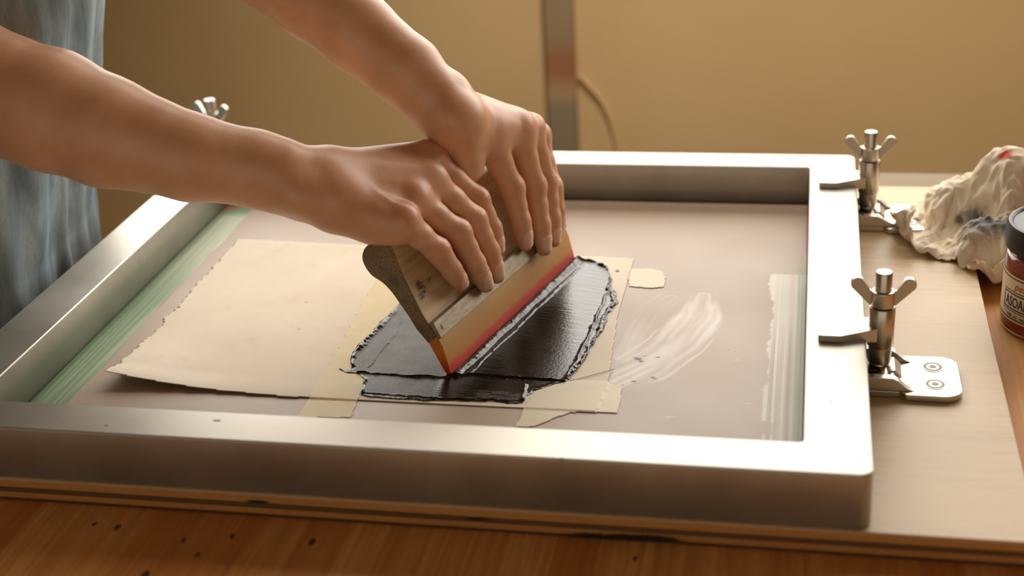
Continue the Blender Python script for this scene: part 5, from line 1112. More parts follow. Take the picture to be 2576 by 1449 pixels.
-135,3,8,-3,7,-5,9,-1,8,6,-6,8,4,7,4,5,-1,3,4,6,7,2,-1,1,1,5,-1,3,-1,4,-4,1,-5,-5,0,-8,0,5,-1,-8,2,9,5,8,7,6,8,-7,-2,8,5,0,0,6,1,5,8,4,-5,-2,
4,-2,-3,0,6,-3,1,3,1,4,10,6,-4,9,-4,5,2,0,-4,-3,-5,2,-6,-9,-137,7,5,6,-6,8,-7,4,6,5,5,6,4,6,4,3,2,2,5,6,4,4,3,-6,6,0,2,3,2,-1,2,-5,0,-7,-6,-2,
1,1,-9,5,-3,7,10,6,4,9,3,4,-8,3,9,-2,7,5,-6,7,5,8,2,-1,-5,4,-2,-1,0,4,0,3,0,0,3,11,2,-2,5,-7,-1,6,-6,-2,-4,6,-3,-6,-137,1,8,7,-6,7,-6,7,5,5,4,2,
7,6,6,4,2,1,4,7,5,5,-4,-2,7,1,3,-2,3,3,-2,-1,-7,-1,-6,-2,-8,-3,5,-7,8,6,4,8,9,1,10,-5,6,-5,8,4,-3,8,-3,3,8,7,-4,6,0,-5,7,-4,2,2,4,1,-6,7,1,3,
-5,2,8,2,-9,-2,4,-7,-2,8,-5,-1,-131,-3,3,7,5,-6,2,3,6,6,4,3,3,3,8,8,6,1,-1,8,8,0,3,-4,0,6,-1,4,4,-2,3,-7,-2,-6,-4,-7,-4,2,-9,7,-1,10,5,10,11,-4,9,-5,
9,-7,4,9,-5,5,7,2,-1,9,-5,1,3,2,6,-3,3,-2,6,-5,4,-2,9,-9,-3,6,1,6,1,-9,-4,4,-7,1,8,1,-131,0,-2,2,6,-1,5,-1,5,4,7,5,2,2,3,6,7,8,-4,8,5,8,3,-4,
1,1,2,4,-3,5,-8,4,-8,-3,-6,-6,2,-11,-5,7,1,7,11,9,3,9,2,5,-2,4,1,3,2,2,5,4,-5,3,7,-3,6,-1,3,2,0,3,-3,4,-5,-3,7,2,-10,-3,3,5,6,0,-2,-7,3,-9,2,4,
-118,-1,0,-1,2,5,-2,5,1,6,6,2,5,6,1,5,6,5,-4,8,5,9,4,3,-4,5,-1,4,1,-6,-6,-2,3,-7,-3,-4,-8,-7,0,-4,12,9,7,11,1,10,3,3,3,-3,6,3,2,0,5,6,-4,4,-4,5,
5,1,4,1,1,-1,2,-2,0,-4,-4,5,-4,-8,-1,5,6,-3,5,1,-7,3,-8,-2,-107,1,-2,3,0,1,3,0,2,4,7,4,4,1,5,7,6,-5,2,7,9,5,1,2,8,3,0,2,1,-3,-6,-4,-5,3,-7,-4,
-8,-5,-8,7,3,10,12,2,11,5,6,4,2,0,5,1,3,2,1,2,6,-7,4,5,1,5,4,3,-5,4,0,-2,1,-2,-4,-5,-4,-6,-3,-1,5,3,0,7,3,-6,-2,-5,-103,-6,6,-1,4,0,1,2,2,2,6,4,
4,0,5,1,5,8,3,-2,7,8,9,-5,7,5,6,2,3,-7,-9,-4,-2,-5,-2,-5,-7,-5,-8,-3,13,11,7,9,9,8,0,5,4,1,3,3,5,2,-2,4,-2,0,4,1,5,4,-4,5,5,-5,5,1,-5,2,-2,-3,
-6,-6,-6,-6,-2,3,3,3,7,5,-1,-7,-104,-5,-4,8,4,2,-4,5,1,3,5,6,5,0,0,6,1,6,7,2,-2,8,8,6,-4,8,2,1,1,2,-7,-2,-3,-4,-6,-7,-4,-7,-4,-7,9,10,11,10,3,11,7,2,
5,3,-4,6,-1,5,5,-2,4,-1,2,4,-4,8,3,1,-1,5,-4,4,1,-6,2,0,-4,-6,-7,-8,-7,-4,0,6,4,6,7,0,-73,6,4,6,4,4,-5,-5,7,5,5,4,8,8,6,6,0,6,4,5,9,6,7,2,
10,4,9,6,1,6,-1,5,7,-1,7,1,8,1,7,8,6,7,5,5,2,4,-1,7,7,7,5,-1,7,3,7,4,-2,5,3,4,1,2,-1,3,1,4,0,-2,4,-1,-2,3,2,-7,3,-7,-8,4,2,3,-3,-7,-6,-5,
-254,6,7,2,3,7,4,-9,1,7,10,7,4,6,8,0,7,5,-1,9,8,5,4,9,4,9,6,4,7,-1,8,-1,5,6,3,5,5,7,1,8,7,0,6,4,4,3,5,5,7,7,5,6,-3,7,2,3,4,-1,3,4,
4,-1,0,4,5,-1,7,2,-8,2,2,-3,7,2,-8,-7,-7,1,9,6,0,-5,-5,-6,-263,-1,7,3,7,10,2,-9,-5,11,9,9,8,6,-2,5,4,6,9,7,2,4,9,2,7,10,5,7,0,8,-2,8,0,6,3,8,
5,6,6,2,7,7,0,6,7,6,6,5,4,0,3,3,4,2,3,6,-2,7,-3,7,0,0,6,3,-2,7,-2,7,0,-7,-2,5,1,4,-7,-7,-7,8,8,5,2,0,-4,-3,-281,8,-2,8,5,8,5,-8,-4,8,9,9,
6,8,5,-2,5,7,8,8,-2,9,4,8,9,5,5,3,7,1,6,1,4,3,5,6,6,3,8,7,5,2,7,5,2,6,6,4,3,0,4,2,5,2,5,2,7,-2,6,-1,3,4,2,1,6,-3,7,-1,-2,1,-2,-1,
4,2,0,-3,-10,6,5,4,8,0,0,-2,-292,6,0,6,4,10,8,-3,-7,7,7,9,8,4,4,5,7,8,5,0,8,3,8,5,5,6,6,7,1,4,5,-1,6,5,5,7,3,6,6,7,4,5,3,6,4,5,4,1,
5,2,2,6,0,6,3,5,2,4,1,6,-5,4,2,5,1,6,-1,-1,1,-4,1,-2,6,0,-1,4,-5,5,6,1,5,4,-1,0,-296,1,8,-2,9,5,8,6,-9,7,8,3,8,7,7,6,1,8,0,6,5,8,3,8,
6,5,5,7,-3,5,5,3,4,3,6,7,5,5,7,2,5,8,6,6,2,3,3,3,5,-2,8,0,6,4,3,4,3,4,0,5,4,-4,6,-1,4,3,-1,3,-4,3,-5,6,-2,4,2,-4,7,3,5,1,2,6,0,-3,
-300,6,4,5,3,3,8,7,1,-3,8,7,8,6,3,5,8,4,1,8,3,8,8,2,7,5,6,3,2,4,2,5,3,8,-1,7,7,6,3,8,7,7,6,-2,7,-1,6,5,0,6,1,4,6,3,4,2,7,-2,7,1,
-1,4,-1,7,1,-3,6,-4,2,-4,6,-3,1,5,-4,9,-1,7,5,-3,6,-1,7,1,-308,6,1,7,1,6,6,5,1,1,8,9,7,2,7,7,6,4,7,2,7,5,5,7,4,3,8,1,8,-3,4,5,4,5,6,3,
5,7,6,6,8,7,2,4,-1,6,3,3,4,1,4,7,1,5,4,5,4,4,-5,4,3,0,3,6,-2,3,-1,4,-5,4,-3,0,5,-1,7,-1,9,5,3,-3,0,6,-1,8,-312,6,6,-1,7,0,7,4,1,5,9,7,
7,8,6,0,6,6,4,6,5,6,5,5,7,3,5,4,5,-3,8,-1,6,6,8,7,7,7,7,4,0,7,2,5,7,-1,1,6,2,6,6,-1,5,5,1,7,3,5,3,-6,-1,1,6,5,-3,6,-3,2,2,1,-5,6,
1,1,4,9,4,2,8,1,-3,-3,8,1,-309,3,4,6,0,7,1,5,8,-1,9,5,8,7,3,6,2,7,4,6,6,5,6,6,4,7,1,3,6,5,-1,5,5,7,7,7,6,6,7,8,-2,2,4,5,6,6,-2,5,
7,0,5,7,-1,1,4,5,7,3,8,-1,-7,-3,5,4,0,7,-3,-5,4,2,0,-1,4,8,7,-2,8,7,2,-4,6,3,-3,8,-311,-2,7,1,7,2,6,5,1,9,-1,9,5,6,6,3,4,6,4,7,5,6,6,5,
6,3,5,3,5,1,5,7,5,5,3,7,6,7,7,6,8,6,3,-1,1,4,10,-2,4,8,-2,5,7,5,4,2,-1,3,7,1,3,-9,-1,4,9,-4,5,-9,0,3,1,7,4,5,4,0,6,6,0,3,-3,5,8,1,
-315,7,0,7,1,7,3,5,8,-3,8,2,7,8,3,4,4,5,6,5,6,6,5,5,4,6,1,5,2,5,5,7,3,3,6,7,6,8,7,7,7,4,7,6,3,4,-2,8,4,-3,8,3,-2,7,5,4,5,1,0,7,
-3,4,-7,7,-3,10,-7,2,-7,-1,8,-2,6,5,4,7,3,3,7,-4,0,8,0,8,-320,4,5,7,5,1,6,3,7,5,-1,6,5,8,3,5,3,6,4,6,6,5,6,6,6,1,4,5,4,7,6,-2,4,7,7,7,
6,7,8,7,8,1,4,4,4,4,8,3,-1,6,1,5,5,-1,2,6,2,1,5,3,6,-4,6,-5,8,-2,7,-1,-7,-4,0,10,4,-2,8,1,7,7,-3,8,-8,4,7,2,-319,7,4,5,3,4,5,8,4,5,-1,7,
6,3,7,2,7,1,8,5,5,7,6,3,5,7,-1,6,6,5,1,4,7,6,7,7,7,7,7,8,6,8,5,3,-2,8,-3,4,6,-2,7,1,3,2,3,5,-1,5,4,1,5,7,-5,8,-4,9,6,-2,-1,-5,-3,0,
3,8,0,8,4,8,5,-6,5,-6,1,7,-316,3,6,4,4,4,6,7,5,2,7,0,7,5,3,7,2,7,2,7,8,3,7,4,7,0,7,1,6,4,8,-1,5,6,7,7,7,8,7,6,5,7,9,8,5,-4,7,-6,
2,6,-2,6,0,6,-2,5,6,-1,6,3,7,4,3,-3,8,3,4,6,-2,-3,-1,0,-2,0,7,2,9,4,7,4,-7,6,-8,-2,-311,7,3,6,5,7,1,7,3,8,-1,8,3,4,7,1,8,3,6,7,5,8,0,6,
9,-4,4,7,4,5,6,8,1,7,6,0,8,8,8,7,8,8,3,11,0,8,-3,7,-8,1,5,-2,6,0,8,-4,5,7,-1,8,2,4,3,8,-3,3,7,5,7,1,-2,-1,0,-2,1,5,3,9,0,9,2,-7,4,-2,
-316,0,8,3,6,4,8,1,7,2,7,1,6,6,1,7,6,4,5,5,3,8,7,7,-1,8,-5,7,6,7,5,5,6,5,5,1,7,7,9,4,9,8,10,4,10,-4,8,0,0,-9,1,6,-2,6,6,3,-2,4,9,-2,
7,6,6,-1,8,-3,2,7,5,7,5,1,-4,0,2,2,-4,6,9,0,9,0,-6,-5,-317,8,1,7,4,5,5,7,2,7,0,8,2,4,6,4,5,2,8,3,8,5,5,6,8,-1,-1,3,6,8,7,5,3,5,4,7,
7,4,8,5,8,10,6,12,10,2,-8,0,6,-2,-8,2,7,-1,7,4,5,5,-2,8,0,7,3,8,-1,9,0,-4,4,8,7,10,0,-3,-7,6,-7,8,4,9,0,8,-1,-7,-319,-1,8,4,5,3,7,3,5,5,6,4,
0,8,1,8,2,8,0,8,4,7,2,7,6,11,0,-5,10,7,1,7,9,-1,5,8,4,6,6,7,5,10,12,9,12,-6,7,-6,-4,-1,5,-7,4,6,3,5,5,0,9,-1,8,3,3,5,8,-2,7,-3,5,6,8,5,
10,-8,-7,3,-8,5,10,3,7,5,2,-3,-330,8,1,5,5,7,3,3,7,4,6,0,8,2,7,2,7,1,9,1,7,3,7,7,8,2,8,-7,6,8,9,1,5,9,6,-1,7,4,8,5,9,10,6,11,11,-2,8,0,
-2,-3,-8,4,-6,5,6,6,1,9,-1,8,0,6,9,0,3,8,-4,6,7,6,7,7,1,6,-9,-8,-4,1,8,7,8,-1,8,1,-334,5,2,8,3,5,5,7,2,6,2,7,1,7,4,7,1,8,1,8,1,8,-1,8,
7,8,2,4,-1,8,6,9,6,1,4,9,0,9,4,7,5,11,11,9,8,8,-5,5,-6,-3,2,-7,6,-5,6,6,7,1,9,0,8,4,2,7,1,5,0,7,7,7,6,7,3,2,0,-6,-8,-5,6,9,2,7,-1,7,
-335,1,7,5,7,4,6,3,6,2,8,0,7,4,5,4,8,1,7,2,8,6,-4,5,5,9,8,-3,5,7,7,8,7,9,-3,4,7,2,7,6,9,10,6,9,9,10,2,-5,3,-5,-7,3,-4,7,-3,8,4,8,1,9,
5,-2,8,2,5,3,7,1,7,7,-2,8,4,4,2,1,-2,-6,-5,10,2,5,5,-1,-332,7,1,8,4,7,3,6,2,7,3,5,3,6,5,5,5,6,1,9,5,0,7,5,3,2,5,5,5,4,6,8,8,6,7,-4,
5,8,4,10,5,10,3,10,9,10,4,2,-2,-7,-6,-1,0,8,-5,7,7,3,9,1,6,6,0,5,3,7,5,6,5,-2,7,2,7,-4,0,3,3,2,-3,-1,8,2,8,3,-333,-1,9,1,7,5,5,1,8,2,7,2,
5,5,6,5,4,4,7,5,1,7,6,7,7,3,3,5,5,4,2,4,5,8,5,6,1,7,7,3,8,8,2,10,9,9,1,2,2,1,0,0,-2,-4,8,-2,5,8,0,7,1,4,6,2,7,4,4,6,2,6,-3,8,
1,6,-2,-5,0,5,1,-4,10,8,3,11,-342,8,1,8,2,5,5,7,2,6,3,6,4,5,2,7,6,4,6,0,8,1,7,7,8,8,6,5,5,5,3,0,3,4,4,7,6,6,4,7,2,7,8,6,5,8,1,2,
-1,1,1,4,8,2,-5,7,7,1,-6,8,6,-1,6,7,0,5,8,3,2,3,6,-3,5,4,1,-4,-5,9,1,-6,6,12,5,10,-338,3,8,3,5,5,4,6,7,2,5,5,6,4,3,6,2,7,4,6,1,8,1,7,
8,8,8,6,5,6,5,4,3,4,1,5,5,5,7,0,7,3,6,7,7,2,5,9,-1,-3,2,2,4,5,8,-4,2,7,-7,4,5,7,1,5,5,5,5,0,5,3,1,5,-4,3,5,-2,-6,9,-2,1,4,7,9,9,
-336,8,2,6,5,4,6,7,3,5,5,3,6,5,6,1,8,1,8,2,7,1,8,1,7,8,7,8,6,6,4,2,5,8,6,5,5,2,-1,7,1,6,2,5,6,6,4,6,7,4,4,3,4,3,3,1,0,-8,7,-4,
8,1,6,5,3,6,0,6,-2,6,2,0,3,-2,4,3,-4,3,-4,0,3,5,9,10,-325,5,4,8,4,5,4,6,6,5,3,5,5,5,3,8,1,8,1,8,1,7,1,8,2,8,6,3,7,6,6,7,6,6,6,5,
-1,3,8,-1,7,1,4,5,1,6,4,5,7,6,7,3,4,-5,1,4,0,9,-5,5,1,6,4,3,7,0,7,-3,7,-2,5,-3,0,6,-2,5,4,-6,-1,3,2,0,5,9,-316,5,8,3,6,4,4,6,7,3,7,1,
6,2,6,6,6,5,5,2,7,0,8,3,6,6,0,8,1,6,6,6,5,6,5,6,6,8,3,-3,8,0,6,1,7,-1,6,6,5,4,5,5,5,4,-1,8,3,-2,8,-5,2,6,1,7,3,7,-3,6,-3,5,-2,6,
1,-4,6,-1,7,3,-1,4,1,1,-1,1,-310,8,4,6,4,5,6,3,6,5,5,6,-2,7,5,4,3,5,7,6,2,7,2,5,8,1,8,0,3,9,-2,5,5,6,8,9,8,5,0,5,0,8,-1,7,1,5,6,3,
-4,4,4,6,5,6,7,8,8,4,2,1,-4,8,-4,5,8,1,7,-8,-1,3,6,-2,4,3,-4,7,1,8,5,-1,0,4,2,0,-315,5,9,1,7,5,4,5,5,3,4,7,2,4,5,3,7,1,7,3,6,5,6,6,
2,8,1,8,5,-2,4,7,2,4,8,8,7,2,6,0,8,0,7,1,5,6,3,6,4,-6,1,4,8,7,6,8,8,8,-2,2,7,-3,5,-2,8,7,4,-2,-9,5,-4,2,3,5,3,-2,8,5,6,3,2,1,3,3,
-319,5,1,7,4,6,5,4,4,6,3,3,5,5,2,7,0,6,7,7,-1,9,2,7,7,2,8,1,7,6,-3,9,5,-3,9,4,6,8,-1,9,0,8,0,7,3,6,5,3,6,5,-5,-1,3,7,8,8,7,9,6,-3,
8,0,6,-4,4,9,-4,7,-8,-1,7,-4,-1,4,6,5,-3,4,8,8,4,4,4,2,-332,8,6,3,6,4,8,5,0,6,4,6,2,5,6,0,7,-1,6,8,6,2,8,2,7,7,2,7,4,5,6,3,0,7,-1,9,
1,5,10,-1,10,-2,7,2,8,2,5,6,1,6,7,0,-4,2,7,8,9,9,4,7,-2,9,-2,6,-5,8,-3,8,1,1,-3,5,-5,-3,4,7,7,-1,8,2,8,8,4,4,-338,3,7,7,4,5,7,2,7,3,5,2,
6,4,6,-2,8,6,-3,6,8,6,4,7,3,6,7,2,5,5,3,6,-2,8,6,0,10,6,-1,9,-2,4,6,9,-1,6,2,5,7,0,6,5,5,-4,5,9,7,10,3,8,-2,4,10,-5,-1,4,7,-5,1,4,7,3,
-2,-6,1,4,7,7,1,7,0,8,9,6,-344,7,6,3,8,8,1,8,1,8,1,6,3,5,7,-2,6,7,-2,7,2,8,7,1,7,7,4,5,5,2,7,-1,7,1,8,7,5,-1,10,-1,10,5,-2,8,-3,5,6,7,
0,6,1,7,5,7,-1,8,7,9,1,10,5,5,-3,8,1,-7,3,7,-6,1,5,7,-5,1,2,1,5,6,7,2,8,-3,7,9,-340,3,7,8,6,3,7,3,7,0,6,7,0,6,5,3,3,6,3,0,5,6,6,7,
3,7,7,3,4,6,0,8,-2,8,2,8,2,11,-2,8,6,0,8,-2,8,-1,9,-1,8,-1,7,1,8,7,6,7,-2,8,10,3,10,1,6,-2,8,-2,-6,9,1,-6,7,1,4,4,1,0,-1,6,4,7,7,3,-4,5,
-338,6,6,8,4,8,4,6,4,6,4,0,8,0,6,7,1,5,5,-1,5,7,7,3,8,7,-2,6,7,4,7,-2,7,0,8,3,10,4,-3,7,5,9,-1,8,-2,9,0,7,-2,8,0,6,8,6,1,11,7,6,1,12,
1,8,-3,0,9,4,-9,3,6,5,-3,8,4,4,2,2,-4,-2,8,5,4,8,0,-4,-341,7,7,7,9,4,5,6,5,5,2,6,1,5,7,0,3,6,7,1,7,7,-4,9,6,7,7,-1,5,8,7,-4,5,8,1,9,
6,-2,6,0,7,9,6,-2,8,0,8,-2,8,-1,7,1,7,6,8,7,3,11,7,1,9,0,7,-5,5,8,-8,0,3,9,5,2,7,1,6,2,1,-7,2,6,2,7,7,1,-355,7,8,9,7,5,8,3,7,2,6,3,
6,0,7,2,7,5,2,8,6,6,-6,4,6,8,6,8,6,1,7,5,-4,9,7,4,-2,8,-3,5,9,4,5,6,1,8,0,7,-2,6,1,7,3,8,6,4,11,8,2,11,0,9,-1,6,-4,9,-6,9,-1,3,7,4,
3,3,0,-1,1,7,-1,-2,8,1,6,8,-359,8,7,10,7,7,4,8,2,4,4,6,1,7,0,9,2,3,5,6,4,7,6,-4,6,8,3,8,7,8,-1,7,4,0,6,0,8,-2,3,9,4,9,-3,6,7,4,6,4,
-4,4,6,3,7,7,3,11,9,3,11,1,9,0,8,-4,7,-3,8,-3,7,-6,8,4,4,1,-1,-1,1,8,-1,2,5,7,7,1,-352,5,10,8,1,8,9,4,3,2,5,5,8,0,7,5,0,6,6,2,7,5,8,0,
7,1,4,7,8,3,5,6,0,7,-1,8,3,-2,8,2,9,8,6,-5,7,6,4,4,4,-4,6,6,4,6,11,7,5,11,2,8,4,0,9,-7,8,6,-4,7,-6,8,-4,5,2,4,-2,-2,1,8,8,6,0,4,7,7,
-357,9,9,3,9,0,9,2,4,6,5,6,3,7,4,1,6,1,7,7,-1,7,8,7,6,5,3,0,7,5,5,2,3,6,-1,8,0,8,-1,10,7,2,8,6,-2,5,3,4,4,5,-3,8,5,9,6,6,10,4,9,4,
0,9,4,-5,4,6,3,-5,7,-4,5,-5,4,4,8,-6,-1,5,8,9,8,5,1,4,-358,9,10,9,0,4,6,10,-4,7,8,5,5,3,3,5,3,7,2,5,4,5,8,3,7,3,7,6,3,5,2,4,4,2,7,0,
8,-1,10,-1,8,10,-1,6,5,-1,6,4,2,6,4,4,2,9,8,9,4,10,2,3,9,0,5,5,-5,7,-2,6,-5,6,-5,6,2,-1,7,5,-8,8,5,9,5,8,8,5,-360,0,11,10,9,5,4,4,-7,9,7,6,
2,6,4,3,4,7,5,4,8,4,-2,6,7,7,2,7,3,5,2,5,3,7,3,6,0,10,0,10,4,1,8,2,0,1,7,2,6,4,4,2,8,6,8,7,9,3,7,6,0,6,1,5,4,-5,7,-3,5,-3,4,-2,
1,1,9,0,4,-3,7,8,6,8,7,8,-363,9,3,11,6,10,4,2,-6,7,10,3,7,4,3,6,3,6,4,7,6,0,7,1,7,5,7,3,6,2,5,3,4,5,7,-1,8,9,6,3,-2,6,3,3,1,7,0,5,
3,5,3,8,3,10,6,8,5,7,7,0,7,0,6,3,2,2,-2,5,-2,5,-4,1,7,2,0,8,-6,0,7,7,6,8,7,7,-362,8,5,10,5,11,2,5,-5,6,10,1,8,7,5,3,8,0,7,5,3,7,-1,7,
8,7,3,4,5,5,1,6,5,7,-2,6,8,4,5,1,5,-2,4,3,3,4,4,6,8,-2,7,4,8,5,10,6,6,6,3,8,-1,8,-1,2,2,3,4,-2,6,-3,5,2,-2,4,6,4,2,-7,4,8,9,2,8,7,
-360,4,8,8,5,12,2,6,-3,4,10,2,10,4,7,7,1,8,1,5,6,1,4,4,8,8,5,4,5,5,6,2,4,6,-1,6,4,4,5,8,-4,4,3,9,4,-1,6,0,7,0,7,7,4,8,6,5,8,4,8,3,
8,1,-3,6,1,5,-1,6,-2,5,-4,3,1,0,7,4,1,5,-3,7,8,1,8,6,-350,4,-3,8,8,12,4,2,6,-4,11,3,10,8,2,7,7,2,5,4,3,7,7,6,-1,7,6,3,7,2,6,5,6,0,8,-2,
6,7,0,7,6,4,4,-4,4,8,-1,7,0,9,-3,9,7,6,7,6,6,7,3,6,5,0,4,0,5,1,5,-2,5,-2,6,-4,7,4,1,-4,3,4,9,-2,8,1,7,6,-339,2,-8,8,5,12,2,8,4,-6,10,4,
10,8,9,3,4,4,6,3,7,2,8,1,8,3,6,8,0,9,-1,6,7,7,-3,8,-2,6,7,-1,4,5,6,5,4,-3,7,0,8,-1,8,6,3,8,5,7,6,5,6,5,3,4,0,0,5,5,-1,5,-2,6,-3,7,
-2,5,0,6,-5,9,4,6,0,7,1,7,-341,8,-4,-3,10,11,-1,7,7,-5,5,9,11,5,8,3,6,7,2,6,4,7,2,7,4,7,3,6,6,3,7,0,5,3,8,-1,8,-3,7,7,6,3,-4,4,5,7,-3,8,
-1,8,1,6,9,4,7,6,6,7,2,6,3,3,-1,7,-1,4,5,-3,5,0,4,-1,5,-1,5,0,7,-1,7,4,6,2,8,1,-337,2,4,-7,8,10,1,10,3,-4,4,10,9,7,6,7,6,2,8,2,6,3,8,1,
7,7,7,5,2,4,4,7,0,8,0,9,-1,7,-2,7,9,-3,6,-2,9,-1,7,-1,9,-3,6,9,3,8,5,6,6,5,6,2,4,1,4,1,2,3,2,3,-2,3,1,4,0,5,1,5,2,4,6,6,2,5,7,7,
-346,4,3,4,0,6,5,12,-3,1,3,7,8,7,8,7,6,4,7,6,1,7,4,7,3,7,7,0,6,6,6,1,7,2,9,-1,8,6,0,-1,7,6,-5,8,1,7,-1,9,4,-5,9,3,8,3,7,6,6,6,4,5,
1,3,0,2,3,-2,4,0,3,-1,3,2,4,1,5,6,6,7,1,4,7,3,7,2,-337,-5,2,4,7,10,0,11,4,1,-3,5,7,7,6,6,7,6,7,7,6,4,6,6,8,6,-1,8,-1,7,4,7,0,7,6,8,
-3,6,8,-5,5,8,-1,1,9,-1,8,5,-5,8,-1,8,4,7,3,7,5,5,6,2,4,0,3,-1,1,0,1,1,1,2,0,3,5,6,8,6,7,6,7,-1,2,10,2,8,-337,-9,7,-2,6,7,10,2,8,-3,1,7,
8,7,7,6,7,6,7,1,3,7,7,7,3,5,4,4,3,7,6,2,9,0,7,7,7,-4,9,-3,7,1,7,-1,8,4,3,-4,8,-3,9,-1,8,3,6,5,5,6,4,5,0,4,-3,0,0,0,-1,2,0,2,5,8,
6,8,7,7,6,7,8,4,-2,0,6,7,-341,5,-4,9,-1,9,3,9,1,7,-4,8,6,7,5,6,6,6,5,6,7,6,5,2,8,-1,7,7,5,3,5,7,2,9,0,6,9,3,-2,8,-3,9,-2,9,0,8,-5,0,
9,-4,8,1,8,1,8,4,6,4,4,3,4,-2,2,-7,1,0,-1,4,5,7,7,7,5,8,7,7,7,7,5,1,-7,4,6,8,-340,0,10,-2,8,1,9,2,9,-2,6,-2,5,6,5,5,6,7,7,6,8,6,4,5,
6,6,5,2,6,5,7,7,6,-1,9,0,7,2,8,-3,9,-2,7,-2,8,1,-5,7,0,6,1,7,2,8,1,7,4,4,3,3,2,3,-7,-3,0,7,7,1,5,7,6,4,7,8,7,7,6,4,2,2,-4,1,10,2,
-323,-6,3,8,-2,6,2,8,2,8,-5,4,3,6,6,7,7,7,7,7,5,1,7,5,7,5,5,5,4,8,3,8,8,-3,5,8,1,9,-3,9,-2,8,-3,8,0,-5,7,-3,6,3,6,2,8,2,6,1,5,2,4,4,
3,2,-7,-1,6,7,1,8,5,2,7,7,6,7,6,6,3,0,3,2,1,7,2,9,-324,4,2,-3,7,-5,6,0,8,4,4,6,-1,7,6,5,6,4,3,5,5,6,8,7,7,-2,7,7,8,3,8,7,7,5,-4,7,
8,1,7,-4,9,-3,7,0,-4,6,-4,8,-2,4,7,6,2,6,2,6,1,5,1,3,1,5,-2,6,3,3,8,-2,7,7,4,7,6,0,4,6,4,4,0,0,4,8,1,8,-322,10,-5,7,3,1,-5,7,1,7,8,1,
7,5,-3,6,5,5,2,6,6,7,8,5,8,0,4,8,8,9,3,7,8,8,-2,7,0,9,4,-5,3,8,-6,0,5,-4,3,7,-2,7,3,7,0,8,4,2,4,0,4,0,5,0,7,1,6,6,5,6,-2,8,6,5,
-1,7,0,3,10,0,6,4,-4,6,3,12,-320,5,5,-4,0,2,8,-3,8,4,2,8,3,1,8,6,-3,6,4,3,5,7,8,8,4,9,0,9,5,9,5,8,5,9,-1,8,0,7,0,7,1,-5,5,-8,1,7,3,-3,
8,1,7,2,5,6,0,5,1,5,0,5,-4,5,5,6,5,5,9,-1,8,0,7,0,7,1,8,5,0,5,1,7,1,-1,9,9,-316,5,8,0,-7,0,7,-4,8,0,9,2,6,7,1,6,7,5,1,6,5,0,9,6,
9,7,6,-1,9,6,10,7,2,6,10,-2,8,-3,8,-3,7,1,-3,-9,6,-2,5,6,0,6,2,6,1,4,1,4,4,2,6,1,8,-4,4,7,6,5,6,7,-2,8,-1,7,-1,6,7,-1,8,1,6,0,1,2,7,10,
-305,4,0,8,-6,2,3,-8,4,10,-2,9,5,3,7,4,6,-1,7,6,6,3,5,9,2,11,0,10,1,10,5,10,7,5,2,9,-4,8,-4,7,-4,4,-5,1,-5,6,-1,5,6,2,5,2,6,-1,4,3,5,3,1,7,
6,4,4,1,5,7,1,5,7,-2,8,-2,7,4,3,7,1,5,1,6,2,-4,9,7,-292,-1,6,-1,4,0,1,-8,1,10,2,-3,6,6,6,6,4,5,0,8,6,7,7,1,11,0,10,1,11,4,8,4,9,4,9,-1,
7,-4,7,-5,5,-6,1,-5,5,-2,7,-1,6,4,4,7,-2,7,-3,5,2,5,3,8,1,4,4,6,7,3,7,6,-3,7,-2,6,2,4,3,6,5,2,5,2,-1,-1,8,8,-283,3,-1,4,4,-6,5,-7,-3,9,-5,0,
9,4,9,4,2,7,7,-1,9,5,9,8,0,11,0,11,1,10,5,9,4,8,2,7,-5,6,-2,4,-5,4,-7,-5,3,6,0,7,-1,7,1,7,6,-4,4,4,2,2,8,4,7,6,-1,4,8,3,7,1,6,-2,6,0,
5,4,5,4,5,4,-1,2,4,-5,8,7,-274,6,2,3,-6,6,-7,2,-4,10,-10,0,4,7,7,4,8,6,4,7,0,8,8,3,10,1,11,0,9,6,8,6,4,6,8,2,-6,1,5,-3,2,-4,3,-1,-7,5,6,0,
9,0,8,-1,7,0,-2,4,6,6,7,0,5,8,6,-2,7,5,4,6,-3,4,1,2,5,4,4,7,4,1,4,2,-2,2,3,8,-270,7,1,8,-2,-4,4,-5,-4,8,-1,-6,0,9,3,8,4,7,5,7,1,8,5,10,
2,10,8,3,6,6,6,5,9,5,5,-5,5,-6,0,6,-6,-3,4,-4,6,-4,4,9,0,6,1,6,2,7,1,-3,7,2,5,5,3,5,6,7,3,3,5,5,-6,2,4,1,5,6,5,5,2,5,1,3,-1,8,3,4,
-266,4,9,-2,8,-5,4,-3,-6,1,0,4,-5,1,9,3,6,7,6,5,8,1,8,6,8,8,3,8,6,6,5,8,2,7,-2,7,-6,4,-1,-3,3,-5,-3,6,-4,7,4,0,6,0,5,3,5,4,0,7,-2,5,5,2,
8,1,6,5,2,6,2,5,1,-6,2,7,7,3,4,5,3,4,6,-2,6,0,3,5,-254,4,2,3,8,-1,-4,4,-6,1,-2,3,-3,-1,2,8,7,3,6,2,6,7,7,8,6,7,7,5,6,6,6,3,9,-1,7,-4,
4,-6,0,-2,4,0,1,-6,7,-2,6,-1,6,2,4,5,4,1,7,-1,6,0,5,6,1,5,6,2,4,4,5,-3,5,-6,8,2,8,6,8,-3,7,5,0,7,-3,4,6,-2,-242,5,5,3,-5,7,0,-6,2,-4,6,-4,
-1,2,-2,3,8,7,4,7,2,7,3,9,8,5,6,6,7,4,5,8,1,7,-3,4,-4,4,-6,4,-6,2,-1,4,-3,7,-1,6,0,6,4,3,2,7,-1,6,-1,5,6,0,6,0,6,2,4,5,2,5,-5,7,1,6,
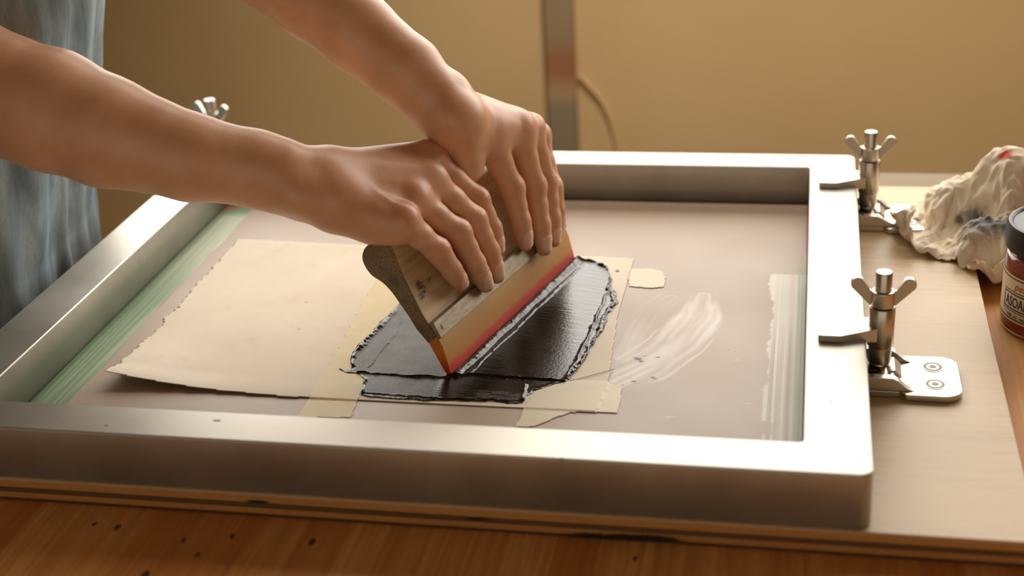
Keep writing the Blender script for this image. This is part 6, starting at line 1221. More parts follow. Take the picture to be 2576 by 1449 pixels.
8,6,1,6,8,-3,8,-3,6,1,2,1,-240,7,-2,7,4,-5,8,-1,-5,1,-2,6,-1,-2,2,-2,3,8,8,5,2,7,6,9,3,7,5,6,4,5,7,3,7,-2,6,-4,3,-4,3,-5,5,-3,-5,2,5,0,6,0,
6,3,2,5,5,0,5,1,4,2,3,5,1,7,-1,6,-1,5,3,2,6,1,6,3,8,4,7,3,4,5,-2,4,-2,4,0,3,-238,2,7,-1,7,4,-2,7,1,1,-2,-3,0,6,-3,3,2,2,6,9,5,4,8,2,
9,1,8,8,0,8,2,8,-3,8,-4,3,-4,-2,2,2,-3,2,2,-5,2,7,-1,6,2,3,5,0,5,4,1,3,2,2,7,-1,5,3,3,2,3,2,5,1,6,5,4,7,5,3,5,6,-1,4,7,-2,-3,2,5,6,
-245,7,3,4,5,2,4,0,6,6,2,-2,-3,-2,8,0,6,2,1,8,3,8,0,8,3,9,2,8,1,6,8,-3,8,-5,7,-6,0,-5,4,-1,1,-2,0,6,2,-2,6,1,3,6,-1,5,2,4,2,1,4,1,5,3,
5,-1,5,-2,4,7,-1,5,7,3,9,5,6,6,-1,7,-1,6,0,-2,3,6,5,5,-243,-2,5,8,-1,7,-2,7,6,0,7,5,0,-5,0,8,5,5,3,-3,9,1,8,0,9,3,8,1,8,5,2,7,-5,5,-5,2,
-6,0,-2,4,-2,2,3,-2,3,3,1,4,1,4,4,0,5,3,1,2,3,3,2,4,3,3,2,4,6,-3,5,8,3,7,9,5,6,2,5,2,4,1,4,4,1,5,5,6,-254,5,-2,7,2,5,0,7,3,7,1,5,
5,2,-4,7,-1,6,3,8,-2,8,1,9,1,8,1,8,4,7,6,3,-1,-5,1,-5,1,-5,-2,3,2,-2,1,2,4,-1,2,1,5,5,-1,4,5,1,3,3,-1,6,1,4,5,1,4,4,2,8,0,7,6,8,7,5,
3,5,4,5,2,5,5,1,5,4,4,6,-261,0,7,0,7,1,8,-3,5,6,5,3,3,2,6,-2,8,7,4,-2,8,0,9,0,9,-1,6,7,6,4,7,-4,3,-1,-5,0,-4,-5,6,0,-4,5,-4,4,-1,3,-2,4,
3,2,4,6,3,0,0,7,6,-2,3,6,1,5,1,4,6,3,6,7,5,7,7,3,6,4,2,8,6,3,6,5,4,4,3,4,-259,-6,1,6,4,4,4,7,-2,5,7,-1,7,-2,4,7,4,3,6,6,0,6,8,6,
-4,8,7,2,5,7,0,5,-8,3,-3,-4,-3,4,-3,-1,2,-3,4,0,0,-2,3,0,6,0,6,5,0,2,7,4,1,6,-2,6,6,-2,4,6,4,4,8,7,5,8,1,8,5,2,9,4,7,7,7,4,2,7,5,-1,
-265,2,-4,4,7,1,5,6,4,4,6,-2,-1,7,6,-2,4,9,0,6,8,7,3,1,5,2,5,7,6,1,8,-5,4,-3,-5,-5,3,-4,-1,1,-2,4,-4,0,0,-1,5,4,0,7,-3,5,3,3,6,3,5,0,7,6,
-1,8,6,-3,6,8,5,8,7,2,9,-2,7,10,3,6,8,4,4,7,5,5,7,4,-278,7,-2,2,4,4,4,2,3,5,6,-2,2,4,6,8,3,6,4,-2,8,7,0,2,8,7,6,3,3,8,-1,3,-6,2,-4,-1,
-6,-1,0,-2,1,0,1,-6,2,5,-1,4,2,2,1,4,6,-1,6,7,1,3,7,5,6,6,4,5,-1,6,7,8,1,7,6,5,9,6,1,10,3,8,7,0,7,4,7,7,-281,3,7,-1,4,6,7,4,-6,1,6,-1,
8,6,2,4,7,7,8,-1,-1,6,7,-4,8,7,3,7,8,-1,5,-2,1,-5,-2,-3,-4,2,-2,-3,0,-3,1,0,-1,2,1,2,4,0,5,2,4,6,2,7,4,1,7,8,6,5,1,5,5,7,2,6,7,5,3,5,
9,4,8,7,9,2,8,7,1,7,4,7,-277,-3,3,8,1,6,4,7,3,-9,0,3,4,8,7,5,6,3,6,4,-4,6,7,-1,8,6,7,2,5,4,-1,1,-1,1,-6,-4,1,-3,-3,-3,-1,2,-5,2,1,1,-1,7,
-3,4,6,-1,6,6,4,6,2,8,6,6,6,3,8,3,4,4,6,7,-1,5,5,9,5,11,8,7,4,9,7,3,7,1,7,7,-281,3,-2,4,8,2,6,4,8,-2,-5,5,1,-2,9,2,5,4,7,6,-4,3,8,6,
3,8,5,4,8,-4,0,1,2,-2,1,-7,-3,-4,-2,-3,0,2,-6,1,0,1,9,-3,9,-8,6,6,1,6,6,6,3,9,6,6,6,8,4,2,6,7,3,3,8,-5,7,7,9,7,10,5,7,10,7,8,3,7,0,6,
-272,-3,4,-2,2,9,3,5,8,4,-5,-2,5,-7,7,-1,5,5,6,6,2,-4,9,8,2,9,5,7,8,-1,2,-7,-1,4,-4,1,-4,-8,-5,0,1,-2,-3,-1,1,8,0,8,-3,-4,5,6,1,7,5,6,9,5,7,5,
9,4,7,7,6,2,8,5,-2,0,2,4,9,10,10,11,9,6,9,4,8,5,6,-1,-266,1,-4,4,-5,4,7,6,2,8,5,-1,-8,-6,7,-5,8,2,8,0,6,3,2,4,6,8,8,7,9,-2,-1,5,-9,0,5,-8,
-4,-3,-9,2,-2,0,-5,8,-4,6,10,-4,-2,9,-6,5,6,8,8,0,5,8,8,10,3,7,7,8,5,5,5,8,4,-1,1,1,4,8,9,10,11,11,6,9,3,7,7,4,-274,6,0,-2,-1,-2,5,3,6,2,5,6,
-1,-9,-5,4,0,5,4,3,1,6,5,7,7,3,10,9,8,9,-2,-7,-1,-3,-2,0,-9,-6,-4,-3,2,-5,4,1,9,3,5,4,-7,5,5,-4,7,7,5,9,2,1,10,9,9,4,7,4,8,5,7,5,9,5,0,-2,
1,6,8,8,9,10,11,8,8,5,5,6,80,-1,-7,-7,4,0,-2,-2,-8,8,-7,-8,3,1,-3,-5,3,-4,-8,5,-3,-8,-6,-3,-2,-9,2,-1,7,-4,7,3,-3,0,-3,-9,4,5,2,2,-5,-2,-5,-6,-2,5,-5,2,
2,2,-3,-3,1,0,6,7,6,8,9,-2,5,1,-8,0,5,-5,6,4,0,-2,9,1,-9,-6,-3,-6,-8,-9,8,-11,-6,1,0,2,71,-4,-3,-9,6,-3,-5,3,-6,3,-1,-4,-8,0,1,-6,-1,4,-10,-2,0,-5,-8,-5,
2,0,-8,7,-5,8,-4,7,-4,-4,5,-4,-7,5,8,-4,4,-10,-4,0,-1,4,2,-5,-4,3,8,-1,-3,5,1,8,7,7,3,-1,-4,8,-2,-2,-8,8,-6,6,4,5,-4,7,-3,-10,-5,-4,-6,-10,8,-6,-7,-3,-4,-1,
69,4,-3,-9,-2,0,-6,2,-3,0,0,2,-2,-4,-7,-6,4,1,-2,-3,-8,-8,2,-9,-4,-1,5,-6,7,-4,8,-5,9,-4,-8,-2,6,-5,4,8,-5,2,-9,6,0,-1,0,1,-2,2,-6,10,2,-5,8,0,10,-3,7,-6,
4,2,-5,-1,4,-6,6,-3,6,5,4,-4,2,-8,-6,-4,-6,-2,-3,7,-8,-6,-5,-3,66,-3,1,-6,-8,3,-5,0,-3,-1,0,1,0,0,-3,-8,-5,-1,0,2,-8,1,-9,4,-3,-4,-8,7,-5,6,-3,8,-1,-7,4,-1,
-5,8,1,-4,7,-6,4,-6,8,1,1,-3,-1,-8,6,5,-4,8,-4,8,-3,8,-6,7,-6,2,6,-10,0,4,-3,2,8,-2,3,8,-8,-5,-8,-3,-6,-4,8,5,-3,-5,-6,-5,58,-4,-1,-5,-2,-3,-5,-2,-2,-2,-1,0,
0,1,-1,2,0,-3,-5,-8,2,-8,1,-8,2,-7,2,-4,8,-6,2,7,-4,2,-6,0,7,-6,1,2,5,-6,8,-6,7,-5,7,-7,-3,6,-6,2,10,-3,7,-4,8,-6,4,-4,7,2,1,-2,-9,-1,3,8,-1,8,4,-2,
-4,-9,-6,-6,-8,5,0,9,5,-5,-3,-5,43,-2,-3,-4,-3,-3,-5,-3,-2,2,2,-8,-1,1,-2,3,5,-1,-7,-3,-6,3,-9,-2,-7,5,-7,0,9,-4,5,-2,8,-9,0,3,-4,8,2,-4,0,-1,0,7,-7,7,-7,7,
0,-5,4,-3,2,9,-4,7,-5,6,-7,-3,2,7,-3,3,-2,-7,8,-1,7,-1,6,-6,-2,-5,-7,-4,-3,-4,4,8,7,5,-5,-4,33,-5,-3,-3,-6,0,-4,-7,-2,3,-1,0,1,-6,6,-6,1,1,-7,-3,6,-4,-4,-10,
5,-6,6,-7,8,7,-6,7,-4,4,-5,0,2,-1,7,2,0,0,2,-6,3,-8,4,-3,10,-1,-6,6,2,-3,8,-3,7,-6,3,-5,-8,2,7,-6,-3,7,-5,8,-1,7,-4,5,-11,-2,-9,0,-7,0,6,7,4,9,2,-5,
19,5,-7,-3,-5,-5,-2,-5,-1,-4,-2,0,0,2,2,2,-4,-7,4,-9,5,-7,2,-7,9,-6,6,-6,1,9,3,-1,6,-4,4,-2,1,0,1,-5,1,3,8,-3,-6,0,-7,8,-6,6,4,3,-7,8,-1,6,3,-3,-7,-5,
2,-8,4,3,-9,1,7,-5,6,1,7,-3,-4,-8,-3,-8,2,-4,7,7,7,4,9,0,12,-2,-5,-5,-2,-6,-4,0,-6,-5,1,-4,0,-2,2,5,-6,5,-7,4,-8,3,-7,7,-4,8,2,-8,2,7,1,7,4,2,1,2,
-3,0,-1,0,-1,4,-5,7,-3,-6,-5,7,-9,-3,4,7,5,-2,8,2,-5,7,-7,-3,-5,-4,6,2,-10,6,-9,-2,2,5,7,-9,1,-9,-6,3,-6,8,-1,8,7,7,2,8,2,0,-4,-3,-5,0,-8,-5,1,-6,-1,-5,
-1,-1,7,-6,7,-7,5,-7,4,-6,6,-5,6,-3,9,-6,6,1,8,5,-7,2,1,4,3,5,1,1,-2,-2,-3,-4,2,1,-6,-3,4,-8,-4,3,7,6,5,6,0,-3,2,-7,0,-6,-4,7,-4,2,-7,-7,1,7,1,-8,
-5,5,-3,-9,0,2,8,5,4,6,9,-1,0,0,0,-5,-1,-5,0,-4,-8,1,-8,1,-5,6,-5,7,-7,6,-7,5,-5,6,-6,7,-5,7,0,8,-4,7,0,3,5,5,-4,4,4,1,0,4,3,-4,-4,-2,-2,-4,1,-5,
-5,2,-4,-5,2,6,5,6,6,5,1,-6,-5,0,-6,-2,5,-6,-2,-2,-4,6,-7,3,-4,-8,6,-9,4,-4,8,6,6,6,1,8,-6,-5,0,0,-5,0,-7,3,-3,-8,-1,-6,0,0,6,-6,6,-7,5,-5,7,-6,7,-6,
8,-2,9,-3,5,6,4,5,0,3,2,2,2,1,0,1,-4,2,3,-2,-6,-1,-6,1,-3,-6,3,-3,-5,1,5,4,4,7,7,0,-5,-4,-2,0,-5,2,-5,-4,3,-5,3,-9,-6,-4,6,0,-9,8,1,6,7,2,9,1,
-10,3,-7,-1,1,-6,2,-6,5,-5,-8,-3,5,2,-6,6,-7,6,-6,6,-6,7,-6,7,-2,8,0,9,1,2,5,7,5,3,2,-1,3,2,0,-3,0,0,-2,-7,-1,-4,2,-1,-8,2,-7,7,-4,-3,8,4,2,-2,4,9,
-1,-7,0,-5,0,-3,-3,-1,2,-1,-8,-1,-7,-7,-4,8,-6,0,8,3,4,7,5,8,-17,-2,4,-8,5,-8,3,0,-8,4,-9,3,-5,8,1,-7,6,-8,5,-6,7,-3,6,-4,8,4,4,5,6,0,4,5,4,4,3,2,
1,2,0,0,-1,0,-5,-5,-2,-2,-5,-5,2,-8,3,2,-8,7,5,-6,9,4,3,-3,2,1,-5,0,-6,3,-2,-2,-3,-1,-2,-8,-6,-2,-9,-2,8,-5,5,5,6,4,8,3,-20,6,-6,5,-6,-4,-2,0,6,-8,4,-8,
5,-4,9,0,-7,5,-6,-1,0,9,5,-4,2,8,5,7,0,7,0,7,5,5,3,2,2,0,0,-3,-3,-4,2,-4,-5,-4,-2,-5,-6,2,-8,-3,6,-5,9,3,-2,9,1,8,1,-2,-4,-8,2,-6,7,-2,-4,-2,-6,-5,
-2,-7,-5,-8,0,8,-1,6,4,6,4,7,-23,0,7,-5,5,-1,-7,3,-6,6,-9,4,-7,8,-3,7,0,-6,5,-3,2,-4,10,4,0,6,5,4,7,1,5,1,8,-5,6,8,1,2,2,-2,-3,-4,-6,2,-8,-2,-5,-4,
-3,-7,0,-8,-2,6,-1,7,5,0,8,0,7,-6,-4,3,-8,-2,2,6,-1,-8,-9,0,-6,-1,-4,-7,-6,3,8,-1,7,5,6,7,-31,9,-4,8,-6,6,1,-8,5,-8,4,-9,5,-5,7,-6,3,6,-7,8,-7,5,-2,5,
11,4,7,6,4,6,-1,5,0,6,-4,8,-5,2,2,7,-2,-4,-2,-7,-2,-1,-4,-8,-6,-2,-8,0,-7,-2,2,7,7,6,-1,9,-2,6,-2,-7,1,-3,-5,1,5,-3,-8,-7,2,-7,-4,-2,-5,-1,2,8,0,7,4,3,
-26,2,9,-5,7,-5,8,-2,-6,2,-9,3,-8,6,-4,7,-6,9,-3,6,-2,-8,5,7,5,10,8,7,6,4,3,-5,7,5,-5,1,2,5,2,-5,5,-1,-9,4,-5,-4,-6,-7,-3,-7,-4,-6,2,-7,6,-4,6,6,9,-1,
9,-6,2,4,-5,1,-3,-3,-3,-3,-3,1,-5,-2,-2,-3,-6,-1,0,1,7,4,8,3,-34,7,-1,8,-6,8,1,-8,5,-6,2,-4,-9,0,7,-4,6,-4,8,3,-8,0,10,6,5,2,9,9,-2,4,9,4,-4,8,5,-1,
-2,5,-6,7,-6,-3,3,-6,5,-8,-6,-4,-5,-8,-6,-3,-5,5,-6,7,-2,10,-1,11,-1,7,-1,-2,2,-5,4,-4,-1,-3,-3,-3,-2,-1,-3,-2,-6,-6,2,1,1,7,7,6,-35,1,8,-5,4,-4,7,-9,0,6,-3,-9,
2,-7,1,7,-4,8,-4,7,-5,7,-1,5,5,10,6,7,7,-2,1,8,6,-4,5,8,2,-6,6,-5,5,-3,-9,4,4,-7,-6,-7,-10,-5,-2,-4,-5,-4,6,-4,8,-1,10,-2,11,6,3,-5,-2,4,-5,4,-4,-3,-2,-3,
0,-4,0,-2,-6,-7,-4,5,3,3,4,7,-30,-3,8,-1,-7,5,-7,5,-7,6,-8,2,-8,5,-6,0,7,-3,7,-4,7,-2,10,4,2,4,10,8,9,4,-3,-3,3,10,4,-1,8,2,-7,6,-8,-2,4,-7,10,-6,-8,-5,
-7,-7,-3,-5,-3,-6,-2,2,2,10,-2,10,-1,7,10,1,-6,7,-3,1,0,-3,-3,-1,-2,-2,-4,-5,-1,-6,-7,0,6,4,2,3,-36,7,4,-5,4,-8,5,-6,4,-8,3,-7,3,-6,6,-5,-1,7,-4,7,-4,5,7,7,
7,4,4,9,9,6,4,-2,-2,2,7,6,-4,9,-4,-2,5,-3,-8,1,8,-2,-8,-6,-8,-5,-5,-4,-6,-2,-3,4,-3,2,10,-2,7,9,2,9,-4,7,-1,-6,4,-2,-10,4,2,-1,-3,-4,-6,-5,-5,-4,6,4,2,3,
-41,0,8,1,-6,5,-8,4,-6,4,-8,4,-8,6,-6,7,-5,-2,7,-5,3,8,5,0,5,7,8,8,8,7,7,5,1,-6,3,8,4,-4,8,0,-5,2,-9,4,3,3,-7,-7,-7,-4,-5,-6,-5,-1,-3,-2,4,-5,3,10,
1,6,10,-2,10,-4,6,-2,-6,-8,0,-7,-1,4,5,1,-2,-5,-7,-7,4,6,3,0,-51,7,-1,7,0,-6,5,-8,4,-8,5,-8,4,-6,5,-4,7,-6,-2,3,8,-3,2,2,6,7,5,8,8,7,8,7,6,5,-6,5,
7,3,-6,8,0,-3,-8,5,5,1,-10,-6,-1,-4,-9,-7,-1,-1,-4,1,-3,1,-4,5,10,7,0,9,-2,8,-8,3,-7,-3,-7,-2,-6,-2,4,8,3,-1,-2,-9,4,4,5,1,-58,-1,7,-3,7,-7,5,-1,-8,4,-7,4,
-5,7,-7,-2,2,7,-6,8,-2,7,2,-4,0,2,7,7,7,8,8,7,7,7,6,4,3,-6,7,-4,7,-5,2,-5,9,3,-10,-5,-6,-4,-4,-4,0,-4,0,-4,1,-3,-2,1,6,10,5,-4,10,0,-2,-10,2,-6,-5,-6,
-5,-5,1,6,7,-1,-1,4,5,2,6,-5,-63,7,-3,7,-5,6,-6,-3,4,-7,6,-6,1,9,-9,5,-6,0,7,-4,9,-4,9,2,-1,-1,-3,6,7,7,6,8,8,7,5,5,6,4,-4,8,-5,7,-3,3,-4,7,-6,2,
-4,-4,-4,-3,-4,-3,-3,-2,-4,2,-2,-3,6,3,9,-7,7,-4,1,-7,-2,-5,-3,-6,-3,-4,-6,3,7,0,2,11,8,6,4,-8,-65,0,8,-4,6,-7,6,-1,-9,5,-5,9,0,-5,6,-6,3,-5,-2,8,-3,8,-3,7,
-3,-3,1,3,6,6,7,9,6,4,5,6,6,6,8,-5,8,-3,7,-5,-4,3,4,6,1,-5,-5,-5,-5,-1,0,-5,-3,-3,2,-3,-1,7,-3,7,-6,4,-8,0,-7,-2,-7,-4,-6,-2,-6,-1,4,2,9,8,9,7,3,-2,
-61,-6,8,2,-7,6,-7,-2,5,-5,7,-4,2,8,-5,4,-4,1,-7,-2,8,-3,8,-4,7,1,-4,6,2,3,5,5,6,7,6,6,8,6,3,8,-4,9,-4,6,-7,5,5,2,1,1,-2,-5,-5,-6,-7,-1,0,2,-3,0,
-4,-1,6,-5,6,-8,1,-7,-3,-7,-1,-6,-9,-3,-6,-5,2,5,5,6,8,9,7,6,-67,6,-5,8,-6,6,-7,2,-3,8,-5,7,3,-4,7,1,-2,-3,-3,-9,0,8,-3,6,-4,3,8,0,7,4,5,5,4,6,7,5,
3,0,6,8,1,8,5,-5,5,-7,0,0,2,3,2,5,-3,-5,-8,2,-2,1,-5,1,-4,0,-5,5,-7,3,-9,-5,-5,-2,-7,-2,-7,-6,-5,-7,-4,5,5,7,7,7,5,7,-55,-1,7,-3,7,-6,5,-6,5,-3,7,-4,
8,1,-6,6,-7,-3,-2,4,-8,4,7,-6,0,8,-2,8,6,0,8,7,6,6,2,0,1,5,9,6,8,1,9,3,-6,3,4,-1,-2,-1,0,0,0,-1,0,-2,3,-4,-3,-5,1,-3,-5,-4,5,-8,-2,-4,-7,-8,-4,-7,
-1,-7,-6,-3,-9,-2,6,5,6,6,7,6,-44,4,-2,8,-4,6,-5,5,-4,6,-5,2,7,-5,6,-7,4,-6,2,-5,-2,6,-1,5,-6,-1,8,-2,5,7,6,2,7,7,-2,2,5,9,4,10,4,10,2,9,-3,6,-1,6,
-3,1,0,-1,1,-1,-2,-1,0,-3,-5,-6,-2,-5,-5,-5,3,-1,-7,-7,-4,-5,-7,-8,-8,2,-6,-8,0,-6,-5,6,5,5,6,7,-27,-5,7,-3,8,-3,4,-6,8,2,-5,5,-2,5,-6,4,-6,5,-1,-3,-5,-2,9,-3,
4,-6,-1,9,-5,6,7,0,6,8,-1,9,6,3,11,3,10,4,10,2,8,2,6,-1,5,-3,3,-1,-2,-2,1,-3,-4,-1,-5,-5,-3,-7,-4,-5,-6,1,-7,-4,-3,-8,-6,-7,-8,-8,3,-5,-7,-7,-4,0,5,5,7,6,
-23,2,3,7,-3,7,0,-4,7,-4,6,-2,5,-2,0,-4,4,-6,-3,0,5,-6,-1,7,-2,3,-6,1,6,-5,4,7,8,-1,10,0,10,8,3,11,4,11,4,10,3,9,0,7,-2,5,1,-1,0,-3,-4,-4,-2,-1,-7,-5,
-7,-2,-8,-4,-6,1,-8,-1,-8,-7,-8,-5,-6,-8,-7,2,-4,-6,0,-7,-3,4,7,6,-11,5,0,1,7,-4,0,8,-2,5,-4,7,-1,6,-2,-6,3,-4,-5,-2,-1,6,-6,1,7,-4,3,-6,7,-5,7,0,7,0,5,9,
3,8,12,2,12,10,8,2,11,2,8,7,2,-6,5,5,-3,-1,-4,-4,-5,-1,-9,-3,-9,-7,-2,-6,-6,-6,-1,-6,-7,-7,-2,-8,-9,-4,-9,-6,3,-1,-8,1,-7,-3,2,6,3,3,3,1,-1,6,-4,4,7,4,-6,4,
6,-4,6,-4,-5,4,-5,-2,-6,0,5,-6,4,4,-6,5,-7,8,-4,9,-1,8,-2,5,8,10,4,12,5,10,11,5,10,8,7,-2,9,0,-6,4,7,-3,-2,-5,-4,-5,-9,-3,-8,-8,-6,-5,-8,-2,-6,-4,-5,-7,-7,-2,
-7,-8,-8,-8,-5,5,1,-7,-2,-4,-4,2,14,2,4,1,3,-3,5,-1,3,7,0,-2,8,-1,5,-4,-5,5,-5,-5,-4,-4,6,0,-3,-4,5,-7,7,-5,8,-1,7,1,8,0,10,2,12,4,9,12,6,11,6,11,-1,9,
-1,9,-1,-2,1,6,-2,-6,-8,-8,-2,-10,-4,-9,-6,-10,0,-7,-5,-1,-6,-6,-2,-8,-8,-4,-9,-7,-9,-6,7,4,-3,-7,-4,-6,18,7,3,3,-4,4,-1,7,-2,4,8,-5,2,8,3,-2,-5,5,-5,-5,-4,-2,-3,6,
-2,-2,-6,-6,0,7,-3,9,0,9,0,9,0,10,10,7,11,3,12,5,11,4,8,-1,9,-1,7,4,0,3,-8,0,-7,-8,-7,-4,-10,-6,-9,-9,1,-8,-1,-6,-1,-8,-7,-1,-6,-8,-8,-9,-6,-9,-4,5,5,-2,-8,-5,
19,6,5,-1,3,-5,8,-2,7,0,8,1,-5,4,7,-9,7,3,-2,-5,-4,-3,-7,4,-5,3,-2,-8,-5,1,3,7,7,-3,9,1,8,10,9,12,9,-1,9,12,4,11,-1,8,-1,9,-3,9,-1,7,-4,-5,-11,-1,-6,-11,
-5,-10,-6,-7,-5,-3,-2,-8,-7,2,-5,-8,-3,-8,-7,-9,-8,-4,-8,-5,7,4,-4,-8,21,3,3,4,-6,7,-2,9,-2,10,-3,8,0,-4,6,-8,-1,4,9,-2,-4,-4,-5,-7,-4,-2,5,-1,-5,-4,-1,6,9,-2,4,8,
9,8,11,11,2,11,7,6,10,-2,8,3,7,-2,9,-3,9,-5,4,-10,-1,-3,-11,-4,-11,-6,-9,-6,-7,0,-7,-2,-6,-8,5,-7,-8,-8,-8,-4,-9,-2,-9,-9,-1,7,-4,-1,12,3,4,0,-1,5,11,0,7,0,8,-3,
8,1,-4,1,-5,7,-5,5,-6,4,-5,-6,-5,-2,-7,-1,3,2,-6,3,6,8,1,8,6,10,11,5,12,3,12,8,0,8,-3,5,7,6,-2,9,-3,8,-7,0,-3,-10,-3,-12,-5,-11,-5,-9,-1,-7,-3,-7,0,-6,-2,-6,
-7,-8,-7,-3,-9,1,-9,-8,-6,-3,5,-8,9,4,3,3,10,7,-1,10,7,-2,9,-5,2,10,-1,0,-6,7,-2,-7,5,-4,4,-6,-5,-6,-6,-3,0,7,-2,-1,6,0,9,3,9,10,7,12,2,10,7,10,6,-2,7,-2,
6,7,5,-3,7,6,-2,-4,-9,-2,-12,-4,-11,-10,-4,-8,-2,-5,-7,-3,-6,-2,-6,-4,-7,0,-8,-8,-9,-4,3,-8,-7,-6,-5,0,0,2,5,9,5,11,2,9,10,4,-4,8,-4,3,8,-7,7,-5,-2,5,-8,6,2,-3,
-5,-7,-5,-5,3,-3,6,-4,9,-2,8,3,9,7,11,4,9,12,1,6,9,6,-3,7,-2,7,7,1,-2,4,7,-9,-1,-11,-4,-11,-11,-2,-8,-10,-8,1,-7,-6,-3,-4,-4,-4,-6,-6,-5,-6,-8,-9,4,0,-4,-6,-7,-6,
-1,0,3,6,10,11,10,6,9,-1,8,-4,8,-3,8,-4,7,-1,-5,5,-6,-5,2,-6,2,-8,2,-3,-4,5,-4,7,-4,8,1,9,5,11,3,12,9,1,10,5,4,7,5,-3,7,-2,7,11,-6,6,-4,1,-10,-3,-12,-10,
-5,-11,-3,-8,-8,-3,-5,-5,-4,-5,-2,-6,-7,-6,-4,-8,-5,-6,-8,2,4,-3,-2,-7,0,-8,1,3,8,11,11,12,9,7,-5,9,-3,8,-4,8,-3,0,6,-4,1,-5,-8,-5,-3,5,-8,5,-4,6,-5,7,-4,4,7,5,
8,2,11,2,11,9,2,9,6,7,-2,7,1,8,-1,11,1,-6,3,-8,-2,-11,-5,-9,-12,-5,-11,0,-7,-7,-5,-5,-3,-5,-6,-2,-7,-8,-3,-7,-9,-6,-6,5,-3,-4,1,-3,3,-3,-8,3,11,5,12,12,10,9,-3,10,
2,-4,8,-4,9,0,-3,5,-4,-8,-1,-8,-1,-5,5,-5,7,-5,6,-5,6,5,0,8,6,-2,8,10,9,5,9,5,7,0,9,-2,9,0,8,-2,7,0,-7,0,-11,-4,-9,-11,-6,-10,-4,-9,-2,-7,-5,-4,-5,-5,-3,-7,
-1,-10,-8,-3,-6,-9,-6,4,-7,-3,-1,0,0,-1,4,-4,11,1,13,12,11,11,-3,11,-2,6,-4,8,-4,9,2,-1,-7,-4,-8,3,-2,-3,-6,6,-2,6,-5,4,-5,4,8,0,4,9,6,10,5,9,7,6,6,5,6,3,
-3,9,-3,7,-3,6,-3,-10,-3,-9,-10,-5,-11,-4,-10,-8,-1,-6,-6,-5,-2,-5,-5,-6,-6,-3,-6,-8,-7,-6,-8,4,-3,-8,-1,0,8,-9,0,3,11,-2,14,10,13,13,-2,12,4,-6,6,-4,7,-3,8,-7,5,-9,-6,-5,
-3,0,7,-3,6,2,-1,-7,6,-1,9,5,0,8,8,2,8,8,7,0,6,7,3,8,-4,9,5,-5,6,-6,2,-10,-2,-11,-4,-10,-4,-9,-8,-4,-10,-1,-6,-4,-5,-3,-3,-6,-8,-7,-4,-6,-3,-4,-10,-4,3,-8,0,4,
8,-8,-7,7,7,-4,12,14,12,13,0,11,1,6,-7,5,-4,8,-6,7,-8,4,-3,-6,-7,3,-4,10,3,-7,-1,4,-5,8,1,9,6,0,9,0,7,6,7,7,6,0,8,0,8,-1,7,1,-5,3,-7,-2,-9,-4,-9,-3,
-8,-9,-7,-8,-1,-8,-3,-5,-4,-5,-4,-5,-1,-8,-7,-5,-7,-6,0,-8,4,-9,4,1,11,-8,-5,-5,10,-3,13,10,13,11,5,11,5,0,4,-6,6,-5,6,-6,5,-9,4,-8,2,-6,5,-4,9,1,-6,-3,0,4,9,1,
9,6,-1,9,6,7,1,2,7,7,-1,8,-1,8,-3,1,4,-6,0,-8,-3,-8,-6,-8,-3,-8,-7,-7,-6,-1,-7,-2,-6,-4,-5,-5,-5,-4,-6,-5,-6,1,-5,-3,-9,4,-9,-1,22,-4,-9,-9,6,2,12,11,10,12,11,6,
3,8,3,-7,6,0,-6,5,-7,3,-8,2,-5,5,-7,5,-3,9,0,-6,-4,7,2,9,2,8,4,0,5,7,7,5,3,-1,8,-1,8,-2,6,1,-5,1,-7,-1,-8,-2,-9,-4,-9,-3,-7,-2,-9,-4,-4,-6,-4,-7,-5,-5,
-4,-4,-4,-6,-5,-6,-3,-5,5,-8,4,-6,12,6,-6,-8,-5,6,13,6,12,12,11,4,6,5,6,3,-7,8,-2,-8,6,-8,4,-8,4,1,-1,-6,8,-6,6,2,-7,0,8,2,8,4,7,4,-4,9,2,7,-2,7,1,7,
1,5,1,-4,4,-7,1,-8,-1,-7,-4,-8,-3,-7,-4,-7,0,-7,-6,-7,-4,-5,-6,-6,-5,-5,-6,1,-7,-6,-4,4,-8,6,0,-1,7,-5,4,-6,-8,10,9,0,12,12,11,8,6,5,1,2,5,-6,1,6,-8,4,-7,4,
-7,-3,-3,7,4,-1,-6,8,3,-8,3,8,0,5,8,7,-5,6,6,0,6,-1,7,0,3,6,-2,4,-5,2,-6,-1,-7,-1,-8,-2,-8,-3,-7,-4,-7,-2,-6,-5,-7,-7,-5,-6,-4,-7,-5,-4,5,-1,-8,-5,2,-8,0,4,
18,-7,-7,-4,5,-4,11,1,11,11,10,8,6,5,4,4,3,1,2,0,-3,-8,6,-4,0,-5,-8,1,8,-4,4,-4,8,4,-6,3,8,5,1,6,4,-4,7,6,-2,4,1,3,8,-1,5,-4,3,-5,1,-7,-1,-7,-1,-7,
-2,-7,-3,-6,-5,-7,-4,-8,-4,-7,-7,-7,-6,-2,-3,-1,-4,7,-4,-7,-7,1,-9,1,26,-2,-6,-6,-5,6,2,10,3,10,9,6,4,5,3,3,3,1,1,2,1,1,-1,-3,-5,-5,5,-8,6,3,-5,6,-1,6,5,-4,
4,7,-2,7,2,5,0,6,-4,6,3,8,-1,7,-4,5,-5,2,-6,1,-7,0,-6,-2,-7,-2,-6,-6,-6,-4,-7,-7,-8,-6,-4,-2,-1,-1,-2,-2,-3,-4,2,-8,-9,-8,4,-5,30,-5,-7,0,-5,-2,9,-1,9,5,8,3,
5,4,4,2,3,2,3,-5,1,2,2,-6,3,-6,1,2,-4,7,-6,4,5,1,6,4,-4,5,6,0,7,-1,6,-2,5,1,8,5,-3,7,-5,5,-5,5,-1,-7,1,-8,1,-6,-1,-6,-6,-3,-8,-7,-5,-6,-4,-1,-1,-1,
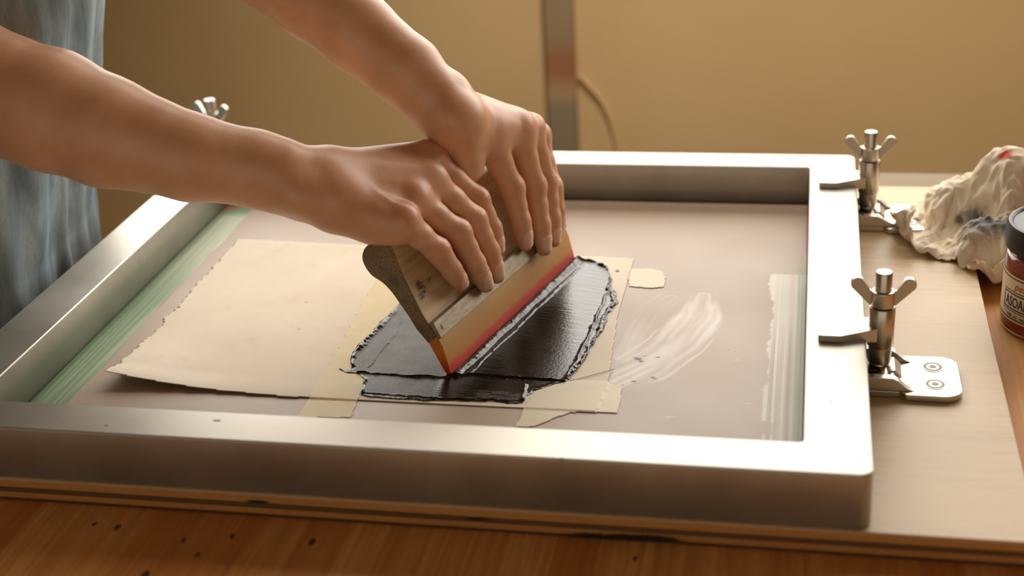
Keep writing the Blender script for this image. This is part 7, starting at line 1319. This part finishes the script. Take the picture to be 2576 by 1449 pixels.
-2,-2,-2,-3,-4,-3,-5,-9,-7,-11,-2,5,28,-7,0,-5,-1,-5,0,9,-1,8,5,7,5,5,4,3,1,1,0,-2,0,0,-5,2,1,-2,-6,6,-4,5,4,-5,6,6,0,6,-3,7,1,7,-1,6,-1,6,-2,5,8,0,
7,-3,4,-5,4,-4,2,-1,-6,0,-6,3,-7,-4,-3,-7,-7,-4,1,-6,-1,-2,1,-3,-1,-2,-3,-4,-4,-6,-8,-9,-11,-10,8,-6,29,2,-4,-3,-3,-3,-4,-1,8,1,5,6,4,4,2,0,1,1,0,-1,-1,1,-1,0,
3,-4,5,-5,7,-3,8,-5,2,6,6,-1,6,-1,7,0,6,-1,6,-1,5,8,0,7,-1,6,-6,4,-4,3,-5,1,-7,5,-7,-3,5,-5,-6,-5,-7,5,-4,-1,-4,2,0,-4,0,-3,-4,-6,-7,-10,-9,-10,-9,-10,11,-1,
33,-6,-4,-1,-3,-2,-4,-6,-2,6,5,1,4,1,1,1,2,5,-6,5,-5,0,0,0,3,6,1,-5,2,8,-1,6,-6,6,6,3,-2,5,2,6,-2,7,1,5,7,-1,9,-1,7,-1,-6,1,6,-7,3,-7,3,-7,4,-7,
7,1,-7,-5,-6,8,-1,-7,1,-1,-6,4,-5,-8,-6,-4,-9,-4,-13,-11,-12,-6,13,-7,41,0,-5,0,-5,-5,-5,-3,-5,-4,4,4,0,4,2,2,2,-5,5,-5,-1,0,1,6,-4,6,5,3,2,-2,8,-4,3,-1,5,2,
5,-1,3,5,5,1,6,7,-1,7,5,-3,7,-4,4,-5,5,-3,-6,5,-8,4,-5,3,-3,6,-4,-9,6,-6,6,-5,-8,4,-2,-5,-5,-2,-7,-8,-3,-12,-3,-12,-12,-9,14,0,37,4,-6,-2,-6,-7,-2,-6,0,-5,-8,0,
4,5,-3,3,0,0,0,1,3,1,1,2,-5,4,4,3,6,-3,7,2,-5,0,6,1,6,-1,7,0,7,5,6,2,7,-2,4,7,-3,6,-6,4,-4,4,-8,2,-6,-2,5,-6,5,1,-6,4,-6,5,-3,-6,-1,-4,0,-3,
-4,-6,0,-7,-10,-3,-14,-2,-12,-12,9,10,41,-5,1,-7,-1,-6,-4,-6,-1,-9,-2,-7,-4,3,6,-4,-2,2,2,1,3,-2,2,3,2,-4,8,5,1,7,-3,5,-6,4,1,6,0,7,0,7,0,8,5,3,4,8,-3,2,
8,-6,6,-7,4,1,-8,3,-8,3,-6,3,-2,0,2,-3,4,-5,0,-4,-3,-2,-2,-2,-3,-3,-4,-3,-8,-12,-1,-13,-9,-6,11,8,45,-5,-3,-3,-4,-7,-8,0,-10,0,-7,0,-4,-9,1,7,-3,-6,1,3,0,0,5,2,
1,-1,8,1,7,0,6,-2,1,-4,7,0,7,0,7,1,8,1,6,4,7,1,8,2,-4,5,-6,4,-6,5,-3,-7,2,-7,2,-5,-1,0,1,7,-5,2,-5,-2,-4,0,-4,0,-4,-4,-4,-3,-6,-4,-13,0,-9,-9,10,10,
44,-1,-6,-3,-8,-6,-8,3,-10,-1,-5,-11,-5,6,-1,-7,6,-5,-7,0,4,-2,5,4,-1,8,1,6,1,5,1,-2,-1,3,0,7,1,7,1,6,3,6,5,6,0,9,0,7,2,-7,2,-4,3,-4,3,-8,3,-7,-4,-1,
6,0,0,-1,-1,-4,-2,-2,-1,-5,1,-5,2,-5,-7,-1,-6,-9,1,-12,-6,-1,9,8,49,-7,-2,-8,-4,-4,-9,-1,-9,2,-10,-8,-1,-9,-1,6,-8,-3,6,-9,0,6,-1,2,8,-1,7,1,6,-1,1,5,-5,0,7,2,
7,-1,7,3,6,4,4,7,7,-2,7,-2,7,2,-9,-3,0,4,-4,3,-9,3,1,-4,-4,-1,-1,0,-1,-2,-3,2,-6,2,-6,2,-6,1,-6,-5,-4,0,-7,-12,3,-3,7,8,49,-4,-8,-5,-2,-9,-2,-9,-5,-2,-5,-11,
-10,4,-1,-6,5,-1,-6,2,-8,1,0,9,-2,8,1,6,0,-1,3,1,2,5,-4,5,6,7,-2,8,4,5,5,7,5,5,-5,9,-3,4,-1,-8,-5,4,2,1,-8,-5,1,3,-7,-1,0,-2,3,-6,-1,-2,3,-6,3,-8,
4,-7,-4,-4,-7,4,-10,0,-8,7,7,2,44,4,-9,-1,-8,-3,-10,1,-5,-7,-10,-5,-10,-6,5,2,-7,-1,7,-1,-8,2,-6,2,7,-1,3,6,0,3,-3,4,-1,3,4,5,4,5,7,1,6,6,1,8,3,5,5,-4,
6,-6,6,-5,-8,-3,6,0,0,-8,3,-7,3,-1,-4,-4,0,0,-7,-2,5,1,-6,1,-6,-4,-4,-6,3,-7,3,-7,1,7,6,3,44,-7,1,-8,-5,-1,-9,-7,3,-9,-10,-9,-5,-9,-3,6,5,-1,-6,6,-4,-8,6,-8,
2,5,8,-6,6,-4,6,-4,8,-2,7,2,6,3,6,7,2,6,6,3,6,-2,4,7,-6,7,-3,-6,1,-7,3,-3,1,-1,-5,2,-6,-1,0,-5,-1,-3,-2,-6,1,5,-2,-6,-6,-3,1,0,-8,3,-7,7,4,-2,7,6,
44,-2,-6,-5,-5,-7,-2,-10,3,-10,-7,-9,-5,-8,-8,-1,4,7,2,-8,-5,5,-5,6,-4,7,-6,8,-7,5,-4,7,-2,8,1,7,3,6,6,4,1,5,7,7,-1,8,-4,7,-4,4,-5,1,-7,3,-6,4,-6,0,-1,-4,
1,-6,-1,-2,-3,-5,-3,2,-7,5,-5,-4,-6,0,-3,3,0,-8,7,-1,8,6,4,4,49,-6,-5,-7,-5,-5,-8,0,-10,-4,-8,-3,-7,-7,-4,-6,-2,3,6,-1,-9,-3,7,5,2,-9,5,-6,7,-7,5,-3,8,1,7,3,
6,5,5,1,6,7,5,1,9,-4,8,-4,6,-6,0,-5,1,-6,5,-7,3,-6,-2,1,-5,1,-1,-6,-4,-2,-6,-3,2,-5,-4,-1,-5,-5,6,-6,-1,8,-2,8,1,6,8,5,44,-2,-7,0,-7,-7,-2,-8,-3,-8,-6,-7,
-7,-2,-7,1,-6,-2,1,6,-7,2,-6,0,8,2,-9,5,-7,5,-5,7,1,8,2,6,4,5,1,6,2,8,6,6,-1,8,-5,7,-5,3,-7,-5,-2,6,-8,5,-7,3,-7,-3,1,-5,-1,-5,0,-6,-1,-7,-2,-6,2,-8,
-3,4,-2,8,-5,3,8,3,6,3,3,5,38,1,-1,-7,2,-6,-7,-3,-9,-7,-4,-3,-7,-5,-2,-6,2,-1,-4,-2,4,-6,2,-9,1,8,2,-3,-9,-1,8,0,7,1,6,6,1,6,2,3,7,2,7,6,6,-3,7,-5,
5,-8,3,-8,3,-7,5,-8,4,-6,2,-8,-4,2,-6,-5,-2,-4,-3,-4,-6,3,-8,3,-8,8,5,-5,8,3,0,7,4,6,6,4,25,-2,4,-3,-6,3,-4,-7,-5,-4,-8,-5,-1,-6,-4,-2,-4,1,1,-1,-6,2,-8,2,
-8,1,6,2,-9,4,-1,8,0,6,3,4,7,3,6,-1,2,8,6,-1,5,8,-4,7,-6,2,-8,3,-8,4,-8,5,-8,5,-1,-6,-5,-7,2,-8,-5,-3,-3,-7,-6,6,0,-8,6,-1,9,-5,8,-4,7,5,7,4,5,6,
13,3,1,-4,2,-4,4,-5,-4,-7,0,-6,-7,-1,-5,0,-2,-3,2,-4,0,-7,1,-8,1,-7,-1,7,-1,-6,9,0,5,5,3,8,-1,9,4,5,-3,1,6,9,-2,4,8,-8,8,-4,-5,-8,4,-8,4,-8,2,-6,4,-5,
-6,-2,-6,-2,-4,-6,-6,1,-9,-1,1,8,-3,8,-4,9,-7,8,-7,5,9,5,4,6,12,0,3,-3,2,-4,3,-4,4,-4,-8,3,-3,-5,-6,1,-7,4,-3,2,-6,0,-8,0,-8,1,-9,1,6,-6,4,7,7,3,7,-1,
8,0,8,8,3,-4,2,6,9,-4,8,-8,0,-5,0,-5,-5,6,-8,4,-9,-5,4,-6,-1,-7,-3,-5,0,-4,-8,-5,8,0,1,-4,9,-4,9,-6,9,-7,5,-9,5,5,5,7,11,5,-4,4,-4,2,-3,3,1,-4,2,-6,
-2,0,1,-9,5,-1,0,-4,-1,-9,2,-8,-1,-8,-5,4,-5,6,1,6,6,6,-2,9,-2,7,4,6,6,6,-3,7,7,3,-9,0,-5,-5,-4,-5,-6,7,0,-2,0,-8,-6,2,-6,-5,-5,0,-5,1,-3,1,-7,0,2,9,
-1,8,-2,4,1,3,-4,-5,-5,1,4,7,13,2,5,-6,4,-5,2,-1,1,1,-3,8,0,-6,-5,2,-8,8,4,-3,-7,-3,-2,-6,-9,2,-4,-9,7,-4,7,6,1,2,9,-3,7,5,9,4,9,-1,7,-5,3,7,-4,-9,
-3,-5,-1,-4,-10,6,-4,-2,5,-5,-5,-5,1,-7,-6,-5,4,-7,-4,5,7,0,-2,4,6,2,5,6,0,0,-2,-4,-5,-2,-2,-3,14,3,3,1,-4,3,-4,0,1,0,1,6,7,1,-4,-8,-6,2,8,2,-3,-5,-8,-7,
-2,-10,-2,4,-7,8,1,5,7,2,-3,4,7,9,3,8,10,5,-2,-6,8,-4,-6,-7,-5,-6,3,-6,-2,-3,-4,4,-2,4,-5,-3,-7,2,-3,-10,-4,4,-7,1,6,10,1,1,7,2,6,0,1,5,-5,0,-5,0,-2,-5,
4,-4,3,2,-5,4,-3,4,4,0,-4,8,3,2,2,-2,-9,-6,7,5,0,-5,-9,-8,0,-3,-6,-8,7,-1,8,6,0,8,-5,8,0,8,9,6,4,9,-10,5,0,-8,-1,-8,-4,-8,1,-2,-7,5,-7,-1,4,1,-4,-2,
-3,-5,5,-6,-7,-3,-1,4,7,1,7,9,-1,7,6,0,1,-1,3,-3,-1,1,-3,-4,-6,-7,-3,2,1,-3,0,5,1,4,-3,7,0,2,1,1,0,-6,-4,6,6,-8,-7,-8,-5,1,-8,-2,1,8,5,4,6,-2,7,-3,
6,10,3,6,11,3,-11,-2,4,-10,-3,-7,-2,-7,-4,2,-6,-1,5,2,-7,2,-3,-2,-6,-4,8,-5,4,-2,-6,4,5,7,3,5,1,7,7,3,0,2,-1,-1,2,-3,1,-5,-14,-7,-7,-2,2,-3,5,-1,5,-2,4,5,
7,-4,-4,1,0,0,-5,2,7,-1,-5,-9,-4,-8,4,-7,5,6,3,6,2,7,-5,3,10,0,8,8,11,-8,-4,7,-10,-3,-10,2,-7,-6,3,-8,-2,5,-6,6,-8,-3,2,-6,4,-9,0,8,-8,6,5,-5,8,6,5,5,
2,1,4,7,6,0,-2,3,-4,4,-4,0,-22,-6,-7,-7,-4,5,-3,4,0,3,0,6,5,5,2,-7,4,-7,-5,0,7,2,-5,-6,-8,-1,6,-6,-1,6,2,6,7,0,7,-5,5,5,9,10,2,5,-8,1,-12,-2,2,-7,
-3,-6,-1,-1,-7,6,-1,-3,-8,1,-7,-2,0,4,-8,9,-6,-2,8,6,4,7,7,5,3,0,2,7,6,-2,3,-3,3,-4,5,-3,-25,-8,-6,-6,-8,-2,7,-6,0,5,0,3,6,4,2,6,-4,-7,-6,-2,4,8,-5,-6,
-5,2,7,-3,-3,5,5,-1,6,7,-1,7,4,1,5,9,11,-6,1,-11,-3,4,-7,0,-7,-5,-7,4,-8,6,-8,-5,-2,-6,-4,8,4,-5,-3,1,5,-7,-1,6,9,8,9,8,3,2,2,0,4,8,-4,4,-3,2,-4,6,
-34,-4,-6,-7,-5,-8,0,7,-7,-1,4,6,-3,6,1,7,-3,-4,3,-9,-3,6,5,-7,4,2,1,0,-1,4,2,5,-1,6,6,0,5,7,1,12,0,5,-9,1,-4,-3,1,-6,-6,-1,-7,-4,-3,-3,4,-10,-8,-6,4,-4,
8,4,1,0,-4,4,-4,-2,6,9,9,10,8,4,2,1,0,1,7,-2,4,-2,-3,2,-39,0,-7,0,-7,-8,2,-3,3,-6,0,2,5,-1,6,2,8,1,-4,-9,-9,1,3,2,-6,3,0,1,1,8,6,5,5,5,5,5,
1,0,8,9,6,-4,1,-5,-3,1,-5,-7,-1,-5,-7,0,-1,-2,-7,-2,-9,-11,-2,2,1,3,5,7,2,-3,3,-2,-1,3,9,10,10,7,5,4,1,-2,2,3,-3,5,-1,-6]
if RAG_STEPS:                                   # cloth grid, steps in half millimetres, x row then y row then z row
    q = np.cumsum(np.array(RAG_STEPS, np.int64).reshape(3, -1), 1)
    NR = int(round(math.sqrt(q.shape[1])))
    RV = q.T.astype(float)*.0005
    F = gridfaces(NR, NR)
    rc_, rs_, rz_ = RAGP['c'], RAGP['s'], RAGP['rz']
    c_, s_n = math.cos(rz_), math.sin(rz_)
    RV = RV*np.array(rs_); RV = np.stack([RV[:, 0]*c_-RV[:, 1]*s_n, RV[:, 0]*s_n+RV[:, 1]*c_, RV[:, 2]], -1)
    RV = RV+np.array(rc_)
    RV[:, 2] -= .0172*smooth01((RV[:, 0]-.097)/.016)*(1-smooth01((RV[:, 2]+H-.004)/.05))
    rg = Mat('rag_cotton', rough=.9, spec=.2); c = rg.coord(); b_ = rg.ramp(rg.noise(c, 20, 4, .5), [(.3, srgb(226, 212, 190)), (.7, srgb(236, 224, 204))])
    def on_rag(a, b):
        v = RV-CAM; dz = v@FX; e = np.hypot(1288+FPX*(v@RX)/dz-a, 724.5-FPX*(v@UX)/dz-b); k = np.where(e < e.min()+14)[0]; return RV[k[np.argmin(dz[k])]]
    sp_d = None
    for a, b, y, r in RAGP['dark']:
        q_ = rg.spot(c, tuple(on_rag(a, b)), r, .6); sp_d = q_ if sp_d is None else rg.math('MAXIMUM', sp_d, q_)
    b_ = rg.mix(rg.math('MULTIPLY', sp_d, .85), b_, srgb(66, 78, 84))
    sp_r = None
    for a, b, y, r in RAGP['red']:
        q_ = rg.spot(c, tuple(on_rag(a, b)), r, .5); sp_r = q_ if sp_r is None else rg.math('MAXIMUM', sp_r, q_)
    b_ = rg.mix(rg.math('MULTIPLY', sp_r, .9), b_, srgb(206, 62, 56)); rg.color(b_)
    rg.bump(rg.noise(c, 900, 2, .5), .2, .0004); rg.b.inputs['Subsurface Weight'].default_value = .1; rg.b.inputs['Subsurface Radius'].default_value = (.003, .002, .0015)
    ro_ = mesh_obj('cleaning_rag', RV, F, rg.m); tag(ro_, 'crumpled white cotton rag with dark and red ink stains, heaped behind the jar', 'rag')
    m_ = ro_.modifiers.new('s', 'SOLIDIFY'); m_.thickness = .0009
    m_ = ro_.modifiers.new('s', 'SUBSURF'); m_.levels = 1; m_.render_levels = 1

# thin cable looping along the wall
cw_ = [onpl(a, b, np.array([0, YW-.004, 0]), np.array([0, 1., 0])) for a, b in ((1456, 190), (1480, 215), (1510, 250), (1532, 295), (1546, 345), (1552, 400), (1550, 470), (1540, 600))]
cb = Mat('cable_sheath', srgb(216, 184, 134), .85); o = tube('wall_cable', catmull(cw_, 6, False), .0026, cb.m, n=8); tag(o, 'thin tan cable curving down the wall right of the stained batten', 'cable')
